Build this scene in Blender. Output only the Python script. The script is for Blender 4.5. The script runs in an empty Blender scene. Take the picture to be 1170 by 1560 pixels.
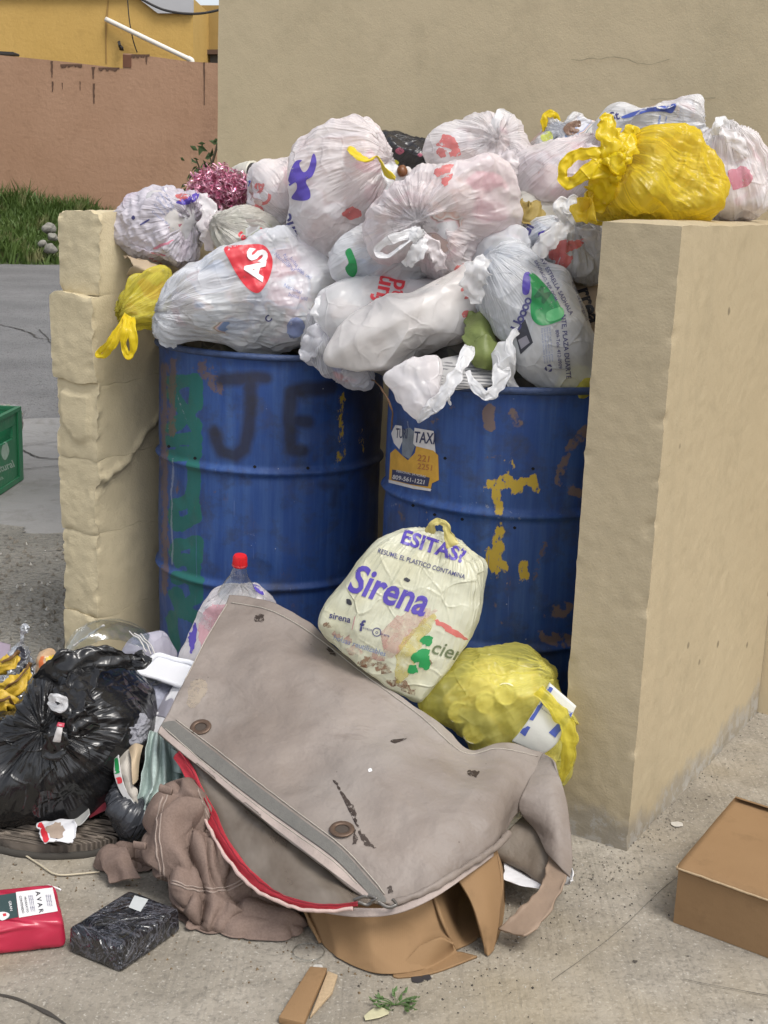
import bpy, bmesh, math, random
import numpy as np
from mathutils import Vector, Matrix
from mathutils.bvhtree import BVHTree
random.seed(7); RNG = np.random.RandomState(7)
rad = math.radians
SC = bpy.context.scene
COL = SC.collection

# ------------------------------------------------------------------ camera
EYE = np.array([0.0, 0.0, 1.28])
FPX = 2000.0; PITCH = 13.8; ROLL = 2.2
cam_d = bpy.data.cameras.new('camera')
cam_d.sensor_fit = 'HORIZONTAL'; cam_d.sensor_width = 36.0
cam_d.lens = 36.0 * FPX / 1170.0
cam_d.clip_start = 0.05; cam_d.clip_end = 2000
cam = bpy.data.objects.new('camera', cam_d); COL.objects.link(cam)
CM = Matrix.Rotation(rad(90 - PITCH), 3, 'X') @ Matrix.Rotation(rad(ROLL), 3, 'Z')
cam.matrix_world = Matrix.Translation(Vector(EYE)) @ CM.to_4x4()
SC.camera = cam
# ------------------------------------------------------------------ light
SUN_ELEV, SUN_AZ = 58.0, 140.0          # azimuth clockwise from +Y (to the right of the view)
world = bpy.data.worlds.new('World'); SC.world = world; world.use_nodes = True
wn = world.node_tree; wn.nodes.clear()
sky = wn.nodes.new('ShaderNodeTexSky'); sky.sky_type = 'NISHITA'; sky.sun_disc = False
sky.sun_elevation = rad(SUN_ELEV); sky.sun_rotation = rad(SUN_AZ)
sky.air_density = 1.0; sky.dust_density = 3.0; sky.ozone_density = 1.0
hs = wn.nodes.new('ShaderNodeHueSaturation'); hs.inputs['Saturation'].default_value = 0.34
bgn = wn.nodes.new('ShaderNodeBackground'); bgn.inputs['Strength'].default_value = 0.15
wo = wn.nodes.new('ShaderNodeOutputWorld')
wn.links.new(sky.outputs[0], hs.inputs['Color']); wn.links.new(hs.outputs[0], bgn.inputs[0]); wn.links.new(bgn.outputs[0], wo.inputs[0])
sd = bpy.data.lights.new('sun', 'SUN'); sd.energy = 1.45; sd.angle = rad(22); sd.color = (1.0, 0.965, 0.91)
sun = bpy.data.objects.new('sun', sd); COL.objects.link(sun)
_sv = Vector((math.sin(rad(SUN_AZ)) * math.cos(rad(SUN_ELEV)), math.cos(rad(SUN_AZ)) * math.cos(rad(SUN_ELEV)), math.sin(rad(SUN_ELEV))))
sun.rotation_euler = _sv.to_track_quat('Z', 'Y').to_euler(); sun.location = (2, 2, 6)
SC.view_settings.view_transform = 'Standard'; SC.view_settings.look = 'None'
SC.view_settings.exposure = 0.48; SC.view_settings.gamma = 1.0; SC.view_settings.use_curve_mapping = False
SC.cycles.transparent_max_bounces = 24; SC.cycles.max_bounces = 6

# ------------------------------------------------------------------ placing
CMn = np.array(CM)
RIGHT, UP, BACK = CMn[:, 0], CMn[:, 1], CMn[:, 2]
def ray(px, py):
    px = np.asarray(px, float); py = np.asarray(py, float)
    d = np.stack([(px - 585) / FPX, (780 - py) / FPX, -np.ones_like(px)], -1)
    return d @ CMn.T
def P(px, py, D):                       # the place seen at a pixel, D metres ahead (world Y)
    d = ray(px, py); t = np.asarray(D, float) / d[..., 1]
    return EYE + d * t[..., None]
def G(px, py, z=0.0):                   # the place seen at a pixel, on the level z
    d = ray(px, py); t = (z - EYE[2]) / d[..., 2]
    return EYE + d * np.asarray(t)[..., None]
def topx(p):
    q = (np.asarray(p) - EYE) @ CMn
    return np.stack([585 + FPX * q[..., 0] / -q[..., 2], 780 - FPX * q[..., 1] / -q[..., 2]], -1)

# ------------------------------------------------------------------ noise
_pr = np.random.RandomState(11); _PERM = _pr.permutation(256); _PERM = np.concatenate([_PERM, _PERM, _PERM])
_GR = _pr.normal(size=(256, 3)); _GR /= np.linalg.norm(_GR, axis=1)[:, None]
def pn(p, seed=0):
    p = np.asarray(p, float) + seed * 17.31
    i = np.floor(p).astype(int); f = p - i; u = f * f * f * (f * (f * 6 - 15) + 10)
    i &= 255; out = 0
    for a in (0, 1):
        wx = u[:, 0] if a else 1 - u[:, 0]
        for b in (0, 1):
            wy = u[:, 1] if b else 1 - u[:, 1]
            for c in (0, 1):
                wz = u[:, 2] if c else 1 - u[:, 2]
                h = _PERM[_PERM[_PERM[(i[:, 0] + a) & 255] + ((i[:, 1] + b) & 255)] + ((i[:, 2] + c) & 255)]
                g = _GR[h]
                out = out + wx * wy * wz * (g[:, 0] * (f[:, 0] - a) + g[:, 1] * (f[:, 1] - b) + g[:, 2] * (f[:, 2] - c))
    return out * 1.5
def fbm(p, f, oct=3, seed=0):
    s = 0; a = 1.0
    for k in range(oct):
        s = s + a * pn(p * f, seed + k); f *= 2.03; a *= .5
    return s
def ridge(p, f, oct=3, seed=0):
    s = 0; a = 1.0
    for k in range(oct):
        s = s + a * (1 - np.abs(pn(p * f, seed + k)) * 2.2); f *= 1.9; a *= .5
    return s - .9
def fold(p, f, n, seed=0, warp=.35):
    r = np.random.RandomState(seed + 5); s = 0
    w = np.stack([pn(p * f * .6, seed + 31), pn(p * f * .6, seed + 32), pn(p * f * .6, seed + 33)], -1) * warp / f
    q = p + w
    for k in range(n):
        d = r.normal(size=3); d /= np.linalg.norm(d)
        x = q @ d * f * r.uniform(.7, 1.6) + r.rand()
        m = np.clip(pn(p * f * .5, seed + 50 + k) * 2 + .45, 0, 1)
        s = s + (np.abs((x % 1) - .5) * 2 - .5) * m
    return s / math.sqrt(n)
def sstep(a, b, x):
    t = np.clip((x - a) / (b - a), 0, 1); return t * t * (3 - 2 * t)

# ------------------------------------------------------------------ objects
def tag(o, label=None, cat=None, group=None, kind=None):
    if label: o['label'] = label
    if cat: o['category'] = cat
    if group: o['group'] = group
    if kind: o['kind'] = kind
    return o
def thing(name, loc, label, cat, group=None):
    o = bpy.data.objects.new(name, None); COL.objects.link(o); o.location = [float(v) for v in loc]
    o.empty_display_size = .05
    return tag(o, label, cat, group)
def smooth(me, on=True):
    me.polygons.foreach_set('use_smooth', [on] * len(me.polygons)); me.update()
def mesh(name, verts, faces, mat, parent=None, sm=True, attrs=None, sharp=None):
    verts = np.asarray(verts, float)
    if parent is not None: verts = verts - np.array(parent_loc(parent))
    me = bpy.data.meshes.new(name)
    if isinstance(faces, np.ndarray) and faces.ndim == 2:
        n, k = faces.shape
        me.vertices.add(len(verts)); me.vertices.foreach_set('co', verts.astype(np.float32).ravel())
        me.loops.add(n * k); me.loops.foreach_set('vertex_index', faces.astype(np.int32).ravel())
        me.polygons.add(n); me.polygons.foreach_set('loop_start', np.arange(0, n * k, k, dtype=np.int32))
        try: me.polygons.foreach_set('loop_total', np.full(n, k, dtype=np.int32))
        except Exception: pass
        me.update(calc_edges=True); me.validate()
    else:
        me.from_pydata(verts.tolist(), [], [list(map(int, f)) for f in faces]); me.validate(); me.update()
    smooth(me, sm)
    if attrs:
        for k, v in attrs.items():
            a = me.attributes.new(k, 'FLOAT_VECTOR', 'POINT'); a.data.foreach_set('vector', np.asarray(v, np.float32).ravel())
    if mat is not None: me.materials.append(mat)
    o = bpy.data.objects.new(name, me); COL.objects.link(o)
    if parent is not None: o.parent = parent
    if sharp is not None:
        try: me.set_sharp_from_angle(angle=rad(sharp))
        except Exception: pass
    return o
def parent_loc(p):
    l = Vector((0, 0, 0))
    while p is not None: l = l + p.location; p = p.parent
    return l
def world_verts(o):
    n = len(o.data.vertices); a = np.zeros(n * 3, np.float32); o.data.vertices.foreach_get('co', a)
    return a.reshape(-1, 3).astype(float) + np.array(parent_loc(o))
def bvh_of(*obs):
    vs = []; fs = []
    for o in obs:
        b = len(vs); vs += world_verts(o).tolist(); fs += [[b + i for i in p.vertices] for p in o.data.polygons]
    return BVHTree.FromPolygons(vs, fs)
_CS = {}
def cubesphere(N):
    if N in _CS: return _CS[N]
    t = np.tan(np.linspace(-math.pi / 4, math.pi / 4, N + 1)); a, b = np.meshgrid(t, t, indexing='ij'); o = np.ones_like(a)
    V = []; Fc = []
    g = np.arange((N + 1) ** 2).reshape(N + 1, N + 1)
    q = np.stack([g[:-1, :-1], g[1:, :-1], g[1:, 1:], g[:-1, 1:]], -1).reshape(-1, 4)
    for k, M in enumerate([(a, b, o), (b, a, -o), (o, a, b), (-o, b, a), (b, o, a), (a, -o, b)]):
        V.append(np.stack(M, -1).reshape(-1, 3)); Fc.append(q + k * (N + 1) ** 2)
    V = np.concatenate(V); V /= np.linalg.norm(V, axis=1)[:, None]; Fc = np.concatenate(Fc)
    _, ix, inv = np.unique(np.round(V, 6), axis=0, return_index=True, return_inverse=True)
    _CS[N] = (V[ix], inv.reshape(-1)[Fc]); return _CS[N]
def vnormals(V, Fq):
    n = np.zeros_like(V); a = np.cross(V[Fq[:, 2]] - V[Fq[:, 0]], V[Fq[:, -1]] - V[Fq[:, 1]])
    for k in range(Fq.shape[1]): np.add.at(n, Fq[:, k], a)
    return n / (np.linalg.norm(n, axis=1)[:, None] + 1e-12)
def catmull(pts, n, closed=True):
    p = np.asarray(pts, float); m = len(p); out = []
    segs = m if closed else m - 1
    for i in range(segs):
        if closed: a, b, c, d = p[(i - 1) % m], p[i], p[(i + 1) % m], p[(i + 2) % m]
        else: a, b, c, d = p[max(i - 1, 0)], p[i], p[i + 1], p[min(i + 2, m - 1)]
        t = np.linspace(0, 1, n, endpoint=False)[:, None]
        out.append(.5 * (2 * b + (c - a) * t + (2 * a - 5 * b + 4 * c - d) * t ** 2 + (3 * b - a - 3 * c + d) * t ** 3))
    if not closed: out.append(p[-1:])
    return np.concatenate(out)

# ------------------------------------------------------------------ materials
class NT:
    def __init__(s, name):
        s.m = bpy.data.materials.new(name); s.m.use_nodes = True; s.t = s.m.node_tree; s.t.nodes.clear()
        s.out = s.n('ShaderNodeOutputMaterial'); s.tc = s.n('ShaderNodeTexCoord')
    def n(s, ty, **kw):
        x = s.t.nodes.new(ty)
        for k, v in kw.items(): setattr(x, k, v)
        return x
    def l(s, a, b): s.t.links.new(a, b)
    def setv(s, sock, v):
        if isinstance(v, bpy.types.NodeSocket): s.l(v, sock)
        elif isinstance(v, (tuple, list)) and len(v) == 3 and sock.type == 'RGBA': sock.default_value = (*v, 1)
        else: sock.default_value = v
    def noise(s, scale, detail=3, rough=.55, vec=None, ty='FBM', dist=0.0, out=0):
        x = s.n('ShaderNodeTexNoise', noise_type=ty); x.inputs['Scale'].default_value = scale
        x.inputs['Detail'].default_value = detail; x.inputs['Roughness'].default_value = rough; x.inputs['Distortion'].default_value = dist
        s.l(vec if vec is not None else s.tc.outputs['Object'], x.inputs['Vector']); return x.outputs[out]
    def voro(s, scale, vec=None, feature='F1', out='Distance', rnd=1.0):
        x = s.n('ShaderNodeTexVoronoi', feature=feature); x.inputs['Scale'].default_value = scale; x.inputs['Randomness'].default_value = rnd
        s.l(vec if vec is not None else s.tc.outputs['Object'], x.inputs['Vector']); return x.outputs[out]
    def map(s, scale=(1, 1, 1), loc=(0, 0, 0), rot=(0, 0, 0), vec=None):
        x = s.n('ShaderNodeMapping'); x.inputs['Scale'].default_value = scale; x.inputs['Location'].default_value = loc; x.inputs['Rotation'].default_value = rot
        s.l(vec if vec is not None else s.tc.outputs['Object'], x.inputs['Vector']); return x.outputs[0]
    def ramp(s, fac, stops, interp='LINEAR'):
        x = s.n('ShaderNodeValToRGB'); x.color_ramp.interpolation = interp; e = x.color_ramp.elements
        while len(e) < len(stops): e.new(.5)
        for i, (p, c) in enumerate(stops):
            e[i].position = p; e[i].color = (*c, 1) if isinstance(c, (tuple, list)) else (c, c, c, 1)
        s.l(fac, x.inputs[0]); return x.outputs[0]
    def mix(s, fac, a, b, mode='MIX'):
        x = s.n('ShaderNodeMix', data_type='RGBA', blend_type=mode)
        s.setv(x.inputs[0], fac); s.setv(x.inputs[6], a); s.setv(x.inputs[7], b); return x.outputs[2]
    def math(s, op, a, b=0.0, clamp=False):
        x = s.n('ShaderNodeMath', operation=op); x.use_clamp = clamp; s.setv(x.inputs[0], a); s.setv(x.inputs[1], b); return x.outputs[0]
    def attr(s, name, out='Vector'):
        x = s.n('ShaderNodeAttribute'); x.attribute_name = name; return x.outputs[out]
    def sep(s, v):
        x = s.n('ShaderNodeSeparateXYZ'); s.l(v, x.inputs[0]); return x.outputs
    def bump(s, h, dist, strength=1.0, nrm=None):
        x = s.n('ShaderNodeBump'); x.inputs['Distance'].default_value = dist; x.inputs['Strength'].default_value = strength
        s.l(h, x.inputs['Height'])
        if nrm is not None: s.l(nrm, x.inputs['Normal'])
        return x.outputs[0]
    def pbr(s, col, rough=.6, nrm=None, metal=0.0, spec=.5, trans=0.0, coat=0.0):
        x = s.n('ShaderNodeBsdfPrincipled'); s.setv(x.inputs['Base Color'], col); s.setv(x.inputs['Roughness'], rough)
        s.setv(x.inputs['Metallic'], metal); x.inputs['Specular IOR Level'].default_value = spec
        x.inputs['Transmission Weight'].default_value = trans; x.inputs['Coat Weight'].default_value = coat
        if nrm is not None: s.l(nrm, x.inputs['Normal'])
        return x.outputs[0]
    def end(s, sh): s.l(sh, s.out.inputs[0]); return s.m
_MC = {}
def plain(name, col, rough=.6, var=.12, scale=20, bump=.0006, metal=0.0, spec=.5):
    if name in _MC: return _MC[name]
    t = NT(name); n = t.noise(scale, 4); c = t.mix(t.math('MULTIPLY', n, 1.0), tuple(v * (1 - var) for v in col), tuple(min(v * (1 + var), 1) for v in col))
    _MC[name] = t.end(t.pbr(c, rough, t.bump(t.noise(scale * 3, 3), bump), metal, spec)); return _MC[name]
def film(name, col, opacity=.82, rough=.22, tint=None, tamt=.5, crump=1.0, pleat=1.0, transl=.28, tscale=7):
    if name in _MC: return _MC[name]
    t = NT(name)
    c = t.mix(t.noise(9, 3), tuple(v * .93 for v in col), tuple(min(1, v * 1.05) for v in col))
    if tint is not None:
        c = t.mix(t.math('MULTIPLY', t.ramp(t.noise(tscale, 2, .5, dist=.6), [(.46, 0.0), (.68, 1.0)]), tamt), c, tint)
    dirt = t.ramp(t.noise(38, 4, .7), [(.66, 0.0), (.74, 1.0)])
    c = t.mix(t.math('MULTIPLY', dirt, .12), c, (.25, .2, .14))
    pl = t.attr('pl')
    w = t.noise(3.2, 3, .6, vec=pl, ty='RIDGED_MULTIFRACTAL')
    fade = t.math('MULTIPLY', w, t.attr('pf', 'Fac'))
    b1 = t.bump(fade, .0075 * pleat, 1.0)
    cr = t.noise(13, 4, .55, ty='RIDGED_MULTIFRACTAL', dist=.55)
    b2 = t.bump(cr, .0075 * crump, .9, b1)
    b3 = t.bump(t.noise(46, 3, .5, dist=1.2, ty='RIDGED_MULTIFRACTAL'), .0011 * crump, .7, b2)
    wv = t.n('ShaderNodeVectorMath', operation='MULTIPLY_ADD'); t.l(t.noise(7, 2, .5, out=1), wv.inputs[0]); wv.inputs[1].default_value = (.09, .09, .09); t.l(t.tc.outputs['Object'], wv.inputs[2])
    ed = t.voro(15, wv.outputs[0], 'DISTANCE_TO_EDGE'); ed = t.math('MULTIPLY', t.ramp(ed, [(0.0, 1.0), (.05, .25), (.16, 0.0)]), t.ramp(t.noise(8, 2), [(.4, .1), (.6, 1)]))
    b3 = t.bump(ed, .0030 * crump, .9, b3)
    p = t.pbr(c, rough, b3, 0, .55)
    tr = t.n('ShaderNodeBsdfTranslucent'); t.setv(tr.inputs[0], c); t.l(b2, tr.inputs['Normal'])
    m = t.n('ShaderNodeMixShader'); m.inputs[0].default_value = transl; t.l(p, m.inputs[1]); t.l(tr.outputs[0], m.inputs[2])
    lw = t.n('ShaderNodeLayerWeight'); lw.inputs[0].default_value = .35; t.l(b2, lw.inputs['Normal'])
    op = t.math('ADD', t.math('MULTIPLY', lw.outputs['Facing'], 1 - opacity), opacity, True)
    clear = t.n('ShaderNodeBsdfTransparent'); t.setv(clear.inputs[0], tuple(.45 + .55 * min(1, v / max(col)) for v in col))
    m2 = t.n('ShaderNodeMixShader'); t.l(op, m2.inputs[0]); t.l(clear.outputs[0], m2.inputs[1]); t.l(m.outputs[0], m2.inputs[2])
    _MC[name] = t.end(m2.outputs[0]); return _MC[name]
def worn(name, col, alpha=1.0, wear=.12, scale=60, rough=.4, soft=.04):
    if name in _MC: return _MC[name]
    t = NT(name); c = t.mix(t.noise(25, 3), tuple(v * .85 for v in col), tuple(min(1, v * 1.15) for v in col))
    n = t.noise(scale, 4, .7, dist=.4); a = t.ramp(n, [(max(0, wear * 2.4 - soft), 0.0), (wear * 2.4 + soft, alpha)])
    cl = t.n('ShaderNodeBsdfTransparent'); m = t.n('ShaderNodeMixShader'); t.l(a, m.inputs[0]); t.l(cl.outputs[0], m.inputs[1]); t.l(t.pbr(c, rough), m.inputs[2])
    _MC[name] = t.end(m.outputs[0]); return _MC[name]
def stuffing(name, cols, scale=16):
    if name in _MC: return _MC[name]
    t = NT(name); v = t.map(vec=None, scale=(1, 1, 1.3)); w = t.noise(6, 3, vec=v, out=1)
    a = t.n('ShaderNodeVectorMath', operation='ADD'); t.l(v, a.inputs[0])
    sc = t.n('ShaderNodeVectorMath', operation='SCALE'); t.l(w, sc.inputs[0]); sc.inputs['Scale'].default_value = .12; t.l(sc.outputs[0], a.inputs[1])
    vn = t.n('ShaderNodeTexVoronoi', feature='SMOOTH_F1'); vn.inputs['Scale'].default_value = scale; vn.inputs['Smoothness'].default_value = .35; t.l(a.outputs[0], vn.inputs['Vector']); r = t.sep(vn.outputs['Color'])
    stops = [(i / len(cols), c) for i, c in enumerate(cols)]
    c = t.ramp(r[0], stops, 'LINEAR'); c = t.mix(t.math('MULTIPLY', t.noise(50, 3), .6), c, (.35, .3, .26), 'MULTIPLY')
    _MC[name] = t.end(t.pbr(c, .6, t.bump(t.voro(scale, a.outputs[0]), .004, .6))); return _MC[name]

# ------------------------------------------------------------------ shape makers
def polar(outline, c):
    q = catmull(outline, 10) - c; q[:, 1] *= -1
    a = np.arctan2(q[:, 1], q[:, 0]); r = np.hypot(q[:, 0], q[:, 1]); o = np.argsort(a); a, r = a[o], r[o]
    return np.concatenate([a - 2 * math.pi, a, a + 2 * math.pi]), np.concatenate([r, r, r])
def blob(name, outline, D, thick, mat, parent, N=44, c=None, knot=None, kd=None, lump=.02, crease=.004, cfreq=9, pleat=.006, pk=7, plen=.12,
         e=.85, back=None, shrink=1.0, seed=1, tilt=(0, 0), neck=0.0, floor=None, smoothed=False, fk=5, poly=0.0, pseed=None):
    """a bag-like body: its outline seen from the front, a depth D of its middle and a half thickness"""
    ol = np.asarray(outline, float); c = np.array(c if c is not None else ol.mean(0), float)
    A, R = polar(ol, c); S, Fq = cubesphere(N)
    th = np.arctan2(S[:, 1], S[:, 0]); rho = np.interp(th, A, R)
    sn = np.hypot(S[:, 0], S[:, 1]); rp = 1.0
    if poly:         # film drawn tight over angular things inside
        r_ = np.random.RandomState((pseed if pseed is not None else seed) + 77); K_ = 15; n_ = r_.normal(size=(K_, 3)); n_ /= np.linalg.norm(n_, axis=1)[:, None]; h_ = r_.uniform(.74, .97, K_)
        q_ = np.minimum(h_[None] / np.maximum(S @ n_.T, .08), 3.0); q_ = np.concatenate([q_, np.full((len(S), 1), 1.10)], 1); rp = -np.log(np.exp(-24 * q_).sum(1)) / 24
        rp = 1 + (rp * 1.06 - 1) * poly
    s = np.clip(sn, 0, 1) ** e; z = np.sign(S[:, 2]) * np.abs(S[:, 2]) ** e
    C = P(c[0], c[1], D); vd = (C - EYE) @ -BACK; m = vd / FPX
    bk = thick if back is None else back
    zz = np.where(z > 0, z * thick, z * bk) * shrink * rp
    lx = rho * s * np.cos(th) * m * shrink * rp; ly = rho * s * np.sin(th) * m * shrink * rp
    zz = zz + tilt[0] * lx + tilt[1] * ly
    V = C + lx[:, None] * RIGHT + ly[:, None] * UP + zz[:, None] * BACK
    sd = V * 1.0 + seed * 3.7
    nr = vnormals(V, Fq)
    if np.mean(np.sum(nr * (V - C), 1)) < 0: Fq = Fq[:, ::-1]; nr = -nr
    sil = 1 - sn ** 6 * .55
    V = V + nr * (fbm(sd, 7, 2, seed) * lump * sil)[:, None]
    if knot is not None:
        kpx = np.array(knot, float)
        lk = np.array([(kpx[0] - c[0]) * m, (c[1] - kpx[1]) * m])
        kz = kd if kd is not None else thick * max(0.0, 1 - (np.hypot(*lk) / (np.interp(math.atan2(lk[1], lk[0]), A, R) * m)) ** 2) ** .5
        K = C + lk[0] * RIGHT + lk[1] * UP + kz * BACK
        ax = C - BACK * thick * .5 - K; ax /= np.linalg.norm(ax)
        h = np.cross(ax, [0.3, 0.2, 1]); h /= np.linalg.norm(h); k2 = np.cross(ax, h)
        w = V - K; d = np.linalg.norm(w, axis=1); u, v_ = w @ h, w @ k2; psi = np.arctan2(v_, u)
        pv = np.stack([np.cos(psi) * pk * .5, np.sin(psi) * pk * .5, d * 5 + seed], -1)
        amp = sstep(0, .03, d) * np.exp(-d / plen)
        V = V + nr * ((ridge(pv, 1.0, 3, seed)) * pleat * amp)[:, None]
        if neck: V = V + (K - V) * (np.exp(-(d / neck) ** 2) * .55)[:, None]
        pf = np.exp(-d / (plen * 1.3)) * sstep(0, .02, d) * 1.0 + .08
    else:
        pv = V * 3; pf = np.zeros(len(V))
    V = V + nr * (fold(sd, cfreq * .42, 4, seed + 60, .5) * crease * 2.0)[:, None]
    V = V + nr * (fold(sd, cfreq, fk, seed) * crease)[:, None] + nr * (fold(sd, cfreq * 2.6, 4, seed + 90) * crease * .38)[:, None] + nr * (ridge(sd + fbm(sd, 5, 1, seed + 4)[:, None] * .1, cfreq * 1.7, 2, seed + 9) * crease * .5)[:, None]
    if floor is not None: V[:, 2] = np.where(V[:, 2] < floor + .004, floor + .004 + (V[:, 2] - floor) * .02, V[:, 2])
    o = mesh(name, V, Fq, mat, parent)
    a = o.data.attributes.new('pl', 'FLOAT_VECTOR', 'POINT'); a.data.foreach_set('vector', (pv * 1.6).astype(np.float32).ravel())
    a = o.data.attributes.new('pf', 'FLOAT', 'POINT'); a.data.foreach_set('value', pf.astype(np.float32))
    return o
def patch(name, ctrl, mat, parent, nu=12, nv=12, thick=.002, crease=.0, cfreq=14, lump=0.0, seed=1, floor=None, ragged=0.0, extra=None):
    """a sheet through rows of (pixel x, pixel y, metres ahead)"""
    c = np.asarray(ctrl, float); W = P(c[..., 0], c[..., 1], c[..., 2])
    A = np.stack([catmull(W[i], nu, False) for i in range(len(W))])
    B = np.stack([catmull(A[:, j], nv, False) for j in range(A.shape[1])], 1)
    h, w = B.shape[:2]; g = np.arange(h * w).reshape(h, w)
    Fq = np.stack([g[:-1, :-1], g[1:, :-1], g[1:, 1:], g[:-1, 1:]], -1).reshape(-1, 4); V = B.reshape(-1, 3)
    nr = vnormals(V, Fq)
    if np.mean(nr @ BACK) < 0: Fq = Fq[:, ::-1]; nr = -nr
    sd = V + seed * 2.9
    if lump: V = V + nr * (fbm(sd, 6, 3, seed) * lump)[:, None]
    if crease: V = V + nr * (fold(sd, cfreq, 5, seed) * crease)[:, None]
    if ragged:
        uu, vv = np.meshgrid(np.linspace(-1, 1, w), np.linspace(-1, 1, h)); ed = (np.maximum(np.abs(uu), np.abs(vv)) ** 8).ravel()
        V = V + np.stack([pn(sd * 45, seed), pn(sd * 45, seed + 1), pn(sd * 45, seed + 2)], -1) * (ragged * ed)[:, None]
    if extra is not None: V = V + nr * extra(V)[:, None]
    if floor is not None: V[:, 2] = np.maximum(V[:, 2], floor)
    o = mesh(name, V, Fq, mat, parent)
    a = o.data.attributes.new('pl', 'FLOAT_VECTOR', 'POINT'); a.data.foreach_set('vector', (V * 9).astype(np.float32).ravel())
    a = o.data.attributes.new('pf', 'FLOAT', 'POINT'); a.data.foreach_set('value', np.full(len(V), .15, np.float32))
    if thick:
        s = o.modifiers.new('thickness', 'SOLIDIFY'); s.thickness = thick; s.offset = -1
    return o
def strap(name, path, wid, mat, parent, thick=.22, sec=30, n=12, closed=False, wr=.0012, seed=1, twist=0.0, pleats=5, up=None, worldpts=False):
    """a soft band or tube along (pixel x, pixel y, metres ahead); wid in metres"""
    p = np.asarray(path, float); Wp = p if worldpts else P(p[:, 0], p[:, 1], p[:, 2]); C = catmull(Wp, n, closed); m = len(C)
    w = np.asarray(wid, float); w = np.full(len(p), w) if w.ndim == 0 else w
    w = np.interp(np.linspace(0, 1, m), np.linspace(0, 1, len(w)), w)
    T = np.gradient(C, axis=0)
    if closed: T = np.roll(C, -1, 0) - np.roll(C, 1, 0)
    T /= np.linalg.norm(T, axis=1)[:, None] + 1e-9
    up = BACK if up is None else np.asarray(up, float)
    S = np.cross(T, up); S /= np.linalg.norm(S, axis=1)[:, None] + 1e-9; U = np.cross(S, T)
    a = np.linspace(0, 2 * math.pi, sec, endpoint=False)
    tw = np.linspace(0, twist, m)[:, None]
    rr = np.ones((m, 1)) * np.ones((1, sec)); x = np.cos(a)[None] * rr; y = np.sin(a)[None] * thick * rr
    if pleats:
        ln = np.linspace(0, 1, m)[:, None]; x = np.sign(x) * np.abs(x) ** .8
        y = y * .55 + .34 * thick ** .5 * (np.abs(((x * pleats * .42 + .5 * np.sin(ln * 7 + seed) + seed * .37) % 1) * 2 - 1) - .5) + .10 * np.sin(ln * 17 + x * 4 + seed)
        x = x * (1 + .13 * np.sin(ln * 23 + seed) + .08 * np.sin(ln * 41 + seed * 2))
    X = x * np.cos(tw) - y * np.sin(tw); Y = x * np.sin(tw) + y * np.cos(tw)
    V = (C[:, None] + X[..., None] * S[:, None] * w[:, None, None] * .5 + Y[..., None] * U[:, None] * w[:, None, None] * .5)
    V = V.reshape(-1, 3); V = V + np.stack([pn(V * 60, seed), pn(V * 60, seed + 1), pn(V * 60, seed + 2)], -1) * wr * 2
    g = np.arange(m * sec).reshape(m, sec); g2 = np.roll(g, -1, 1)
    if closed: Fq = np.stack([g, g2, np.roll(g2, -1, 0), np.roll(g, -1, 0)], -1).reshape(-1, 4)
    else: Fq = np.stack([g[:-1], g2[:-1], g2[1:], g[1:]], -1).reshape(-1, 4)
    faces = Fq
    if not closed: faces = Fq.tolist() + [g[0, ::-1].tolist(), g[-1].tolist()]
    return mesh(name, V, faces, mat, parent)
def _project(name, bm, bvh, mat, parent, off=.0016, maxlen=7.0):
    for k in range(6):
        bmesh.ops.triangulate(bm, faces=bm.faces[:])
        es = [e for e in bm.edges if (e.verts[0].co - e.verts[1].co).length > maxlen]
        if not es: break
        bmesh.ops.subdivide_edges(bm, edges=es, cuts=1)
    bmesh.ops.triangulate(bm, faces=bm.faces[:])
    kill = []
    Ev = Vector(EYE); base = Vector(parent_loc(parent))
    for v in bm.verts:
        d = Vector(ray(v.co.x, v.co.y)).normalized(); h = bvh.ray_cast(Ev, d)
        if h[0] is None: kill.append(v); continue
        v.co = h[0] - d * off - base
    bmesh.ops.delete(bm, geom=kill, context='VERTS')
    me = bpy.data.meshes.new(name); bm.to_mesh(me); bm.free(); smooth(me); me.materials.append(mat)
    o = bpy.data.objects.new(name, me); COL.objects.link(o); o.parent = parent; return o
def lettering(txt, at, size, ang, bvh, mat, parent, bold=.02, shear=0.0, name='printed_lettering', sx=1.0, space=1.0, off=.0018, ml=4.5, warp=None):
    """flat print on a surface; size = letter height in pixels of the photograph, ang anticlockwise"""
    cu = bpy.data.curves.new('t', 'FONT'); cu.body = txt; cu.size = 1.0; cu.offset = bold * .55; cu.shear = shear; cu.space_character = space
    cu.align_x = 'CENTER'; cu.align_y = 'CENTER'; cu.resolution_u = 3
    ob = bpy.data.objects.new('t', cu); COL.objects.link(ob); dg = bpy.context.evaluated_depsgraph_get()
    me = bpy.data.meshes.new_from_object(ob.evaluated_get(dg)); bpy.data.objects.remove(ob); bpy.data.curves.remove(cu)
    bm = bmesh.new(); bm.from_mesh(me); bpy.data.meshes.remove(me); s = size / .72; ca, sa = math.cos(rad(ang)), math.sin(rad(ang))
    for v in bm.verts:
        x, y = v.co.x * s * sx, v.co.y * s
        if warp: x, y = warp(x, y)
        v.co = Vector((at[0] + x * ca - y * sa, at[1] - (x * sa + y * ca), 0))
    return _project(name, bm, bvh, mat, parent, off, ml)
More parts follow.
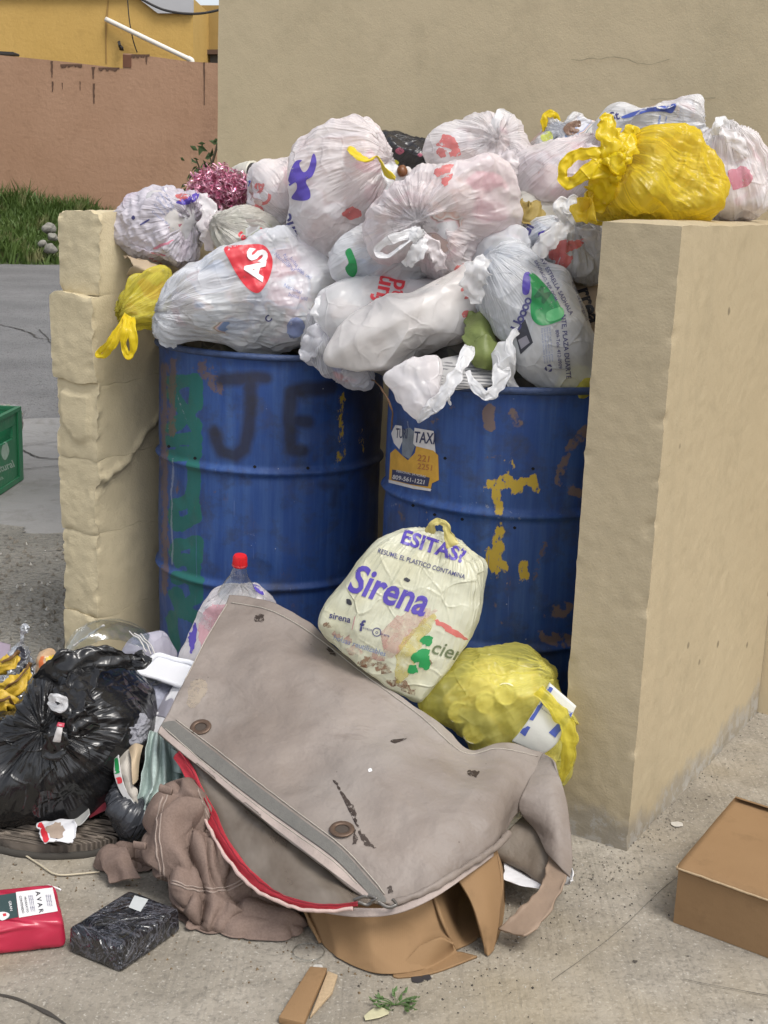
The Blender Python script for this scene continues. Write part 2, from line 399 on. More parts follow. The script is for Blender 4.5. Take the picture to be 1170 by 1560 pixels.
def shape_print(pts, bvh, mat, parent, name='printed_shape', curve=True, off=.0013, ml=4.5, rag=0.0, seed=1):
    q = catmull(pts, 6) if curve else np.asarray(pts, float)
    if rag:
        qq = np.concatenate([q, np.zeros((len(q), 1))], 1); q = q + np.stack([pn(qq * .21, seed), pn(qq * .21, seed + 3)], -1) * rag
    bm = bmesh.new(); bm.faces.new([bm.verts.new((x, y, 0)) for x, y in q]); return _project(name, bm, bvh, mat, parent, off, ml)
def gridbox(name, o, ax, ay, az, sp, mat, parent=None, disp=None, sharp=None, sm=True):
    """box from corner o with edge vectors ax, ay, az, every face a grid of spacing sp (metres)"""
    o, ax, ay, az = (np.asarray(v, float) for v in (o, ax, ay, az)); V = []; Fc = []; b = 0
    for base, u, v in ((o, ax, az), (o + ay, az, ax), (o, az, ay), (o + ax, ay, az), (o, ay, ax), (o + az, ax, ay)):
        nu = max(1, int(round(np.linalg.norm(u) / sp))); nv = max(1, int(round(np.linalg.norm(v) / sp)))
        U, W = np.meshgrid(np.linspace(0, 1, nu + 1), np.linspace(0, 1, nv + 1), indexing='ij')
        V.append((base + U[..., None] * u + W[..., None] * v).reshape(-1, 3)); g = np.arange((nu + 1) * (nv + 1)).reshape(nu + 1, nv + 1) + b
        Fc.append(np.stack([g[:-1, :-1], g[1:, :-1], g[1:, 1:], g[:-1, 1:]], -1).reshape(-1, 4)); b += (nu + 1) * (nv + 1)
    V = np.concatenate(V); Fq = np.concatenate(Fc)
    if disp is not None: V = V + disp(V)
    return mesh(name, V, Fq, mat, parent, sm)
def bevbox(name, c, size, mat, parent=None, rot=0.0, bev=.004, tilt=None):
    bm = bmesh.new(); bmesh.ops.create_cube(bm, size=1)
    for v in bm.verts: v.co = Vector((v.co.x * size[0], v.co.y * size[1], v.co.z * size[2]))
    bmesh.ops.bevel(bm, geom=bm.edges[:], offset=bev, segments=2, affect='EDGES', profile=.6)
    M = Matrix.Rotation(rot, 4, 'Z')
    if tilt is not None: M = tilt.to_4x4()
    base = Vector(parent_loc(parent)) if parent is not None else Vector((0, 0, 0))
    for v in bm.verts: v.co = M @ v.co + Vector([float(k) for k in c]) - base
    me = bpy.data.meshes.new(name); bm.to_mesh(me); bm.free(); me.materials.append(mat)
    o = bpy.data.objects.new(name, me); COL.objects.link(o)
    if parent is not None: o.parent = parent
    return o
# ================================================================== THE SETTING
YAW = rad(31.4)
DV = np.array([math.sin(YAW), math.cos(YAW), 0.0])      # into the enclosure
WV = np.array([math.cos(YAW), -math.sin(YAW), 0.0])     # along its front, to the right
ZV = np.array([0, 0, 1.0])
CR = G(954, 1302)                                        # front right foot of the right wall
SB = 0.90                                                # depth to the house wall

def concrete_mat():
    t = NT('worn_concrete')
    c = t.mix(t.ramp(t.noise(2.3, 4, .6), [(.35, 0), (.65, 1)]), (.235, .21, .17), (.39, .355, .30))
    c = t.mix(t.ramp(t.noise(9, 5, .65, dist=.5), [(.45, 0), (.75, .75)]), c, (.21, .19, .155))
    gn = t.noise(90, 3, .7); c = t.mix(t.ramp(gn, [(.3, .55), (.5, 0), (1, 0)]), c, (.13, .118, .1))
    c = t.mix(t.ramp(t.noise(170, 2, .6), [(.6, 0), (.72, .5)]), c, (.56, .53, .47))
    sp = t.ramp(t.voro(23), [(0.0, 1.0), (.055, .6), (.085, 0.0)]); sp = t.math('MULTIPLY', sp, t.ramp(t.noise(5, 2), [(.5, 0), (.6, 1)]))
    c = t.mix(sp, c, (.06, .05, .04))
    yl = t.ramp(t.noise(1.7, 3, .6, vec=t.map(loc=(4, 2, 0))), [(.52, 0), (.7, .45)]); c = t.mix(yl, c, (.33, .27, .17))
    br = t.map(scale=(70, 3.0, 1), rot=(0, 0, rad(-32))); st = t.noise(1.0, 3, .6, vec=br)
    h = t.math('ADD', t.math('MULTIPLY', st, .45), t.math('MULTIPLY', gn, .5))
    h = t.math('SUBTRACT', h, sp)
    h = t.math('ADD', h, t.math('MULTIPLY', t.ramp(t.noise(1.0, 3, .6, vec=t.map(scale=(20, 1.2, 1), rot=(0, 0, rad(-32)))), [(.35, 0), (.5, 1)]), .35)); n = t.bump(h, .0055, 1.0, t.bump(t.noise(7, 4), .016, .7))
    return t.end(t.pbr(c, .88, n, 0, .25))
def asphalt_mat(name, a, b, sc=1.0):
    t = NT(name)
    c = t.mix(t.ramp(t.noise(.9 * sc, 5, .65), [(.3, 0), (.7, 1)]), a, b)
    v = t.voro(75); c = t.mix(t.ramp(v, [(0, .3), (.3, 0)]), c, (.28, .27, .25)); c = t.mix(t.ramp(t.noise(30, 4, .7), [(.55, 0), (.7, .7)]), c, (.05, .047, .043))
    return t.end(t.pbr(c, .9, t.bump(t.math('ADD', v, t.noise(25, 4)), .012, 1.0), 0, .2))
M_CONC = concrete_mat()
M_ROAD = asphalt_mat('road_asphalt', (.15, .148, .148), (.225, .222, .218))
M_TAR = asphalt_mat('broken_tarmac', (.19, .18, .155), (.31, .29, .25), 2)
def pale_mat():
    t = NT('pale_cracked_concrete')
    c = t.mix(t.noise(2, 5, .65), (.21, .205, .195), (.33, .32, .305)); c = t.mix(t.ramp(t.noise(7, 5, .7, dist=1), [(.5, 0), (.7, .8)]), c, (.2, .19, .175))
    return t.end(t.pbr(c, .9, t.bump(t.noise(18, 5, .7), .01), 0, .2))
M_PALE = pale_mat()
def sheet(name, pts, z, mat, sp=None, disp=None):
    q = np.array([[p[0], p[1]] for p in pts]); bm = bmesh.new()
    f = bm.faces.new([bm.verts.new((x, y, z)) for x, y in q]); bmesh.ops.triangulate(bm, faces=[f])
    me = bpy.data.meshes.new(name); bm.to_mesh(me); bm.free(); me.materials.append(mat)
    o = bpy.data.objects.new(name, me); COL.objects.link(o); return tag(o, kind='structure')
# road: one sheet to the horizon; it climbs a little beyond the crossing
sheet('road', [(-300, -60), (300, -60), (300, 400), (-300, 400)], -0.012, M_ROAD)
g = lambda x, y: G(x, y)[:2]
sheet('pavement', [g(-330, 650), g(120, 634), g(460, 700), (3.5, 4.5), (4, -3), (-4, -3), (-6, 4)], -0.004, M_PALE)
def uneven(V):
    return np.stack([V[:, 0] * 0, V[:, 0] * 0, fbm(V, 1.3, 3, 3) * .004 + fbm(V, 9, 2, 5) * .0012], -1)
def fine_sheet(name, corners, n, z, mat, rag=0.03, seed=1):
    a, b, c, d = [np.array([*p[:2], 0.0]) for p in corners]
    U, W = np.meshgrid(np.linspace(0, 1, n), np.linspace(0, 1, n), indexing='ij')
    V = ((1 - U) * (1 - W))[..., None] * a + (U * (1 - W))[..., None] * b + (U * W)[..., None] * c + ((1 - U) * W)[..., None] * d
    ed = np.maximum(np.abs(U * 2 - 1), np.abs(W * 2 - 1)) ** 10; V = V.reshape(-1, 3)
    V[:, :2] += np.stack([fbm(V, 3, 3, seed), fbm(V, 3, 3, seed + 2)], -1) * rag * ed.ravel()[:, None]
    V[:, 2] = z + np.abs(fbm(V, 9, 3, 4)) * .0012
    i = np.arange(n * n).reshape(n, n); Fq = np.stack([i[:-1, :-1], i[1:, :-1], i[1:, 1:], i[:-1, 1:]], -1).reshape(-1, 4)
    return tag(mesh(name, V, Fq, mat, None), kind='structure')
fine_sheet('tarmac_patch', [g(-420, 1010), g(330, 1010), g(420, 815), g(-300, 800)], 60, 0.002, M_TAR, .15, 3)
fine_sheet('concrete_apron', [(-2.6, -1.5), (3.2, -1.5), (3.2, 3.42), (-2.6, 3.05)], 170, 0.007, M_CONC, .06, 8)
Z0 = .008
# cracks of the road and the apron, open joints with depth
M_DARK = plain('joint_dirt', (.05, .045, .038), .95)
def crack(name, pts, w, z, seed=1, mat=M_DARK, h=.004):
    p = catmull([[*G(x, y)[:2], z] for x, y in pts], 14, False); m = len(p); T = np.gradient(p, axis=0); T /= np.linalg.norm(T, axis=1)[:, None] + 1e-9
    S = np.cross(T, ZV); p = p + S * (fbm(p, 9, 3, seed) * w * 1.6)[:, None]; ww = w * (.5 + .8 * np.abs(fbm(p, 14, 2, seed + 2)))
    V = np.concatenate([p - S * ww[:, None], p + S * ww[:, None], ]); V[:, 2] = z
    i = np.arange(m - 1); return tag(mesh(name, V, np.stack([i, i + 1, i + 1 + m, i + m], -1), mat, None), kind='structure')
crack('road_crack', [(-30, 488), (30, 500), (62, 514), (110, 518)], .012, -.006, 2)
crack('road_crack', [(60, 500), (84, 528), (120, 560)], .007, -.006, 5)
crack('pavement_crack', [(32, 684), (52, 694), (70, 698), (130, 700)], .008, .001, 3)
crack('pavement_crack', [(20, 718), (60, 712), (130, 708)], .004, .001, 4)
crack('pavement_crack', [(30, 688), (34, 680), (60, 676), (120, 668)], .003, .001, 8)
crack('gutter_joint', [(-60, 1506), (0, 1522), (30, 1532), (80, 1556), (120, 1590)], .0035, .0105, 6)
crack('apron_joint', [(840, 1502), (885, 1470), (950, 1418), (1010, 1360), (1060, 1322)], .0006, .0105, 9)
crack('apron_joint', [(1040, 1500), (1100, 1512), (1200, 1530)], .0008, .0105, 10)
# loose grit
def grit(name, n, area, lo, hi, z, mat, seed):
    r = np.random.RandomState(seed); T = np.array([[1, 0, -.4], [-.5, .87, -.4], [-.5, -.87, -.4], [0, 0, .8]], float); Fc = np.array([[0, 1, 3], [1, 2, 3], [2, 0, 3], [0, 2, 1]])
    pts = area(r, n); s = r.uniform(lo, hi, n) ** 1.0; V = []
    for p, k in zip(pts, s):
        a = r.rand() * 6.3; R = np.array([[math.cos(a), -math.sin(a), 0], [math.sin(a), math.cos(a), 0], [0, 0, 1]])
        V.append((T * k * r.uniform(.6, 1.2, (1, 3))) @ R + [p[0], p[1], z + k * .35])
    Fq = (np.arange(n)[:, None, None] * 4 + Fc[None]).reshape(-1, 3)
    return tag(mesh(name, np.concatenate(V), Fq, mat, None, False), kind='stuff')
def along(px_pts, spread):
    L = np.array([G(x, y)[:2] for x, y in px_pts])
    def f(r, n):
        i = r.randint(0, len(L) - 1, n); t = r.rand(n)[:, None]; return L[i] * (1 - t) + L[i + 1] * t + r.normal(size=(n, 2)) * spread
    return f
M_GRIT = plain('grit', (.20, .18, .15), .9, .5, 90); M_GRITD = plain('dark_grit', (.07, .06, .05), .9, .4, 90); M_GRITL = plain('pale_grit', (.5, .48, .44), .9, .3, 90)
grit('grit', 420, along([(740, 1440), (820, 1350), (950, 1320), (1010, 1250), (1170, 1090)], .03), .0008, .0035, Z0, M_GRIT, 1)
grit('dark_crumbs', 260, along([(600, 1500), (700, 1480), (860, 1420), (950, 1330)], .06), .0008, .0028, Z0, M_GRITD, 2)
grit('pale_crumbs', 180, along([(700, 1560), (900, 1400), (1010, 1270), (1170, 1130)], .09), .0006, .0022, Z0, M_GRITL, 3)
grit('leaf_litter', 160, along([(20, 1330), (160, 1345), (300, 1450), (480, 1500), (760, 1440)], .05), .001, .0035, Z0, plain('litter_brown', (.16, .11, .06), .9, .5, 90), 6)
grit('gravel', 900, lambda r, n: np.stack([r.uniform(-1.7, -.55, n), r.uniform(3.1, 4.6, n)], -1), .003, .012, .004, M_GRIT, 4)
grit('pale_gravel', 140, lambda r, n: np.stack([r.uniform(-1.7, -.55, n), r.uniform(3.1, 4.6, n)], -1), .002, .009, .004, M_GRITL, 5)

# ------------------------------------------------------------------ painted walls
def paint_mat(name, a, b, grime=None, foot=None, streak=None, rough=.75, bump=.0012, sc=1.0, vein=.45):
    t = NT(name)
    c = t.mix(t.ramp(t.noise(1.6 * sc, 4, .6), [(.3, 0), (.7, 1)]), a, b)
    c = t.mix(t.ramp(t.noise(11 * sc, 5, .7), [(.52, 0), (.78, vein)]), c, tuple(v * .72 for v in a))
    c = t.mix(t.ramp(t.voro(6 * sc), [(0, .8), (.045, .5), (.06, 0)]), c, (.10, .085, .06)) if sc >= 1 else c
    if foot:      # damp band and peeled paint just above the ground, a fixed mark of the wall
        z = t.sep(t.tc.outputs['Object'])[2]
        nz = t.math('MULTIPLY', t.math('SUBTRACT', t.noise(7, 5, .65), .5), foot[0] * 2.2)
        m = t.ramp(t.math('ADD', z, nz), [(0.0, 1.0), (foot[0] * .55, .8), (foot[0], 0.0)])
        c = t.mix(t.math('MULTIPLY', m, foot[1]), c, foot[2])
        c = t.mix(t.math('MULTIPLY', t.math('MULTIPLY', m, t.ramp(t.noise(26, 4, .7), [(.48, 0), (.56, 1)])), foot[1]), c, foot[3])
    if streak:
        s = t.noise(1.0, 4, .65, vec=t.map(scale=(streak[0], streak[0], streak[1]))); c = t.mix(t.ramp(s, [(.55, 0), (.75, streak[2])]), c, streak[3])
    n = t.bump(t.noise(210, 3, .7), bump * .6, 1.0, t.bump(t.noise(14, 4, .6), bump * 2.2, .8))
    return t.end(t.pbr(c, rough, n, 0, .35))
M_CREAM = paint_mat('cream_wall_paint', (.435, .362, .24), (.48, .402, .27), foot=(.085, .75, (.25, .235, .21), (.40, .385, .36)), streak=(9, .8, .25, (.31, .265, .18)))
M_CREAML = paint_mat('cream_block_paint', (.54, .46, .30), (.61, .525, .35), streak=(12, 3, .2, (.33, .29, .2)), bump=.0022)
M_HOUSE = paint_mat('house_wall_paint', (.53, .44, .285), (.59, .49, .325), streak=(2.2, .5, .35, (.36, .31, .20)), sc=.6)

# right wall of the enclosure
TR = .152; HR = 1.242
rw = thing('enclosure_wall', CR, 'smooth cream painted wall on the right of the blue drums, yellow bag on top', 'wall')
def dr(V):
    q = V - CR; e = np.minimum(np.abs(q @ WV), np.abs(q @ WV + TR)) ; f = np.abs(q @ DV)
    k = np.exp(-(np.maximum(e, f) / .016) ** 2); top = np.exp(-np.abs(V[:, 2] - HR) / .01) * np.exp(-(np.minimum(e, f) / .02) ** 2)
    foot = np.exp(-V[:, 2] / .03)
    o = (fbm(V, 1.2, 2, 4) * .003 + np.minimum(ridge(V, 28, 2, 7), .2) * .0012)[:, None] * (-DV * .7 + WV * .7)
    chip = -(np.clip(fbm(V, 26, 2, 9) - .15, 0, 1) * k * .009)[:, None] * (WV - DV) + 0
    o = o + chip + (foot * fbm(V, 26, 2, 12) * .006)[:, None] * WV
    o[:, 2] += fbm(V, 11, 2, 6) * .003 - top * .006
    return o
gridbox('wall_body', CR - WV * TR + ZV * -.01, WV * TR, DV * (SB - .005), ZV * (HR + .01), .008, M_CREAM, rw, dr)

# left wall: courses of block showing at its broken front end
TL = 1.51; SL = .07; HL = 1.200; TH = .128
CLi = CR - WV * TL + DV * SL                            # inner front foot
lw = thing('enclosure_wall', CLi, 'rough cream painted block wall with broken cracked end, left of the blue drums', 'wall')
courses = []
for y in (325, 452, 585, 702, 818, 945): courses.append(float(P(150, y, CLi[1])[2]))
courses[0] = HL; courses.append(-.01)
def ledge_z(s): return np.interp(s, [0, .05, .11, .175, .24, .3, .7], [.525, .54, .565, .62, .675, .74, .78])
for k in range(6):
    zt, zb = courses[k], courses[k + 1] + .0
    inset, wl, wr_ = [(.022, .0, .0), (-.006, .008, .0), (.004, 0, .002), (.006, 0, 0), (.008, -.004, 0), (.004, -.006, 0)][k]
    def dl(V, zt=zt, zb=zb, k=k, inset=inset, wl=wl):
        q = V - CLi; a = q @ WV; s = q @ DV; z = V[:, 2]
        fr = np.exp(-np.clip(s, 0, 9) / .05)
        ed = np.exp(-np.minimum(np.abs(z - zt), np.abs(z - zb)) / .0045)
        cor = np.exp(-(np.maximum(np.abs(a), np.abs(s)) / .014) ** 2) + np.exp(-(np.maximum(np.abs(a + TH), np.abs(s)) / .018) ** 2)
        o = np.zeros_like(V); rg = fbm(V, 30, 3, 3)
        inn = sstep(-TH * .5, 0, a); out = 1 - inn
        # joints between courses: recessed at the front end, plastered over further in
        o += DV * (ed * fr * (.0015 + .008 * np.clip(fbm(V, 16, 2, 20), 0, 1)))[:, None] * (1 if k else .4)
        o += -WV * (ed * inn * np.exp(-s / .05) * .003)[:, None] + WV * (ed * out * .003)[:, None]
        o += (cor * (np.abs(rg) * .008))[:, None] * (DV * 1.0) + (cor * rg * .007)[:, None] * WV
        o += DV * (fr * (inset + fbm(V, 7, 3, 5) * .004 + ridge(V, 40, 2, 4) * .0012))[:, None]
        o += -WV * (out * (wl + fbm(V, 9, 3, 30) * .005))[:, None]
        # thicker plaster above a curved broken edge on the inner face
        lz = ledge_z(s) + fbm(V, 15, 3, 40) * .010; up = sstep(-.012, .004, z - lz)
        low = 1 - up; lip = np.exp(-((z - lz - .004) / .012) ** 2)
        o += WV * (inn * (up * .008 + lip * (.008 + .006 * fbm(V, 40, 2, 8))) - inn * low * .004)[:, None]
        o += WV * (inn * fbm(V, 5, 3, 60) * .003)[:, None]
        if k == 2:   # spalled shield-shaped patch
            u = (a + TH) / TH; v = (zt - z) / (zt - zb)
            ins = ((u > .08) & (u < .86) & (v > .18) & (v < .78 - .18 * np.abs(u - .6) * 2)).astype(float); o += -DV * (ins * fr * .007)[:, None]
        o[:, 2] += np.where(np.abs(z - zt) < .01, fbm(V, 14, 3, 70 + k) * .007 - (cor > .3) * .006, 0) if k == 0 else fbm(V, 11, 3, 70) * .012
        return o
    gridbox('block', CLi - WV * TH + ZV * (zb + .0004), WV * TH, DV * (SB - SL - .006), ZV * (zt - zb - .0008), .0075, M_CREAML, lw, dl)
# the house wall behind
def tb():
    lo, hi = 0.6, 2.6
    for _ in range(50):
        m = (lo + hi) / 2; x = topx(CR - WV * m + DV * SB + ZV * 1.6)[0]
        if x > 332: lo = m
        else: hi = m
    return lo
TB = tb()
hs_ = thing('house', CR - WV * TB + DV * SB, 'plain beige rendered house wall rising behind the heap of bags', 'house')
BO = CR - WV * TB + DV * SB
gridbox('wall', BO - ZV * .01, WV * 5.5, DV * 3.2, ZV * 3.3, .05, M_HOUSE, hs_, lambda V: (fbm(V, 1.2, 3, 5) * .006)[:, None] * DV + (fbm(V, 6, 3, 8) * .0015)[:, None] * WV * (np.abs((V - BO) @ WV) < .02)[:, None])
bevbox('roof_slab', BO + WV * 2.75 + DV * 1.6 + ZV * 3.37, (5.8, 3.5, .14), M_HOUSE, hs_, -YAW, .01)
def hair_crack(name, pts, w, parent, seed):
    V3 = []
    for x, y in pts:
        d = ray(x, y); t = ((BO - EYE) @ DV) / (d @ DV); V3.append(EYE + d * (t - .006))
    p = catmull(V3, 10, False); p = p + ZV * (fbm(p, 20, 2, seed) * .006)[:, None]; ww = w * (.4 + np.abs(fbm(p, 30, 2, seed + 1)))
    V = np.concatenate([p - ZV * ww[:, None], p + ZV * ww[:, None]]); i = np.arange(len(p) - 1)
    mesh(name, V, np.stack([i, i + 1, i + 1 + len(p), i + len(p)], -1), plain('hairline', (.33, .285, .19), .9), parent)
hair_crack('hairline_crack', [(870, 92), (930, 88), (985, 98), (1020, 90)], .0012, hs_, 3)
hair_crack('hairline_crack', [(990, 150), (1040, 152), (1090, 149)], .0008, hs_, 5)

# ------------------------------------------------------------------ beyond the road
DP = 22.0
def pp(x, y, D=DP): return P(x, y, D)
M_PINK = paint_mat('pink_wall_paint', (.31, .178, .105), (.38, .23, .145), streak=(.9, .25, .4, (.22, .125, .08)), bump=.006, sc=.35)
M_YEL = paint_mat('yellow_house_paint', (.50, .315, .085), (.56, .36, .11), streak=(1.2, .3, .12, (.42, .27, .10)), bump=.005, sc=.4)
M_OCH = paint_mat('ochre_house_paint', (.27, .175, .05), (.35, .23, .075), streak=(1.2, .4, .5, (.11, .075, .035)), sc=.4)
M_STAIN = plain('black_mould', (.10, .055, .035), .95, .4, 8)
bank_z = float(pp(200, 312)[2])
pw = thing('boundary_wall', pp(150, 310), 'long salmon pink wall with black mould streaks beyond the grass', 'wall')
def flat_block(name, pxs, D, depth, mat, parent):
    """upright slab whose face is outlined in the photograph, D metres ahead and depth thick"""
    F_ = np.array([P(x, y, D) for x, y in pxs]); B_ = F_ + np.array([0, depth, 0]); n = len(F_)
    fc = [list(range(n))[::-1], [n + i for i in range(n)]] + [[i, (i + 1) % n, n + (i + 1) % n, n + i] for i in range(n)]
    return mesh(name, np.concatenate([F_, B_]), fc, mat, parent, False)
flat_block('wall_body', [(-500, 62), (0, 84), (100, 94), (187, 104.5), (187.5, 81), (201, 82), (290, 94), (330, 96), (420, 100), (420, 330), (-500, 330)], DP, .2, M_PINK, pw)
flat_block('opening', [(187, 83), (200, 84), (200, 103), (187, 102)], DP - .012, .01, plain('rusty_brown', (.13, .055, .03), .9, .3, 10), pw)
rs = np.random.RandomState(3)
def stain(x, y0, y1, w):
    n = 9; ys = np.linspace(y0, y1, n); L = [(x - w * (1 - .6 * i / n) * rs.uniform(.4, 1.1), y) for i, y in enumerate(ys)]; R = [(x + w * (1 - .6 * i / n) * rs.uniform(.4, 1.1), y) for i, y in enumerate(ys)]
    flat_block('mould_streak', L + R[::-1], DP - .006, .005, M_STAIN, pw)
for a in [(79, 93, 118, 2.6), (80, 124, 140, 1.8), (142, 102, 120, 3.2), (143, 127, 158, 2.4), (311, 95, 160, 1.8), (223, 83, 98, 2), (95, 126, 136, 1), (122, 124, 138, .9)]: stain(*a)
for x0, x1, y in ((92, 125, 99), (150, 182, 104), (200, 228, 84)):
    xs = np.linspace(x0, x1, 14); flat_block('mould_streak', [(x, y - 1.2) for x in xs] + [(x, y + rs.uniform(0, 5)) for x in xs[::-1]], DP - .008, .006, M_STAIN, pw)
yh = thing('house', P(100, 300, 25), 'yellow painted house wall standing behind the salmon pink wall', 'house')
flat_block('wall', [(-600, -260), (-600, 330), (296, 330), (294, -3), (240, -2), (210, -6), (60, -8), (0, -260)], 25, 4, M_YEL, yh)
flat_block('parapet', [(-20, -60), (-20, -8.5), (205, -7), (240, 20), (294, 20), (294, -60)], 24.9, .09, plain('grey_render', (.42, .42, .43), .9, .08, 2), yh)
flat_block('wall_seam', [(160, 30), (164, 0), (166, 0), (162, 60), (163, 96), (161, 96), (160, 60)], 24.985, .01, plain('seam_brown', (.33, .2, .06), .9), yh)
dp = thing('drain_pipe', P(290, 92, 24.7), 'white plastic drain pipe slanting down across the yellow house', 'pipe')
M_PVC = plain('white_pvc', (.72, .68, .6), .45, .04)
strap('pipe', [(161, 29, 24.9), (225, 60, 24.75), (288, 90, 24.6)], .085, M_PVC, dp, thick=1.0, pleats=0, wr=0, n=8)
strap('elbow', [(286, 89, 24.6), (291.5, 92, 24.6), (292.5, 97, 24.6)], .1, M_PVC, dp, thick=1.0, pleats=0, wr=0)
ml = thing('wall_bracket', P(183, 70, 24.9), 'small dark metal bracket fixed on the yellow house below the pipe', 'bracket')
M_BLK = plain('black_iron', (.03, .027, .025), .7)
strap('bracket', [(184, 76, 24.93), (182, 68, 24.8), (181, 63, 24.93)], .05, M_BLK, ml, thick=.8)
strap('hook', [(181, 69, 24.9), (186, 72, 24.75), (187, 77, 24.8)], .035, M_BLK, ml, thick=.8)
ledge = thing('roof_beam', P(0, 80, 22.4), 'dark timber end lying on the pink wall at the frame edge', 'beam')
flat_block('beam', [(-60, 75), (20, 79), (22, 81), (21, 83.5), (-60, 81)], 22.05, .3, M_BLK, ledge)
oc = thing('house', P(312, 100, 27), 'dull ochre house seen between the yellow house and the beige wall', 'house')
flat_block('wall', [(280, 8), (420, 8), (420, 330), (280, 330)], 27, 3, M_OCH, oc)
flat_block('ledge', [(280, 76), (420, 74), (420, 81), (280, 83)], 26.8, .19, plain('dark_slab', (.10, .06, .04), .9), oc)
flat_block('window', [(320, 83.5), (332, 83), (350, 83), (350, 98), (320, 98)], 26.95, .06, plain('window_dark', (.05, .05, .05), .4), oc)
cb = strap('overhead_cable', [(200, -12, 20), (218, 0, 20), (250, 15, 20), (290, 21, 20), (330, 16, 20), (380, -2, 20)], .035, M_BLK, None, thick=1.0, pleats=0, wr=0)
tag(cb, 'black cable sagging across in front of the yellow house', 'cable')
cb2 = strap('overhead_cable', [(194, -5, 24.8), (197, 30, 24.8), (203, 62, 24.85), (209, 80, 24.9)], .02, M_BLK, None, thick=1.0, pleats=0, wr=0)
tag(cb2, 'thin dark wire hanging down the face of the yellow house', 'cable')

# grassy bank
def bank():
    nx, ny = 80, 24; X, Yv = np.meshgrid(np.linspace(-11, 3, nx), np.linspace(0, 1, ny), indexing='ij')
    y0 = np.interp(X, [-8, -5.2, -4.3, -3.6, 0], [19.0, 20.0, 21.0, 21.3, 21.6]); Y_ = y0 + (23.2 - y0) * Yv
    Z_ = (bank_z + .05) * (1 - (1 - Yv) ** 1.7) ; V = np.stack([X, Y_, Z_], -1).reshape(-1, 3); V[:, 2] += fbm(V, .9, 3, 3) * .08 * (Yv.ravel() > 0) - .03
    i = np.arange(nx * ny).reshape(nx, ny); Fq = np.stack([i[:-1, :-1], i[1:, :-1], i[1:, 1:], i[:-1, 1:]], -1).reshape(-1, 4)
    tag(mesh('grass_bank', V, Fq, plain('bank_soil', (.05, .065, .025), .95, .4, 3), None), kind='structure')
    r = np.random.RandomState(5); n = 26000; xi = r.uniform(-9, 1.5, n); t = r.rand(n)
    y0 = np.interp(xi, [-8, -5.2, -4.3, -3.6, 0], [19.0, 20.0, 21.0, 21.3, 21.6]); yy = y0 + (21.95 - y0) * t; t2 = (yy - y0) / (23.2 - y0)
    zz = (bank_z + .05) * (1 - (1 - t2) ** 1.7) - .05
    cl = np.clip(fbm(np.stack([xi, yy, zz], -1), 1.1, 3, 9) + .55, .15, 1.4)
    tall = np.interp(xi, [-7, -4.4, -3.8, -3, 0], [1.0, .85, .35, .16, .16]); hgt = r.uniform(.14, .46, n) * cl * tall + .03
    a = r.uniform(0, 6.3, n); wd = r.uniform(.008, .022, n); lean = r.normal(size=(n, 2)) * .35 * hgt[:, None]
    B0 = np.stack([xi - np.cos(a) * wd, yy - np.sin(a) * wd, zz], -1); B1 = np.stack([xi + np.cos(a) * wd, yy + np.sin(a) * wd, zz], -1)
    Mi = np.stack([xi + lean[:, 0] * .4, yy + lean[:, 1] * .4, zz + hgt * .6], -1); Tp = np.stack([xi + lean[:, 0], yy + lean[:, 1], zz + hgt], -1)
    off = np.stack([np.cos(a) * wd * .8, np.sin(a) * wd * .8, a * 0], -1)
    V = np.stack([B0, B1, Mi - off, Mi + off, Tp], 1).reshape(-1, 3); q = np.arange(n)[:, None] * 5
    Fq = np.concatenate([q + [0, 1, 3], q + [0, 3, 2], q + [2, 3, 4]])
    t_ = NT('grass_blades'); c = t_.mix(t_.noise(1.4, 3), (.035, .075, .015), (.13, .20, .04)); c = t_.mix(t_.ramp(t_.noise(3.5, 2), [(.52, 0), (.7, .8)]), c, (.26, .24, .11))
    tr = t_.n('ShaderNodeBsdfTranslucent'); t_.setv(tr.inputs[0], c); m = t_.n('ShaderNodeMixShader'); m.inputs[0].default_value = .3
    t_.l(t_.pbr(c, .6), m.inputs[1]); t_.l(tr.outputs[0], m.inputs[2])
    tag(mesh('grass', V, Fq, t_.end(m.outputs[0]), None, False), 'tall green grass growing along the foot of the pink wall', 'grass', kind='stuff')
bank()
# rubble at the end of the bank
M_ROCK = plain('pale_rubble', (.22, .21, .18), .95, .35, 12, .01)
for i, (x, y, s) in enumerate([(74, 349, .12), (80, 362, .09), (66, 372, .07), (77, 380, .11)]):
    c = G(x, y, .10); D = c[1]
    o = blob('stone', [(x - s * 80, y), (x - s * 40, y - s * 60), (x + s * 50, y - s * 70), (x + s * 90, y + 1), (x + s * 30, y + s * 50), (x - s * 60, y + s * 40)], 20.4 - i * .1, s, M_ROCK, None, N=8, lump=.03, crease=.02, cfreq=5, seed=i + 3)
    tag(o, ['pale rubble stone high on the verge beside the block wall', 'pale rubble stone second from the top beside the block wall', 'small pale stone at the grass edge beside the block wall', 'lowest pale stone where the verge meets the road'][i], 'stone', 'rubble on the verge')
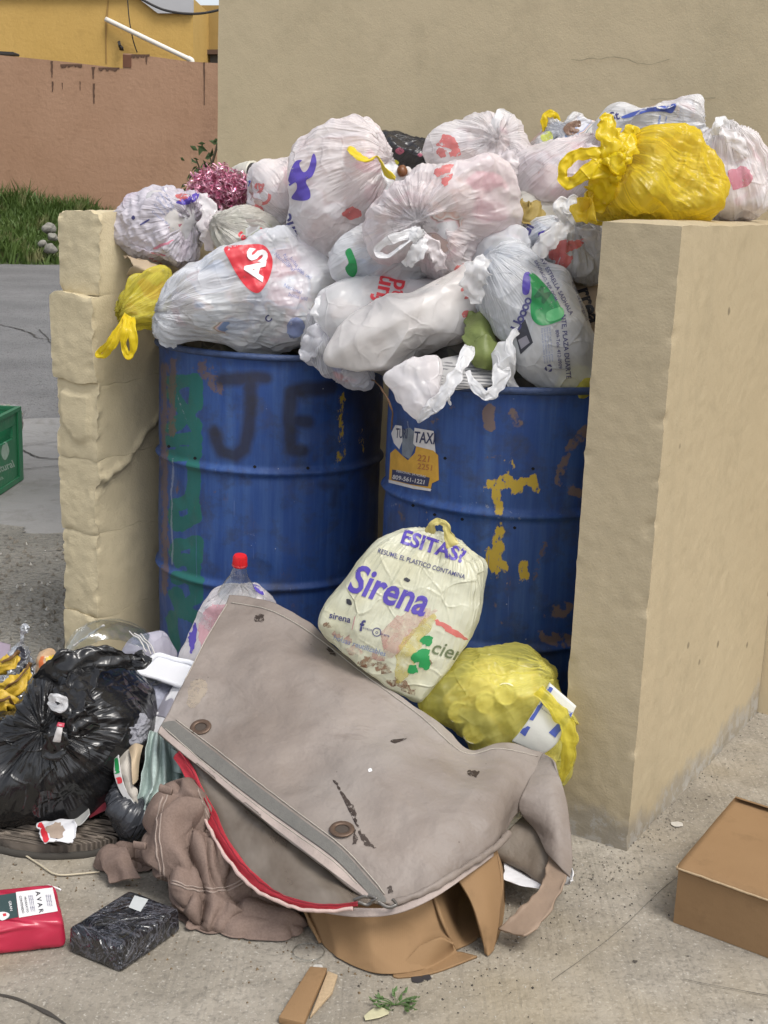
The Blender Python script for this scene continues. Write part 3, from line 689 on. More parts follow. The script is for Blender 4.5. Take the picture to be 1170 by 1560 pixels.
# weed leaning out behind the house corner
wd_ = thing('weed_plant', P(325, 250, 6.4), 'thin weed with twigs growing at the corner of the beige house', 'plant')
M_TWIG = plain('twig', (.10, .08, .05), .9); M_LEAF = plain('weed_leaf', (.06, .10, .03), .7, .3)
tw = [[(300, 300), (315, 275), (332, 218)], [(312, 280), (306, 262), (299, 243)], [(318, 268), (322, 250), (318, 232)], [(308, 286), (300, 278), (292, 266)]]
for k, p_ in enumerate(tw): strap('stem', [(x, y, 6.4 + .05 * k) for x, y in p_], .012 if k == 0 else .007, M_TWIG, wd_, thick=1, sec=6, pleats=0, wr=0)
def leaves(name, pts, D, size, mat, parent, seed=1, spread=.05):
    r = np.random.RandomState(seed); V = []; F_ = []
    for x, y in pts:
        c = P(x, y, D) + r.normal(size=3) * spread; a = r.normal(size=3); a /= np.linalg.norm(a); b = np.cross(a, r.normal(size=3)); b /= np.linalg.norm(b); L = size * r.uniform(.6, 1.3)
        n = len(V); V += [c, c + a * L * .5 + b * L * .22 + np.cross(a, b) * L * .06, c + a * L, c + a * L * .5 - b * L * .22 + np.cross(a, b) * L * .06]; F_.append([n, n + 1, n + 2, n + 3])
    return mesh(name, V, F_, mat, parent, False)
r9 = np.random.RandomState(4)
for k, (x, y) in enumerate([(x + r9.normal() * 5, y + r9.normal() * 5) for p_ in tw for x, y in p_ for _ in range(6)]): leaves('leaf', [(x, y)], 6.4, .05, M_LEAF, wd_, 3 + k, .03)
# ================================================================== THE TWO DRUMS
def seg(p, a, b):
    a = np.array(a, float); b = np.array(b, float); t = np.clip(((p - a) @ (b - a)) / max((b - a) @ (b - a), 1e-9), 0, 1)
    return np.linalg.norm(p - (a + t[:, None] * (b - a)), axis=1)
def strokes(px, lines, w, soft):
    d = np.full(len(px), 1e9)
    for L in lines:
        for a, b in zip(L[:-1], L[1:]): d = np.minimum(d, seg(px, a, b))
    return np.clip((w - d) / soft + .5, 0, 1)
def drum_mat():
    t = NT('blue_drum_paint')
    m = t.sep(t.attr('m1')); m2 = t.sep(t.attr('m2'))
    base = t.mix(t.noise(4, 4, .6), (.011, .040, .165), (.021, .068, .245))
    base = t.mix(t.ramp(t.noise(1.0, 4, .65, vec=t.map(scale=(38, 38, 2.2))), [(.42, 0), (.72, .75)]), base, (.05, .11, .28))
    base = t.mix(t.ramp(t.noise(15, 5, .7), [(.5, 0), (.68, .7)]), base, (.028, .038, .075))
    fine = t.noise(75, 4, .75); mid = t.noise(24, 4, .7)
    def brk(a, lo=.25, amt=1.0, f=fine): return t.math('MULTIPLY', t.ramp(t.math('ADD', a, t.math('MULTIPLY', t.math('SUBTRACT', f, .5), 1.6)), [(lo + .18, 0), (lo + .3, 1)]), amt)
    c = t.mix(brk(m[1], .12, .85, mid), base, (.010, .125, .085))                  # green lettering
    c = t.mix(brk(m[2], .3, .75), c, (.135, .085, .06))                                 # rust and bare primer
    dirt = t.ramp(t.noise(5, 5, .75, dist=.6), [(.52, 0), (.74, .42)]); c = t.mix(dirt, c, (.06, .055, .06)); rs = t.ramp(t.noise(34, 4, .75, vec=t.map(scale=(1, 1, .5))), [(.62, 0), (.68, .8)]); c = t.mix(t.math('MULTIPLY', rs, t.ramp(t.noise(3.5, 2), [(.5, 0), (.62, 1)])), c, (.12, .07, .05)); c = t.mix(t.math('MULTIPLY', m[0], .78), c, (.018, .014, .014))                    # black spray letters and soft dark patches
    fl3 = t.noise(1.0, 4, .75, vec=t.map(scale=(60, 60, 34))); c = t.mix(brk(m2[0], .26, .95, fl3), c, (.50, .34, .03))                                # old yellow paint
    c = t.mix(brk(m2[1], .35, .8, mid), c, (.19, .125, .085))                          # brown smears
    c = t.mix(brk(m2[2], .4, .5), c, (.28, .30, .36))                                  # scuffs
    scr = t.ramp(t.noise(1.0, 2, .5, vec=t.map(scale=(120, 120, 7), rot=(.25, .2, .1))), [(.72, 0), (.75, .55)]); c = t.mix(scr, c, (.10, .15, .33))
    pit = t.ramp(t.voro(14), [(0, .8), (.011, .6), (.014, 0)]); c = t.mix(pit, c, (.01, .01, .012))
    fl = t.ramp(t.voro(17, t.map(loc=(3, 1, 5))), [(0, .8), (.02, .5), (.03, 0)]); c = t.mix(fl, c, (.4, .42, .45))
    r = t.ramp(t.noise(12, 4), [(.3, .45), (.7, .75)])
    n = t.bump(t.math('SUBTRACT', mid, t.math('MULTIPLY', pit, 2)), .0012, .8, t.bump(t.noise(3, 3), .01, .7))
    return t.end(t.pbr(c, r, n, 0, .45))
M_DRUM = drum_mat()
M_RIM = plain('blue_rim_paint', (.035, .062, .15), .55, .6, 45, .002)
def drum(X, Y, label, seed, hoops, rim_rot=0.0):
    root = thing('oil_drum', (X, Y, .01), label, 'drum', 'blue steel drums between the walls')
    R = .2895; H = .872; na, nz = 560, 230
    a = np.linspace(0, 2 * math.pi, na, endpoint=False); z = np.linspace(.012, H, nz); A, Zg = np.meshgrid(a, z, indexing='ij')
    rr = np.full_like(Zg, R)
    for h in hoops: rr += .011 * np.exp(-((Zg - h) / .0085) ** 2) - .002 * np.exp(-((Zg - h) / .03) ** 2)
    rr += .003 * np.exp(-((Zg - H) / .012) ** 2)
    V = np.stack([X + rr * np.cos(A), Y + rr * np.sin(A), .01 + Zg], -1).reshape(-1, 3)
    den = fbm(V + seed * 5, 3.5, 3, seed) * .0035 - np.clip(fbm(V + seed * 9, 5, 2, seed + 3) - .3, 0, 1) * .012
    V[:, :2] += (V[:, :2] - [X, Y]) / R * den[:, None]
    g = np.arange(na * nz).reshape(na, nz); g2 = np.roll(g, -1, 0)
    Fq = np.stack([g[:, :-1], g2[:, :-1], g2[:, 1:], g[:, 1:]], -1).reshape(-1, 4)
    body = mesh('drum_body', V, Fq, M_DRUM, root)
    # open top: inner skin and floor
    ai = np.linspace(0, 2 * math.pi, 64, endpoint=False); prof = [(R - .004, H), (R - .02, .8), (R - .02, .03), (.001, .02)]
    Vi = np.concatenate([np.stack([X + r_ * np.cos(ai), Y + r_ * np.sin(ai), 0 * ai + .01 + z_], -1) for r_, z_ in prof]); gi = np.arange(256).reshape(4, 64); gj = np.roll(gi, -1, 1)
    mesh('inner_skin', Vi, np.stack([gi[:-1], gi[1:], gj[1:], gj[:-1]], -1).reshape(-1, 4), plain('drum_inside', (.03, .035, .06), .7, .3), root)
    k = 120; b = np.linspace(0, 2 * math.pi, k, endpoint=False)
    ring = np.stack([X + (R + .003) * np.cos(b), Y + (R + .003) * np.sin(b), .01 + H + .002 + .002 * np.sin(3 * b + seed)], -1)
    strap('rim', ring, .0165, M_RIM, root, thick=1.0, closed=True, sec=10, n=2, pleats=0, wr=0, worldpts=True)
    ring2 = np.stack([X + (R) * np.cos(b), Y + (R) * np.sin(b), 0 * b + .018], -1)
    strap('foot_ring', ring2, .014, M_RIM, root, thick=1.0, closed=True, sec=8, n=1, pleats=0, wr=0, worldpts=True)
    return root, body, V
d1, b1, V1 = drum(-.305, 3.395, 'blue steel drum with black letters J E, heaped with white bags', 2, (.592, .298))
d2, b2, V2 = drum(.29, 3.0, 'blue steel drum with torn taxi sticker and flaking yellow paint', 5, (.606, .305))
front = lambda V, X, Y: ((V[:, :2] - [X, Y]) @ (-np.array([X, Y]))) > 0
def setmask(body, V, X, Y, m1, m2):
    f = front(V, X, Y).astype(float)
    for nm, m in (('m1', m1), ('m2', m2)):
        a = body.data.attributes.new(nm, 'FLOAT_VECTOR', 'POINT'); a.data.foreach_set('vector', (np.stack(m, -1) * f[:, None]).astype(np.float32).ravel())
px = topx(V1); wob = np.stack([fbm(V1, 14, 2, 3), fbm(V1, 14, 2, 9)], -1) * 3.0; q = px + wob
J = [[(340, 579), (405, 577)], [(380, 582), (381, 610), (378, 660), (372, 684), (357, 696), (338, 690), (331, 672), (328, 658)]]
E = [[(446, 596), (470, 592), (506, 590)], [(444, 598), (442, 640), (444, 684)], [(444, 641), (470, 642)], [(444, 684), (462, 686)]]
black = np.maximum(strokes(q, J, 10, 9), strokes(q, E, 10, 8) * .95)
black = np.maximum(black, strokes(q, [[(500, 588), (560, 592)]], 9, 22) * .5); black = np.maximum(black, strokes(q, [[(490, 738), (520, 742)], [(512, 744), (510, 768)]], 6, 9) * .65)
black = np.maximum(black, strokes(q, [[(548, 600), (590, 640), (585, 700)], [(560, 600), (575, 720)]], 26, 30) * .75)  # wide soft dark patch towards the right edge of the drum
gs_ = [[(262, 580), (298, 580), (298, 620), (262, 652)], [(262, 600), (298, 650)], [(262, 672), (298, 668), (298, 690), (264, 694)], [(294, 700), (294, 752)], [(268, 770), (294, 762), (298, 790), (270, 800), (264, 782)],
       [(268, 832), (300, 826), (300, 850), (272, 856), (266, 838)], [(270, 880), (300, 884)], [(296, 866), (298, 912), (274, 928)], [(268, 905), (276, 930), (300, 940)], [(262, 940), (266, 985)]]
green = strokes(q, gs_, 9, 7)
f1 = fbm(V1, 9, 3, 30)
rust = np.maximum(strokes(q, [[(262, 550), (262, 660)], [(250, 560), (252, 900)]], 7, 10) * .75, strokes(q, [[(310, 560), (332, 590)]], 16, 20) * .62)
rust = np.maximum(rust, np.clip(fbm(V1, 6, 3, 44) - .5, 0, 1) * .75)
yel = np.maximum(strokes(q, [[(522, 600), (518, 655), (515, 712)], [(548, 655), (556, 685)]], 9, 16) * .62, 0)
scuff = np.maximum(strokes(q, [[(262, 700), (262, 860)]], 1.6, 2) * .9, strokes(q, [[(270, 600), (286, 650)]], 1.2, 2) * .8)
scuff = np.maximum(scuff, strokes(q, [[(405, 620), (418, 650)], [(380, 800), (392, 840)]], 12, 18) * .4)
setmask(b1, V1, -.305, 3.395, (black, green, rust), (yel * .70, rust * 0, scuff))
px = topx(V2); wob = np.stack([fbm(V2, 22, 3, 13), fbm(V2, 22, 3, 19)], -1) * 4.0; q = px + wob
yel = np.maximum(strokes(q, [[(748, 738), (812, 735)], [(770, 728), (790, 745)], [(756, 745), (760, 778)], [(812, 732), (816, 748)]], 9, 9), strokes(q, [[(762, 812), (748, 850)], [(745, 856), (770, 866)], [(758, 830), (756, 864)]], 11, 9))
yel = np.maximum(yel, strokes(q, [[(798, 862), (800, 876)]], 9, 8) * .9); yel = np.maximum(yel, strokes(q, [[(740, 742), (820, 742)], [(745, 880), (812, 880)], [(770, 700), (775, 725)]], 10, 18) * .55); yel = np.maximum(yel, strokes(q, [[(762, 790), (760, 812)], [(648, 780), (652, 812)], [(780, 700), (782, 720)], [(770, 870), (775, 890)]], 5, 9) * .6)
brown = np.maximum(strokes(q, [[(745, 625), (745, 650)], [(780, 632), (788, 648)]], 11, 9) * .85, strokes(q, [[(893, 655), (862, 690), (852, 735), (880, 748)]], 11, 10) * .8)
brown = np.maximum(brown, strokes(q, [[(838, 932), (862, 926)], [(832, 968), (862, 975)]], 15, 10) * .85)
brown = np.maximum(brown, strokes(q, [[(805, 655), (815, 690)], [(826, 640), (826, 658)], [(745, 885), (765, 950)], [(784, 915), (778, 945)], [(752, 905), (760, 940)]], 6, 14) * .5)
scuff = np.maximum(strokes(q, [[(700, 758), (800, 788)], [(590, 770), (640, 760)], [(750, 788), (795, 790)]], 5, 9) * .55, strokes(q, [[(740, 600), (790, 612)], [(620, 640), (625, 680)]], 3, 6) * .6)
rust = np.maximum(strokes(q, [[(606, 770), (612, 790)], [(830, 830), (815, 880)], [(690, 620), (660, 640)]], 7, 14) * .55, strokes(q, [[(740, 700), (790, 690)]], 4, 10) * .5)
setmask(b2, V2, .29, 3.0, (yel * 0, yel * 0, rust), (yel * .66, brown * .82, scuff))
T2 = bvh_of(b2)
M_HOLE = plain('punched_hole', (.004, .004, .005), .9)
for drm, tr, pts in ((d1, bvh_of(b1), [(388, 711), (469, 713), (297, 698), (257, 680)]), (d2, T2, [(678, 698), (812, 714), (629, 770), (662, 784), (704, 791), (784, 804)])):
    for x, y in pts: shape_print([(x - 2.6, y), (x, y - 2.4), (x + 2.8, y + .3), (x, y + 2.6)], tr, M_HOLE, drm, 'punched_hole', off=.0008)
# torn sticker
M_STW = plain('sticker_white', (.60, .57, .56), .6, .2, 60); M_STY = plain('sticker_orange', (.55, .30, .035), .6, .3, 40); M_STB = plain('sticker_navy', (.03, .035, .09), .6, .2, 60); M_STG = plain('sticker_glue', (.17, .19, .22), .8, .4, 60)
st = shape_print([(602, 648), (613, 648), (612, 672), (608, 684), (600, 676), (596, 660)], T2, M_STW, d2, 'sticker_scrap', False, .0012, 5, 2.0, 2)
shape_print([(632, 652), (661, 657), (664, 690), (640, 686), (629, 676)], T2, M_STW, d2, 'sticker_scrap', False, .0012, 5, 1.5, 4)
shape_print([(611, 655), (624, 652), (634, 660), (632, 682), (625, 700), (612, 692)], T2, M_STG, d2, 'sticker_scrap', False, .001, 5, 2.5, 6)
stk = shape_print([(594, 690), (602, 683), (612, 694), (622, 702), (632, 690), (634, 680), (660, 686), (667, 694), (668, 732), (658, 736), (656, 748), (630, 745), (592, 733)], T2, M_STY, d2, 'sticker', False, .0013, 5, 1.5, 8)
shape_print([(598, 715), (630, 722), (655, 728), (652, 741), (625, 738), (596, 731)], T2, M_STB, d2, 'sticker_band', False, .0020, 5, 1.0, 9)
shape_print([(592, 731), (630, 740), (657, 745), (656, 748.5), (630, 745), (592, 735)], T2, M_STW, d2, 'sticker_border', False, .0022, 5, .6, 10)
lettering('TAXI', (647, 668), 17, -6, T2, M_STB, d2, .03, sx=.62, off=.0022, ml=5)
lettering('TURI', (612, 661), 15, -4, T2, M_STB, d2, .02, sx=.4, off=.0022, ml=5)
lettering('221', (646, 699), 10, -8, T2, plain('sticker_rust', (.38, .14, .04), .7), d2, .02, off=.0024, ml=5)
lettering('2251', (648, 712), 9, -8, T2, plain('sticker_rust', (.38, .14, .04), .7), d2, .02, off=.0024, ml=5)
lettering('PERSONAL 24 HORAS', (626, 722), 3.4, -11, T2, M_STW, d2, .01, off=.0028, ml=4)
lettering('809-561-1221', (623, 731), 6.5, -10, T2, M_STW, d2, .03, off=.0028, ml=4)
# ================================================================== THE HEAP OF BAGS
W = (.90, .90, .91); W2 = (.91, .885, .89); WB = (.87, .89, .92)
PAL_A = [(.80, .78, .78), (.55, .16, .20), (.80, .80, .84), (.20, .30, .52), (.82, .62, .58), (.34, .26, .18), (.84, .84, .84), (.12, .16, .20), (.82, .80, .76)]
PAL_B = [(.82, .76, .76), (.74, .30, .38), (.84, .78, .78), (.72, .48, .42), (.82, .80, .80), (.40, .22, .18), (.80, .60, .64), (.84, .84, .88)]
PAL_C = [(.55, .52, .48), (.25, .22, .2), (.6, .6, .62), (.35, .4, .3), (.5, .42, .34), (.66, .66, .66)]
PAL_Y = [(.66, .58, .22), (.42, .34, .16), (.72, .68, .46), (.34, .34, .16), (.66, .54, .30), (.76, .74, .62), (.25, .22, .12), (.70, .70, .66)]
S_A = stuffing('mixed_rubbish', PAL_A); S_B = stuffing('pinkish_rubbish', PAL_B, 15); S_C = stuffing('drab_rubbish', PAL_C, 20); S_Y = stuffing('yellowed_rubbish', PAL_Y, 15)
S_W = stuffing('white_paper_rubbish', [(.70, .69, .68), (.64, .62, .60), (.70, .66, .64), (.58, .58, .60)], 10)
F_W = film('white_film', W, .60); F_W2 = film('white_film_warm', W2, .54, tint=(.86, .66, .68), tamt=.25)
F_P = film('pinkish_film', (.91, .87, .88), .50, tint=(.88, .66, .70), tamt=.28); F_B = film('bluish_film', WB, .50, tint=(.64, .70, .82), tamt=.3)
F_T = film('thin_clear_film', (.84, .84, .87), .34, .18); F_Y = film('yellow_film', (.90, .72, .06), .48, .22, transl=.45); F_YD = film('yellow_film_dense', (.88, .70, .02), .88, .3, transl=.4)
F_YG = film('yellow_green_film', (.84, .76, .13), .42, .26, transl=.4); F_K = film('black_film', (.012, .012, .013), 1.0, .2, crump=.45, pleat=.55, transl=0.0); F_KG = film('dark_see_through_film', (.03, .03, .035), .9, .25, transl=.05)
F_S = film('cream_film', (.82, .82, .66), .84, .3, tint=(.70, .62, .30), tamt=.35); F_M = film('smooth_white_film', (.86, .83, .81), .8, .3, crump=.8, tint=(.70, .60, .56), tamt=.3)
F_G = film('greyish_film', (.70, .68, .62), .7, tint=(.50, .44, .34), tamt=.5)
INK_R = worn('red_ink', (.62, .035, .05), 0.95, 0.13); INK_V = worn('violet_ink', (.085, .055, .36), 0.95, 0.13); INK_G = worn('green_ink', (.015, .26, .07), 0.95, 0.13)
INK_K = plain('black_ink', (.03, .03, .04), .45, .1, 30); INK_N = plain('navy_ink', (.05, .05, .16), .45, .1, 30); INK_W = plain('white_ink', (.74, .73, .73), .4, .05, 30)
INK_RP = worn('faded_red_ink', (.62, .13, .12), 0.75, 0.15); INK_B = worn('blue_ink', (.07, .11, .42), 0.95, 0.12); INK_LB = worn('pale_blue_ink', (.22, .28, .50), 0.7, 0.15); INK_PK = worn('pink_ink', (.60, .16, .24), 0.6, 0.16)
BG = 'carrier bags heaped on the blue drums'
BAGS = {}
def bag(key, label, D, thick, ol, mat, stuff=None, knot=None, N=46, seed=1, crease=.007, pleat=.008, lump=.024, group=BG, name='plastic_bag', cat='bag', inner=.845, tcol=None, **kw):
    ol = np.asarray(ol, float); base = P(ol[:, 0].mean(), ol[:, 1].max(), D)
    r = thing(name, base, label, cat, group); kw.setdefault('poly', .8); f = blob('bag_film', ol, D, thick, mat, r, N=N, seed=seed, knot=knot, crease=crease, pleat=pleat, lump=lump, **kw)
    if stuff is not None:
        kk = {k: v for k, v in kw.items() if k in ('e', 'back', 'tilt', 'floor', 'poly')}
        blob('contents', ol, D, thick, stuff, r, N=22, seed=seed + 40, crease=.004, cfreq=13, lump=lump * .6, shrink=inner, pseed=seed, **kk)
    BAGS[key] = (r, f, bvh_of(f)); return BAGS[key]
def loop(b, pts, wid, mat, name='handle', **kw): return strap(name, pts, wid, mat, b[0], **kw)
def ink(b, txt, at, size, ang, mat, **kw): return lettering(txt, at, size, ang, b[2], mat, b[0], **kw)
def blot(b, pts, mat, name='printed_shape', **kw): return shape_print(pts, b[2], mat, b[0], name, **kw)

# rubbish filling the drums, seen in the gaps between the bags
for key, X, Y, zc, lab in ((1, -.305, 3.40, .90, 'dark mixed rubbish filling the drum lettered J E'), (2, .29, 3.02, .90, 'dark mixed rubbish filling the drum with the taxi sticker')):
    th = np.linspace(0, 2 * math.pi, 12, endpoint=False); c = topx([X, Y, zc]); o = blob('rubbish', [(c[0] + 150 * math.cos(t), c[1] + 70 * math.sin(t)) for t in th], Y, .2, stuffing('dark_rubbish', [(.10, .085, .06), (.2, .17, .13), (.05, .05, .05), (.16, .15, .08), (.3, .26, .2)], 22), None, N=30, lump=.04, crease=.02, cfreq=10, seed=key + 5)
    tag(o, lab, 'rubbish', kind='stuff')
BLK = film('faint_film', (.5, .5, .5), .8)
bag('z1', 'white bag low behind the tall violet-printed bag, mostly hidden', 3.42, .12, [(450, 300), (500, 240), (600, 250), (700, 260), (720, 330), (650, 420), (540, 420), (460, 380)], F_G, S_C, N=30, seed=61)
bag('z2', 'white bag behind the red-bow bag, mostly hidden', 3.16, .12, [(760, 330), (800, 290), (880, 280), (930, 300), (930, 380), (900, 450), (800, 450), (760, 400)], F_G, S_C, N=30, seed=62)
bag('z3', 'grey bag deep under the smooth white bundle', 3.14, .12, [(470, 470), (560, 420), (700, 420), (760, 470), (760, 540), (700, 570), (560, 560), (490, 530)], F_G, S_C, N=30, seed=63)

# --- back row, left to right
b = bag('B7', 'black bag with pink and yellow dots behind the tall white bag', 3.46, .09, [(560, 235), (578, 207), (612, 207), (652, 217), (672, 250), (640, 285), (600, 290), (570, 265)], F_KG, S_C, inner=.7, N=30, seed=7, knot=(660, 225), crease=.008)
for x, y, r_, m in ((609, 230, 7, INK_PK), (602, 248, 6, plain('yellow_dot', (.62, .6, .05), .4)), (640, 236, 4, INK_PK), (590, 222, 4, INK_PK)): blot(b, [(x - r_, y), (x, y - r_ * .8), (x + r_, y), (x, y + r_ * .8)], m)
b = bag('B3', 'white bag with red lettering between the pink foil shreds and tall bag', 3.38, .10, [(370, 300), (378, 272), (396, 258), (422, 252), (448, 250), (468, 280), (465, 330), (450, 368), (415, 366), (388, 348), (368, 325)], F_W2, S_B, knot=(455, 350), N=44, seed=12)
ink(b, 'a', (393, 283), 20, 70, INK_RP, bold=.05); ink(b, 'OC', (396, 314), 22, 65, INK_RP, bold=.06); ink(b, 'a', (393, 338), 16, 60, INK_RP, bold=.04); blot(b, [(366, 300), (378, 276), (382, 280), (370, 304)], INK_B)
b = bag('B22', 'crumpled white bag with thin yellow handle on the back ridge', 3.30, .09, [(800, 222), (812, 205), (828, 192), (850, 200), (862, 184), (880, 176), (900, 184), (925, 200), (925, 240), (860, 250), (815, 245)], F_W, S_A, knot=(850, 212), N=44, seed=22, crease=.009)
loop(b, [(832, 205, 3.24), (829, 186, 3.23), (832, 175, 3.23), (844, 174, 3.23), (849, 184, 3.24), (848, 203, 3.24)], .016, F_YD, seed=3)
blot(b, [(858, 196), (868, 186), (884, 184), (882, 200), (866, 206)], plain('brown_ink', (.2, .12, .08), .5)); blot(b, [(824, 205), (838, 200), (842, 212), (828, 216)], plain('lime_ink', (.5, .55, .12), .5))
b = bag('B8', 'white bag with red print and upright handle loop, on the top', 3.30, .12, [(643, 255), (654, 226), (682, 204), (722, 188), (752, 184), (778, 192), (798, 215), (806, 250), (795, 280), (745, 295), (700, 295), (660, 285)], F_W2, S_B, knot=(748, 235), N=50, seed=8)
loop(b, [(742, 232, 3.2), (750, 205, 3.18), (757, 182, 3.18), (767, 172, 3.2), (777, 182, 3.22), (782, 205, 3.22), (790, 232, 3.2)], [.04, .03, .022, .02, .022, .03, .04], F_W, seed=4)
for pts in ([(664, 222), (676, 206), (690, 208), (700, 222), (690, 228), (680, 224)], [(668, 226), (680, 230), (676, 240), (666, 236)], [(684, 232), (698, 226), (702, 234), (688, 240)]): blot(b, pts, INK_RP, rag=3)
b = bag('B21', 'plain pale pink bag behind the knotted pinkish bag', 3.16, .12, [(782, 250), (798, 226), (840, 216), (884, 212), (912, 225), (915, 270), (890, 300), (850, 318), (812, 322), (788, 300)], F_P, S_B, knot=(898, 222), N=44, seed=21, crease=.004)
b = bag('B23', 'white bag with blue printed edge, highest beyond the yellow bag', 3.06, .11, [(915, 200), (928, 180), (945, 167), (990, 161), (1030, 157), (1056, 156), (1066, 185), (1075, 220), (1050, 250), (980, 260), (930, 240)], F_W, S_A, knot=(1062, 205), inner=.78, N=48, seed=23, crease=.007, fk=4)
blot(b, [(948, 177), (980, 166), (1012, 161), (1030, 158), (1024, 172), (1010, 170), (985, 171), (955, 180)], INK_B); ink(b, 'St', (936, 177), 13, 12, INK_N, bold=.04)
blot(b, [(1004, 178), (1007, 178), (1002, 206), (999, 206)], INK_LB); blot(b, [(1014, 180), (1016, 180), (1012, 208), (1010, 208)], INK_LB)
b = bag('B25', 'white bag with pink contents at the far right end of the wall', 2.94, .10, [(1048, 235), (1062, 208), (1085, 196), (1096, 184), (1106, 200), (1130, 212), (1150, 232), (1166, 265), (1170, 300), (1166, 337), (1120, 340), (1085, 330), (1060, 290)], F_W2, S_B, knot=(1092, 198), N=50, seed=25, pk=9, plen=.2, pleat=.011)
blot(b, [(1112, 258), (1140, 256), (1146, 276), (1120, 290), (1112, 275)], INK_PK, rag=4)
loop(b, [(1090, 205, 2.84), (1092, 192, 2.83), (1100, 183, 2.84), (1106, 192, 2.85), (1103, 206, 2.85)], .02, F_W, seed=5)

# --- left end
b = bag('B1', 'crumpled lilac and white bag drooping over the block wall', 3.34, .085, [(177, 338), (190, 320), (215, 302), (240, 292), (272, 288), (302, 290), (322, 303), (324, 335), (318, 372), (300, 398), (268, 410), (236, 404), (206, 384), (186, 362)], film('lilac_film', (.72, .68, .74), .85, tint=(.62, .42, .56), tamt=.4), S_W, knot=(305, 342), N=62, seed=31, crease=.011, pleat=.012, cfreq=13)
blot(b, [(268, 308), (286, 300), (303, 292), (300, 304), (284, 312)], INK_V); blot(b, [(266, 298), (280, 294), (288, 300), (276, 306)], INK_RP, rag=2)
for i in range(5): ink(b, 'Consumo de bolsas', (256 - i * 1.5, 300 + i * 9), 4.2, -62 + i * 6, INK_LB, bold=.0, ml=5)
blot(b, [(200, 332), (203, 328), (206, 332), (203, 335)], INK_N); blot(b, [(214, 341), (226, 334), (227, 336), (215, 343)], INK_N)
for p_ in ([(236, 376), (262, 366), (263, 368), (238, 379)], [(228, 392), (246, 400), (246, 403), (229, 396)], [(262, 344), (300, 336), (300, 338), (262, 347)], [(232, 384), (250, 388), (250, 390), (232, 387)]): blot(b, p_, INK_PK, rag=2)
b = bag('B4', 'small dingy beige bag with red print under the pink foil shreds', 3.27, .07, [(328, 362), (335, 338), (352, 322), (378, 318), (405, 330), (430, 350), (432, 378), (400, 392), (352, 388)], F_G, S_C, knot=(340, 345), N=44, seed=32, crease=.009)
ink(b, 'a', (369, 357), 20, 35, INK_R, bold=.05); ink(b, 'al', (398, 360), 20, 35, INK_R, bold=.05)
# pink foil shreds
def tinsel():
    r = np.random.RandomState(4); n = 760; VV = []; FF = []; c0 = P(336, 292, 3.44)
    for i in range(n):
        u = r.normal(size=3); u /= np.linalg.norm(u); rad_ = r.rand() ** .4
        c = c0 + u * rad_ * np.array([.085, .07, .062]); L = r.uniform(.02, .05); wd = r.uniform(.0012, .0028); t = np.linspace(0, 1, 7)
        a1, a2 = r.uniform(0, 6.3, 2); f = r.uniform(3, 8); d = r.normal(size=3); d /= np.linalg.norm(d); h = np.cross(d, r.normal(size=3)); h /= np.linalg.norm(h); k = np.cross(d, h)
        pth = c + ((t - .5) * L)[:, None] * d + (np.sin(t * f + a1) * .010)[:, None] * h + (np.cos(t * f + a2) * .010)[:, None] * k
        s = np.cos(t * 5 + a2)[:, None] * h + np.sin(t * 5 + a2)[:, None] * k; b0 = len(VV) * 14; VV.append(np.stack([pth - s * wd, pth + s * wd], 1).reshape(-1, 3))
        q = np.arange(6)[:, None] * 2 + b0; FF.append(np.concatenate([q, q + 1, q + 3, q + 2], 1))
    t_ = NT('pink_foil'); c = t_.mix(t_.ramp(t_.noise(60, 2), [(.35, 0), (.65, 1)]), (.50, .09, .20), (.80, .50, .60))
    tag(mesh('foil_shreds', np.concatenate(VV), np.concatenate(FF), t_.end(t_.pbr(c, .28, None, .55)), None), 'ball of shiny pink foil shreds between the lilac bag and red-lettered bag', 'foil', kind='stuff')
tinsel()
bxs = thing('yogurt_cup', P(378, 262, 3.5), 'pale empty cup lying behind the pink foil shreds', 'cup'); strap('cup_body', [(362, 268, 3.55), (372, 264, 3.52), (386, 262, 3.5)], [.05, .055, .06], plain('pale_cup', (.6, .58, .5), .4), bxs, thick=1, pleats=0); strap('cup_mouth', [(383, 262, 3.5), (388, 262, 3.49)], .045, M_BLK, bxs, thick=1, pleats=0)

# --- tall violet-printed bag
b = bag('B5', 'tall white bag with big violet print, left of centre', 3.24, .14, [(436, 305), (442, 265), (456, 236), (476, 214), (505, 198), (532, 193), (560, 198), (582, 218), (600, 250), (614, 290), (606, 325), (580, 352), (545, 372), (505, 393), (468, 390), (444, 370), (435, 340)], F_W2, S_B, knot=(588, 262), N=80, seed=5, pk=7, plen=.22, pleat=.010, crease=.007)
blot(b, [(476, 236), (470, 256), (462, 262), (456, 250), (460, 244), (450, 246), (442, 262), (438, 284), (450, 278), (452, 288), (444, 302), (460, 306), (472, 302), (472, 290), (466, 276), (476, 268), (482, 250), (480, 236)], INK_V, 'printed_logo')
ink(b, 'our', (443, 342), 20, -72, INK_N, bold=.05)
blot(b, [(522, 322), (540, 316), (552, 326), (540, 334), (526, 332)], INK_RP, rag=4)
b2_ = thing('yellow_strap', P(560, 250, 3.1), 'shiny yellow printed strip twisted across the tall bag neck', 'strip')
strap('strip', [(532, 224, 3.12), (545, 238, 3.08), (560, 244, 3.05), (575, 240, 3.06), (588, 262, 3.04), (602, 272, 3.03)], [.014, .026, .02, .014, .02, .012], plain('yellow_strip', (.68, .52, .02), .35, .15, 30), b2_, thick=.3, twist=2.5)
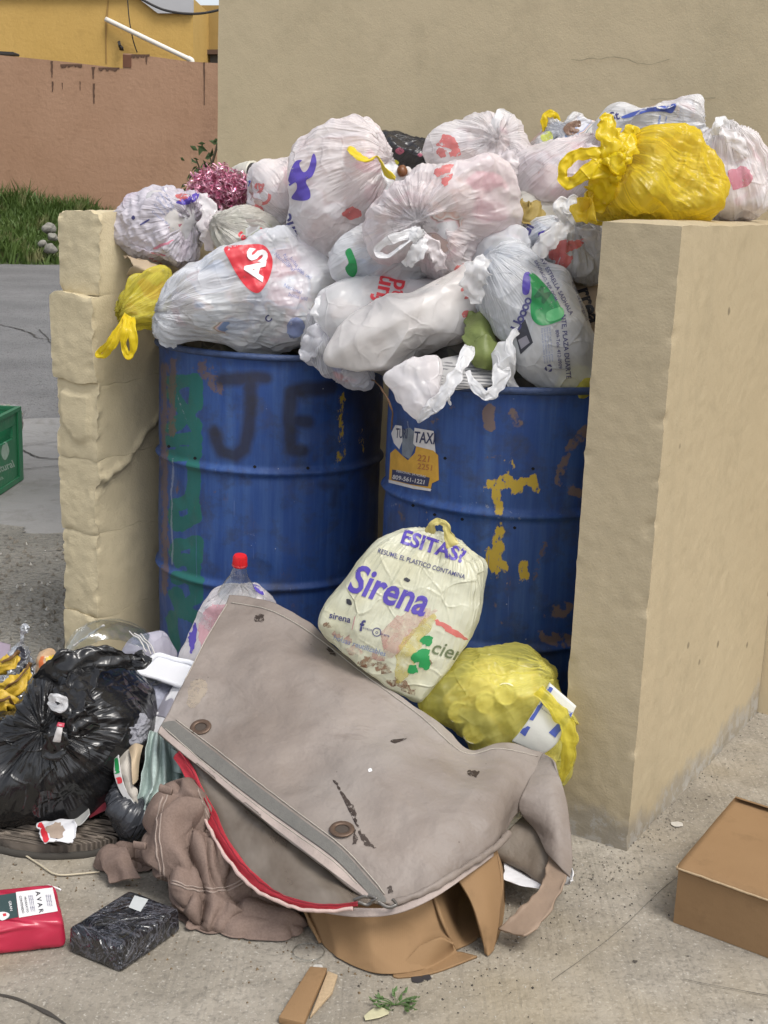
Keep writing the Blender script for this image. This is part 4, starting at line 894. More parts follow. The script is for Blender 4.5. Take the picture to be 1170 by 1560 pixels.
b3_ = thing('brown_bottle_cap', P(613, 262, 3.1), 'round brown cap beside the yellow strip above the knotted bag', 'cap'); strap('cap', [(611, 266, 3.12), (613, 260, 3.06)], .024, plain('brown_cap', (.16, .06, .02), .4), b3_, thick=1, pleats=0)
b = bag('B6', 'small crumpled white scrap bag below the black dotted bag', 3.16, .06, [(604, 285), (606, 262), (622, 248), (634, 262), (645, 285), (640, 305), (612, 302)], F_W, S_W, N=30, seed=36, crease=.010)
b = bag('B2', 'orange-brown wrapped parcel peeping behind the tall bag', 3.40, .05, [(456, 240), (470, 228), (482, 222), (486, 240), (470, 256), (458, 254)], plain('orange_wrap', (.42, .16, .07), .5), None, N=18, seed=37)

# --- middle row
b = bag('B17', 'plain greyish bag wedged between the knotted and the torn bag', 3.0, .10, [(712, 400), (722, 376), (745, 362), (775, 358), (800, 366), (815, 395), (800, 430), (760, 440), (722, 432)], F_B, S_A, N=40, seed=17)
b = bag('B18', 'grey-blue bag printed Gi under the pale pink bag', 3.03, .09, [(778, 372), (792, 350), (815, 334), (842, 326), (870, 338), (885, 365), (868, 395), (825, 402), (792, 395)], F_B, S_A, knot=(858, 345), N=42, seed=18)
ink(b, 'Gi', (802, 351), 17, 60, INK_N, bold=.05); blot(b, [(820, 355), (836, 350), (842, 356), (826, 364)], INK_V)
b = bag('B20', 'brown paper sack with black lettering against the right wall', 2.93, .06, [(838, 440), (848, 418), (880, 412), (916, 420), (918, 470), (914, 540), (905, 600), (890, 560), (878, 490), (855, 460)], plain('kraft_sack', (.46, .36, .26), .7, .2, 12, .002), None, N=40, seed=20, crease=.005)
ink(b, 'rrea', (897, 465), 24, -72, INK_K, bold=.06)
b = bag('B19', 'clear-white bag with red ribbon print tied beside the wall', 2.92, .085, [(808, 388), (820, 362), (838, 340), (856, 318), (880, 318), (902, 336), (916, 352), (915, 400), (910, 432), (880, 436), (846, 424), (822, 406)], film('clear_white_film', (.70, .70, .72), .58, .28), S_C, knot=(866, 338), N=52, seed=19, pleat=.012, plen=.2)
for p_ in ([(832, 380), (850, 366), (872, 368), (890, 362), (888, 374), (868, 382), (852, 392), (838, 394)], [(848, 392), (866, 386), (872, 398), (856, 410), (846, 404)]): blot(b, p_, INK_RP, rag=5)
loop(b, [(866, 338, 2.80), (850, 318, 2.79), (856, 308, 2.8), (866, 320, 2.79), (874, 306, 2.8), (884, 316, 2.8), (868, 338, 2.79)], .022, F_W, seed=6)
loop(b, [(868, 340, 2.8), (840, 362, 2.78), (818, 388, 2.78)], [.03, .04, .03], F_W, seed=7)
cs = thing('cardboard_scrap', P(800, 325, 3.05), 'small mustard cardboard scrap poking out under the pink bag', 'cardboard'); strap('scrap', [(785, 318, 3.0), (805, 326, 2.98), (826, 320, 3.0)], .05, plain('mustard_card', (.30, .22, .06), .7), cs, thick=.3)
b = bag('B11', 'white bag with green printed leaf under the knotted bag', 3.12, .11, [(492, 405), (502, 378), (525, 358), (558, 342), (600, 340), (645, 358), (670, 392), (660, 430), (610, 452), (560, 450), (515, 440), (498, 428)], F_B, S_A, knot=(640, 360), inner=.78, N=50, seed=11, crease=.006)
blot(b, [(526, 384), (533, 378), (538, 386), (543, 400), (544, 414), (538, 422), (530, 418), (526, 408), (531, 400)], INK_G, 'printed_logo')
b = bag('B12', 'white bag with red vertical lettering over the smooth bundle', 3.06, .10, [(486, 478), (494, 450), (518, 430), (560, 418), (610, 410), (665, 414), (698, 428), (705, 455), (660, 480), (590, 512), (530, 525), (500, 512), (488, 498)], F_W, S_A, N=52, seed=13, inner=.8, crease=.006)
ink(b, 'ifun', (581, 443), 26, 78, INK_R, bold=.05); ink(b, 'ad', (604, 440), 24, 78, INK_R, bold=.05)
b = bag('B10', 'large white bag with red drop printed ASA over the drum rim', 3.19, .145, [(246, 448), (252, 425), (275, 402), (305, 386), (345, 375), (395, 368), (442, 362), (470, 378), (492, 396), (512, 422), (514, 450), (502, 475), (508, 502), (495, 522), (450, 534), (400, 531), (340, 523), (290, 516), (262, 508), (256, 488), (248, 468)], F_B, S_A, knot=(264, 478), kd=.06, N=90, seed=10, pk=7, plen=.22, pleat=.013, crease=.007, lump=.028)
rdrop = blot(b, [(342, 377), (372, 373), (400, 373), (413, 388), (415, 405), (408, 428), (394, 446), (378, 440), (362, 420), (350, 398)], INK_R, 'printed_logo', off=.0014)
ink(b, 'AS', (391, 402), 29, 79, INK_W, bold=.09, off=.0042)
for k, (x, y) in enumerate([(440, 400), (452, 404), (430, 396), (462, 416), (446, 440), (454, 452)]): ink(b, 'bolsa util' if k % 2 else 'Nacional', (x, y), 6, -60 + k * 9, INK_LB, bold=.01, ml=5)
blot(b, [(440, 490), (452, 482), (462, 490), (464, 506), (450, 516), (438, 510)], INK_LB, rag=3); ink(b, 'C', (409, 486), 10, 40, INK_N, bold=.04)
b = bag('B9', 'pinkish white bag knotted at the front, centre of the heap', 3.0, .14, [(573, 335), (588, 306), (618, 286), (652, 264), (700, 247), (742, 239), (768, 256), (786, 288), (796, 322), (788, 350), (758, 376), (722, 402), (692, 426), (668, 420), (652, 404), (628, 394), (602, 398), (580, 386), (572, 360)], F_P, S_B, knot=(633, 356), N=90, seed=9, pk=6, plen=.16, pleat=.012, crease=.009, neck=.02)
kx = 2.845
loop(b, [(634, 356, kx), (612, 360, kx - .02), (588, 368, kx - .025), (574, 384, kx - .01), (590, 390, kx - .02), (612, 376, kx - .025), (634, 360, kx)], [.030, .022, .018, .018, .02, .022, .030], F_W, seed=8, twist=1.5)
loop(b, [(634, 356, kx), (640, 374, kx - .02), (630, 392, kx - .02), (616, 404, kx)], [.02, .035, .03, .012], F_W, name='tied_end', seed=9, thick=.2, wr=.003)
loop(b, [(636, 356, kx), (655, 372, kx - .01), (668, 392, kx - .01), (672, 412, kx)], [.018, .03, .03, .02], F_P, name='tied_end', seed=11, thick=.25, wr=.003)
loop(b, [(630, 350, kx + .005), (636, 358, kx - .018), (640, 364, kx)], [.02, .032, .02], F_W, name='knot', seed=10, thick=.8, wr=.003)
for p_ in ([(660, 262), (674, 252), (690, 250), (684, 262), (668, 268)], [(672, 274), (688, 264), (686, 276), (676, 284)], [(692, 408), (708, 402), (702, 414), (694, 416)]): blot(b, p_, INK_RP, rag=3)
b = bag('B13', 'smooth bulging white bundle hanging over the gap between drums', 2.93, .105, [(508, 540), (514, 514), (540, 486), (585, 462), (640, 438), (685, 416), (714, 410), (725, 440), (724, 478), (706, 516), (655, 532), (618, 556), (585, 562), (548, 560), (522, 552)], F_M, S_W, N=72, seed=14, crease=.006, lump=.016, cfreq=8, poly=.9)
for p_ in ([(702, 440), (716, 430), (717, 433), (704, 444)], [(704, 478), (712, 472), (716, 480), (708, 484)], [(708, 452), (720, 444), (720, 447), (710, 456)]): blot(b, p_, INK_RP, rag=1.5)
b = bag('B14', 'thin clear crinkled bag hanging over the rim between the drums', 3.02, .045, [(458, 540), (470, 512), (482, 478), (500, 468), (512, 498), (525, 530), (552, 552), (566, 566), (558, 586), (534, 584), (498, 566), (475, 552)], F_T, None, knot=(495, 480), N=44, seed=15, crease=.009, pleat=.010)
blot(b, [(508, 566), (518, 570), (545, 580), (530, 582), (512, 576)], INK_R, off=-.02); blot(b, [(506, 556), (516, 560), (520, 568), (508, 564)], INK_B, off=-.02)
b = bag('B16', 'big torn white bag with green print spilling over right drum', 2.86, .13, [(722, 420), (728, 398), (748, 378), (778, 364), (806, 370), (838, 385), (868, 408), (888, 438), (902, 478), (906, 522), (900, 562), (872, 590), (834, 606), (796, 600), (778, 575), (768, 535), (752, 500), (732, 458)], F_B, S_W, knot=(740, 395), N=88, seed=16, inner=.78, pk=8, plen=.2, pleat=.006, crease=.0045)
blot(b, [(806, 418), (818, 420), (848, 456), (858, 482), (850, 490), (826, 496), (812, 488), (808, 470), (810, 440)], INK_G, 'printed_logo', off=.0012)
blot(b, [(833, 476), (855, 468), (858, 482), (836, 490)], plain('pale_green_ink', (.10, .42, .16), .4), 'printed_label', off=.0024)
ink(b, 'M', (826, 450), 20, -35, plain('deep_green_ink', (.01, .12, .04), .4), bold=.06, off=.0026)
blot(b, [(798, 418), (808, 417), (806, 446), (796, 446)], INK_V)
ink(b, 'Uoooo', (795, 478), 15, 68, INK_N, bold=.05, space=.85)
blot(b, [(784, 506), (800, 486), (812, 522), (793, 540)], INK_K, 'torn_hole', curve=False, off=.001)
blot(b, [(789, 518), (802, 511), (807, 522), (794, 532)], plain('grey_ink', (.22, .21, .24), .5), curve=False, off=.0022)
ink(b, 'NTE, PLAZA DUARTE', (862, 528), 7.5, -85, INK_N, bold=.02, ml=5); ink(b, '809-Tels: 412-0909', (851, 532), 5.5, -85, INK_N, bold=.01, ml=5)
for i in range(4): ink(b, 'Esta bolsa es reciclable gracias', (840 - i * 4, 524 + i), 3.2, -85, INK_LB, bold=0, ml=5)
ink(b, 'AV. ESTRELLA SADHALA', (848, 436), 6.5, -62, INK_N, bold=.015, ml=5); ink(b, 'SANTIAGO, REP. DOM.', (832, 428), 5, -62, INK_N, bold=.01, ml=5); ink(b, 'en caso de emergencia', (884, 458), 5, -70, INK_N, bold=.01, ml=5)
for a_ in (0, 120, 240):
    a0 = rad(a_); cx, cy = 836, 561; blot(b, [(cx + 5 * math.cos(a0), cy + 5 * math.sin(a0)), (cx + 6.5 * math.cos(a0 + .9), cy + 6.5 * math.sin(a0 + .9)), (cx + 5 * math.cos(a0 + 1.7), cy + 5 * math.sin(a0 + 1.7)), (cx + 3 * math.cos(a0 + .9), cy + 3 * math.sin(a0 + .9))], INK_N, 'recycling_mark', ml=4)
ink(b, 'La', (787, 578), 14, -65, INK_V, bold=.05)
loop(b, [(790, 500, 2.74), (776, 520, 2.715), (780, 545, 2.70), (776, 575, 2.71), (786, 596, 2.72)], [.012, .016, .02, .022, .018], F_W, name='torn_edge', seed=12)
# hanging handles in front of the right drum
b = bag('B15', 'torn white bag hanging by its handle over the right drum rim', 2.70, .028, [(586, 576), (598, 562), (630, 552), (664, 545), (672, 560), (662, 590), (654, 620), (642, 641), (626, 632), (606, 604)], F_W2, None, N=34, seed=26, crease=.008)
loop(b, [(634, 636, 2.67), (650, 628, 2.655), (672, 606, 2.65), (692, 578, 2.66), (706, 552, 2.68), (716, 528, 2.72)], [.02, .026, .028, .026, .022, .03], F_W, seed=13, wr=.002)
loop(b, [(688, 594, 2.655), (683, 606, 2.65), (687, 617, 2.66)], [.01, .008, .003], F_W, name='torn_end', seed=14)
b = bag('B27', 'white bag handle looped in a V over the right drum', 2.72, .03, [(745, 540), (758, 520), (775, 525), (782, 548), (772, 570), (752, 568)], F_W, None, N=24, seed=27, crease=.006)
loop(b, [(712, 566, 2.69), (722, 586, 2.67), (738, 602, 2.66), (754, 594, 2.67), (764, 572, 2.69), (768, 545, 2.72)], [.012, .018, .020, .024, .034, .04], F_W, seed=15, wr=.002)
npp = thing('newspaper', P(690, 590, 2.78), 'folded grey striped newspaper on the rim of the right drum', 'newspaper')
def paper_mat(name, col, inkc, sc):
    t = NT(name); w = t.n('ShaderNodeTexWave', wave_type='BANDS', bands_direction='Z'); w.inputs['Scale'].default_value = sc; w.inputs['Distortion'].default_value = 1.2; w.inputs['Detail'].default_value = 2; t.l(t.tc.outputs['Object'], w.inputs['Vector'])
    c = t.mix(t.math('MULTIPLY', t.ramp(w.outputs['Fac'], [(.5, 0), (.6, 1)]), t.ramp(t.noise(22, 3), [(.45, .0), (.5, .8)])), col, inkc); return t.end(t.pbr(c, .75, t.bump(t.noise(20, 3), .003)))
M_NEWS = paper_mat('newsprint', (.46, .45, .44), (.12, .12, .13), 60)
patch('folded_sheet', [[(640, 560, 2.80), (680, 545, 2.82), (720, 540, 2.84), (760, 548, 2.82)], [(652, 580, 2.74), (690, 575, 2.73), (722, 578, 2.72), (756, 580, 2.72)], [(662, 592, 2.72), (690, 594, 2.715), (715, 592, 2.71), (740, 590, 2.71)]], M_NEWS, npp, crease=.004, seed=3)
gl = thing('lettuce_leaf', P(735, 560, 2.78), 'limp green outer leaves tucked between torn bag and bundle', 'leaf')
M_LET = plain('limp_leaf', (.17, .21, .06), .5, .45, 14, .004)
patch('leaf', [[(712, 480, 2.86), (735, 470, 2.86), (752, 492, 2.84)], [(706, 510, 2.80), (735, 505, 2.78), (760, 525, 2.80)], [(712, 548, 2.78), (742, 555, 2.76), (768, 558, 2.78)]], M_LET, gl, crease=.008, cfreq=20, ragged=.012, seed=4)
patch('leaf', [[(722, 520, 2.76), (740, 508, 2.75), (756, 520, 2.76)], [(716, 540, 2.74), (738, 540, 2.73), (760, 548, 2.74)], [(726, 556, 2.75), (740, 562, 2.74), (762, 560, 2.75)]], M_LET, gl, crease=.006, cfreq=20, ragged=.010, seed=5)
b = bag('B28', 'small dull yellow bag squeezed under the torn bag at the wall', 2.79, .05, [(842, 590), (855, 572), (880, 560), (898, 570), (897, 598), (880, 612), (862, 605)], F_YG, S_Y, N=28, seed=28)
sg = thing('brown_string', P(595, 620, 2.9), 'thin brown string hanging in the gap between the drums', 'string'); strap('string', [(566, 578, 2.95), (580, 590, 2.9), (592, 612, 2.88), (598, 632, 2.88), (596, 655, 2.9)], .004, plain('brown_twine', (.16, .09, .05), .9), sg, thick=1, sec=6)

# --- yellow bag on the right wall
b = bag('B24', 'bright yellow tied bag lying on top of the right wall', 2.73, .12, [(896, 322), (904, 300), (915, 270), (935, 240), (962, 218), (1000, 211), (1046, 207), (1084, 226), (1108, 260), (1110, 298), (1094, 328), (1050, 338), (985, 336), (925, 334)], F_Y, S_Y, knot=(938, 244), N=88, seed=24, pk=6, plen=.16, pleat=.012, crease=.012)
ky = 2.62
loop(b, [(938, 246, ky), (934, 225, ky - .01), (926, 200, ky), (922, 182, ky + .01), (918, 174, ky + .01)], [.05, .045, .045, .025, .012], F_YD, name='tied_end', seed=16, thick=.4, wr=.003, pleats=7)
loop(b, [(938, 246, ky), (950, 226, ky), (962, 208, ky + .02), (952, 196, ky + .02)], [.05, .05, .04, .015], F_YD, name='tied_end', seed=17, thick=.35, wr=.004)
loop(b, [(936, 246, ky), (908, 234, ky - .01), (880, 236, ky), (860, 252, ky), (858, 274, ky), (872, 278, ky - .01), (896, 262, ky - .02), (930, 250, ky - .01)], [.04, .028, .022, .020, .020, .024, .032, .045], F_YD, seed=18, wr=.002)
loop(b, [(936, 246, ky - .01), (922, 268, ky - .01), (916, 292, ky + .01), (900, 318, ky + .04)], [.045, .06, .06, .03], F_YD, name='gathered_neck', seed=19, thick=.3, wr=.004, pleats=8)
loop(b, [(931, 238, ky), (940, 246, ky - .03), (948, 254, ky)], [.03, .045, .03], F_YD, name='knot', seed=20, thick=.8, wr=.003)

# --- yellow-green bag tied at the block wall
b = bag('B26', 'yellow-green tied bag hanging between block wall and drum', 3.24, .06, [(186, 470), (194, 440), (208, 418), (232, 408), (255, 416), (268, 445), (262, 480), (240, 500), (212, 500), (194, 488)], F_YG, stuffing('orange_yellow_rubbish', [(.6, .5, .2), (.6, .3, .25), (.5, .5, .2), (.66, .6, .4)], 20), knot=(194, 480), N=48, seed=29, pk=10, pleat=.012, plen=.12)
loop(b, [(196, 480, 3.13), (182, 500, 3.12), (166, 522, 3.12), (150, 538, 3.14), (158, 542, 3.13), (176, 520, 3.11), (192, 488, 3.13)], [.022, .018, .016, .014, .014, .016, .02], F_YD, seed=21)
loop(b, [(196, 482, 3.13), (190, 505, 3.1), (189, 530, 3.1), (196, 543, 3.1), (203, 530, 3.1), (202, 505, 3.1), (198, 484, 3.13)], [.022, .018, .016, .016, .018, .02, .022], F_YD, seed=22)
kp = thing('paper_scrap', P(225, 420, 3.3), 'torn brown paper under the lilac bag at the block wall', 'paper')
patch('scrap', [[(192, 388, 3.30), (215, 395, 3.28), (245, 404, 3.28)], [(200, 402, 3.24), (222, 410, 3.22), (250, 416, 3.24)], [(196, 416, 3.26), (222, 424, 3.24), (250, 432, 3.26)]], plain('kraft_scrap', (.40, .31, .21), .8, .2, 20), kp, crease=.008, cfreq=25, ragged=.01, seed=6)

# loose film: torn ears and gathered ends of the bags
def ear(key, pts, w, mat, seed, **kw): loop(BAGS[key], pts, w, mat, name='loose_film', seed=seed, thick=kw.pop('thick', .16), wr=.003, pleats=kw.pop('pleats', 9), **kw)
ear('B1', [(308, 296, 3.28), (318, 320, 3.25), (316, 350, 3.24), (322, 382, 3.26)], [.02, .04, .045, .02], F_W2, 51)
ear('B1', [(300, 345, 3.25), (322, 338, 3.24), (340, 326, 3.26)], [.02, .04, .03], F_P, 52)
ear('B10', [(266, 478, 3.12), (254, 492, 3.10), (258, 512, 3.10), (270, 526, 3.12)], [.03, .05, .055, .02], F_B, 53)
ear('B10', [(478, 470, 3.10), (494, 488, 3.06), (500, 510, 3.04)], [.02, .05, .03], F_T, 54)
ear('B5', [(590, 250, 3.10), (602, 274, 3.07), (616, 300, 3.08), (618, 322, 3.1)], [.03, .05, .05, .02], F_W, 55)
ear('B5', [(500, 392, 3.14), (520, 378, 3.10), (545, 366, 3.1)], [.01, .035, .01], F_W, 56)
ear('B16', [(742, 392, 2.76), (728, 410, 2.75), (722, 436, 2.76), (730, 462, 2.77)], [.02, .05, .05, .015], F_W, 57)
ear('B14', [(496, 484, 2.99), (482, 512, 2.97), (466, 538, 2.98), (458, 546, 2.98)], [.02, .05, .035, .008], F_T, 58)
ear('B14', [(530, 556, 2.95), (548, 574, 2.94), (562, 584, 2.95)], [.05, .06, .02], F_T, 59)
ear('B8', [(752, 238, 3.15), (775, 246, 3.12), (798, 262, 3.13)], [.02, .05, .03], F_W2, 60)
ear('B21', [(890, 222, 3.05), (905, 236, 3.02), (900, 262, 3.03)], [.02, .05, .03], F_P, 61)
ear('B23', [(1050, 196, 2.98), (1066, 204, 2.96), (1078, 220, 2.97)], [.03, .05, .02], F_W, 62)
ear('B25', [(1100, 196, 2.84), (1122, 214, 2.83), (1138, 240, 2.84)], [.02, .035, .01], F_W2, 63)
ear('B24', [(905, 318, 2.62), (885, 322, 2.64), (898, 300, 2.62)], [.05, .04, .02], F_Y, 64)
ear('B12', [(492, 452, 3.0), (486, 474, 2.98), (496, 500, 2.98)], [.01, .04, .01], F_W, 65)
ear('B19', [(884, 344, 2.84), (902, 362, 2.83), (908, 396, 2.84)], [.02, .04, .02], F_T, 66)
F_Y2 = film('lemon_film', (.88, .83, .24), .32, .18, transl=.4, crump=.9, pleat=.45)
S_Y2 = stuffing('pale_yellow_rubbish', [(.78, .74, .48), (.62, .52, .26), (.80, .76, .58), (.40, .38, .16), (.70, .60, .34), (.82, .80, .70)], 13)
def lathe(name, axis0, axis1, prof, mat, parent, n=40, ribs=0):
    a0, a1 = np.asarray(axis0, float), np.asarray(axis1, float); T = (a1 - a0); L = np.linalg.norm(T); T /= L; h = np.cross(T, [0.2, .9, .1]); h /= np.linalg.norm(h); k = np.cross(T, h); th = np.linspace(0, 2 * math.pi, n, endpoint=False); V = []
    for u, r_ in prof:
        rr = r_ * (1 + (.03 * np.cos(th * ribs) if ribs else 0)); V.append(a0 + T * u * L + (np.cos(th) * rr)[:, None] * h + (np.sin(th) * rr)[:, None] * k)
    V = np.concatenate(V); g_ = np.arange(len(V)).reshape(len(prof), n); g2 = np.roll(g_, -1, 1); Fq = np.stack([g_[:-1], g2[:-1], g2[1:], g_[1:]], -1).reshape(-1, 4)
    return mesh(name, V, Fq, mat, parent, True, sharp=40)
# ================================================================== IN FRONT OF THE DRUMS
# cream bag with violet lettering
b = bag('S', 'cream bag with violet Sirena lettering leaning on the right drum', 2.56, .105, [(489, 945), (500, 918), (522, 888), (548, 850), (580, 820), (606, 808), (640, 806), (690, 818), (722, 838), (741, 856), (739, 900), (728, 945), (704, 985), (680, 1025), (650, 1064), (634, 1071), (600, 1052), (556, 1020), (512, 982), (494, 962)], F_S, None, knot=(668, 806), N=90, seed=41, e=.62, crease=.0035, pleat=.008, lump=.010, plen=.16, pk=7, poly=.25, name='plastic_bag', group='plastic bags lying in front of the drums', cfreq=8)
loop(b, [(655, 812, 2.50), (659, 799, 2.49), (669, 794, 2.49), (679, 800, 2.49), (683, 815, 2.49), (690, 832, 2.49)], [.02, .014, .012, .014, .018, .026], film('pale_yellow_film', (.72, .64, .25), .9, .3), seed=31, wr=.001, thick=.3)
ink(b, 'ESITAS?', (660, 833), 22, -18, INK_V, bold=.06, sx=1.02)
ink(b, 'RESUME, EL PLASTICO CONTAMINA', (642, 859), 7.2, -17, INK_N, bold=.015, ml=5, sx=.86)
ink(b, 'Sirena', (592, 901), 44, -19, INK_V, bold=.045, shear=.15, sx=.82, space=1.0)
ink(b, 'sirena', (518, 941), 10, -14, INK_N, bold=.03); blot(b, [(540, 940), (541, 940), (537, 958), (536, 958)], INK_PK); ink(b, 'f', (551, 954), 17, -12, INK_N, bold=.05); ink(b, 'sirena', (560, 958), 4.5, -14, INK_N, bold=0, ml=4); ink(b, 'sirena', (586, 967), 4.5, -14, INK_N, bold=0, ml=4)
for a0 in range(0, 12):
    t0, t1 = a0 * math.pi / 6, (a0 + 1) * math.pi / 6; cx, cy = 574, 963
    blot(b, [(cx + 7 * math.cos(t0), cy + 7 * math.sin(t0)), (cx + 7 * math.cos(t1), cy + 7 * math.sin(t1)), (cx + 5.6 * math.cos(t1), cy + 5.6 * math.sin(t1)), (cx + 5.6 * math.cos(t0), cy + 5.6 * math.sin(t0))], INK_N, 'printed_ring', curve=False)
ink(b, 'o', (574, 963), 6, 0, INK_N, bold=.02); ink(b, 'bolsas reutilizables', (548, 984), 8, -18, INK_LB, bold=.03, ml=5)
ink(b, 'cier', (680, 992), 22, -17, plain('olive_ink', (.13, .16, .08), .5), bold=.02, shear=.2)
M_STN = worn('brown_stain', (.24, .12, .07), .7, .19, 90, .4, .10); M_STP = worn('pink_stain', (.58, .34, .30), .45, .18, 30, .4, .12); M_STY2 = worn('yellow_stain', (.60, .50, .12), .5, .18, 35, .4, .12)
blot(b, [(584, 960), (604, 940), (640, 925), (664, 930), (652, 950), (620, 965), (600, 1000), (586, 1000), (590, 980)], M_STP, 'stain_seen_through', rag=7, off=.0009)
blot(b, [(604, 1000), (620, 970), (650, 940), (664, 940), (640, 985), (620, 1030), (604, 1040)], M_STY2, 'stain_seen_through', rag=5, off=.0010)
for i, (x, y, r_) in enumerate([(540, 992, 13), (560, 1010, 15), (585, 1020, 14), (530, 975, 8), (604, 1040, 12), (625, 1050, 10), (575, 1000, 9), (650, 1010, 9), (500, 952, 7), (512, 968, 7)]): blot(b, [(x - r_, y), (x, y - r_ * .6), (x + r_, y + 2), (x + 2, y + r_ * .5)], M_STN if i % 3 else M_STP, 'stain_seen_through', rag=9, seed=i, off=.0009)
for p_ in ([(640, 976), (650, 968), (660, 974), (652, 984)], [(626, 1000), (640, 990), (656, 990), (650, 1002), (632, 1010)], [(640, 1006), (654, 1000), (652, 1020), (640, 1016)], [(624, 1014), (636, 1014), (634, 1026), (622, 1024)]): blot(b, p_, INK_G, 'printed_leaf', rag=3)
blot(b, [(662, 944), (680, 950), (712, 972), (700, 972), (672, 956)], INK_RP, rag=4)
for p_ in ([(616, 882), (620, 880), (624, 884), (620, 886)], [(528, 912), (534, 914), (534, 922), (529, 919)]): blot(b, p_, INK_K, rag=2)

# yellow-green bag with cups and a carton
b = bag('Y', 'translucent yellow-green bag of cups behind the grey cover', 2.53, .12, [(640, 1075), (655, 1040), (680, 1012), (712, 997), (760, 993), (810, 1000), (848, 1020), (862, 1060), (882, 1085), (880, 1120), (866, 1160), (850, 1195), (800, 1180), (740, 1170), (690, 1130), (655, 1100)], F_Y2, S_Y2, knot=(850, 1030), N=80, seed=42, pk=6, plen=.3, pleat=.010, crease=.009, group='plastic bags lying in front of the drums', inner=.78)
for i, (x, y) in enumerate([(742, 1075), (700, 1090), (722, 1120), (770, 1060)]):
    h_ = b[2].ray_cast(Vector(EYE), Vector(ray(x, y)).normalized()); hc, hn = np.array(h_[0]), np.array(h_[1]); hn = hn if hn @ (EYE - hc) > 0 else -hn; hn = hn * 2 + BACK; hn /= np.linalg.norm(hn)
    c = thing('paper_cup', hc - hn * .03, ['round cup end seen in the middle of the yellow-green bag', 'cup end nearest the grey cover inside the yellow-green bag', 'cup end lowest inside the yellow-green bag', 'cup end highest inside the yellow-green bag'][i], 'cup', 'cups inside the yellow-green bag')
    lathe('cup_body', hc - hn * .055, hc - hn * .013, [(0, .0005), (0, .018), (1, .022), (1.0, .020), (.97, .0195), (.97, .0005)], plain('yellowed_cup', (.74, .68, .42), .5, .1), c, n=36); th_c = np.linspace(0, 2 * math.pi, 24, endpoint=False); u_ = np.cross(hn, ZV); u_ /= np.linalg.norm(u_); v_ = np.cross(hn, u_)
    strap('cup_rim', [hc - hn * .013 + .0215 * (math.cos(q_) * u_ + math.sin(q_) * v_) for q_ in th_c], .0035, plain('cup_rim', (.78, .74, .5), .4), c, thick=1, pleats=0, sec=6, n=2, closed=True, wr=0, worldpts=True)
ct = thing('milk_carton', P(825, 1100, 2.42), 'white and blue carton at the right end of the yellow-green bag', 'carton')
M_CTN = plain('carton_white', (.66, .66, .60), .5, .06)
fr_ = patch('carton_front', [[(838, 1042, 2.41), (878, 1076, 2.40)], [(806, 1096, 2.40), (850, 1130, 2.385)], [(780, 1130, 2.41), (826, 1150, 2.40)]], M_CTN, ct, nu=14, nv=10, thick=.02)
tf = bvh_of(fr_)
shape_print([(836, 1044), (843, 1049), (812, 1098), (800, 1094)], tf, INK_B, ct, 'printed_band', False); shape_print([(877, 1082), (874, 1090), (850, 1118), (846, 1124), (836, 1116), (860, 1092)], tf, INK_B, ct, 'printed_band', False)
shape_print([(800, 1104), (808, 1108), (800, 1122), (792, 1116)], tf, INK_B, ct, 'printed_band', False)
for i in range(5): lettering('leche entera ultra pasteurizada', (852 - i * 3.2, 1072 + i * 4.4), 2.6, -38, tf, INK_N, ct, 0, ml=4)
strap('bag_sheen', [(820, 1050, 2.40), (850, 1085, 2.385), (866, 1110, 2.38), (866, 1150, 2.38), (856, 1190, 2.40)], [.02, .03, .03, .03, .01], F_YG, BAGS['Y'][0], thick=.15)

# white bag holding a bottle with a red cap
b = bag('M', 'white bag with red-capped bottle standing behind the grey cover', 2.86, .085, [(283, 1012), (292, 975), (304, 940), (322, 908), (345, 888), (372, 880), (400, 882), (424, 900), (432, 932), (420, 975), (400, 1010), (350, 1030), (310, 1028)], F_P, S_W, knot=(366, 884), N=60, seed=43, pleat=.006, crease=.004, group='plastic bags lying in front of the drums')
blot(b, [(306, 940), (318, 925), (338, 920), (346, 930), (330, 950), (320, 985), (308, 990), (302, 965)], worn('pink_patch', (.66, .34, .38), .6, .17, 30, .4, .1), rag=3)
blot(b, [(284, 962), (294, 948), (300, 956), (296, 985), (290, 996), (288, 980)], INK_V, rag=2); blot(b, [(384, 890), (396, 894), (402, 906), (392, 902)], INK_V)
bt = thing('soda_bottle', P(366, 900, 2.83), 'clear plastic bottle with red screw cap poking from white bag', 'bottle')
t_ = NT('clear_plastic'); gsh = t_.n('ShaderNodeBsdfGlossy'); gsh.inputs['Roughness'].default_value = .12; gsh.inputs[0].default_value = (.8, .8, .8, 1)
tr_ = t_.n('ShaderNodeBsdfTransparent'); tr_.inputs[0].default_value = (.9, .92, .92, 1); lw_ = t_.n('ShaderNodeLayerWeight'); lw_.inputs[0].default_value = .35; nb_ = t_.bump(t_.noise(30, 2), .004); t_.l(nb_, lw_.inputs['Normal']); t_.l(nb_, gsh.inputs['Normal'])
mx_ = t_.n('ShaderNodeMixShader'); t_.l(t_.math('ADD', t_.math('MULTIPLY', lw_.outputs['Facing'], .45), .05, True), mx_.inputs[0]); t_.l(tr_.outputs[0], mx_.inputs[1]); t_.l(gsh.outputs[0], mx_.inputs[2]); M_CLEAR = t_.end(mx_.outputs[0])
ax0, ax1 = P(362, 905, 2.82), P(366, 848, 2.80)
lathe('bottle_neck', ax0, ax1, [(0, .045), (.25, .034), (.5, .020), (.7, .0150), (.78, .0150), (.79, .018), (.82, .018), (.83, .015), (1, .0148)], M_CLEAR, bt)
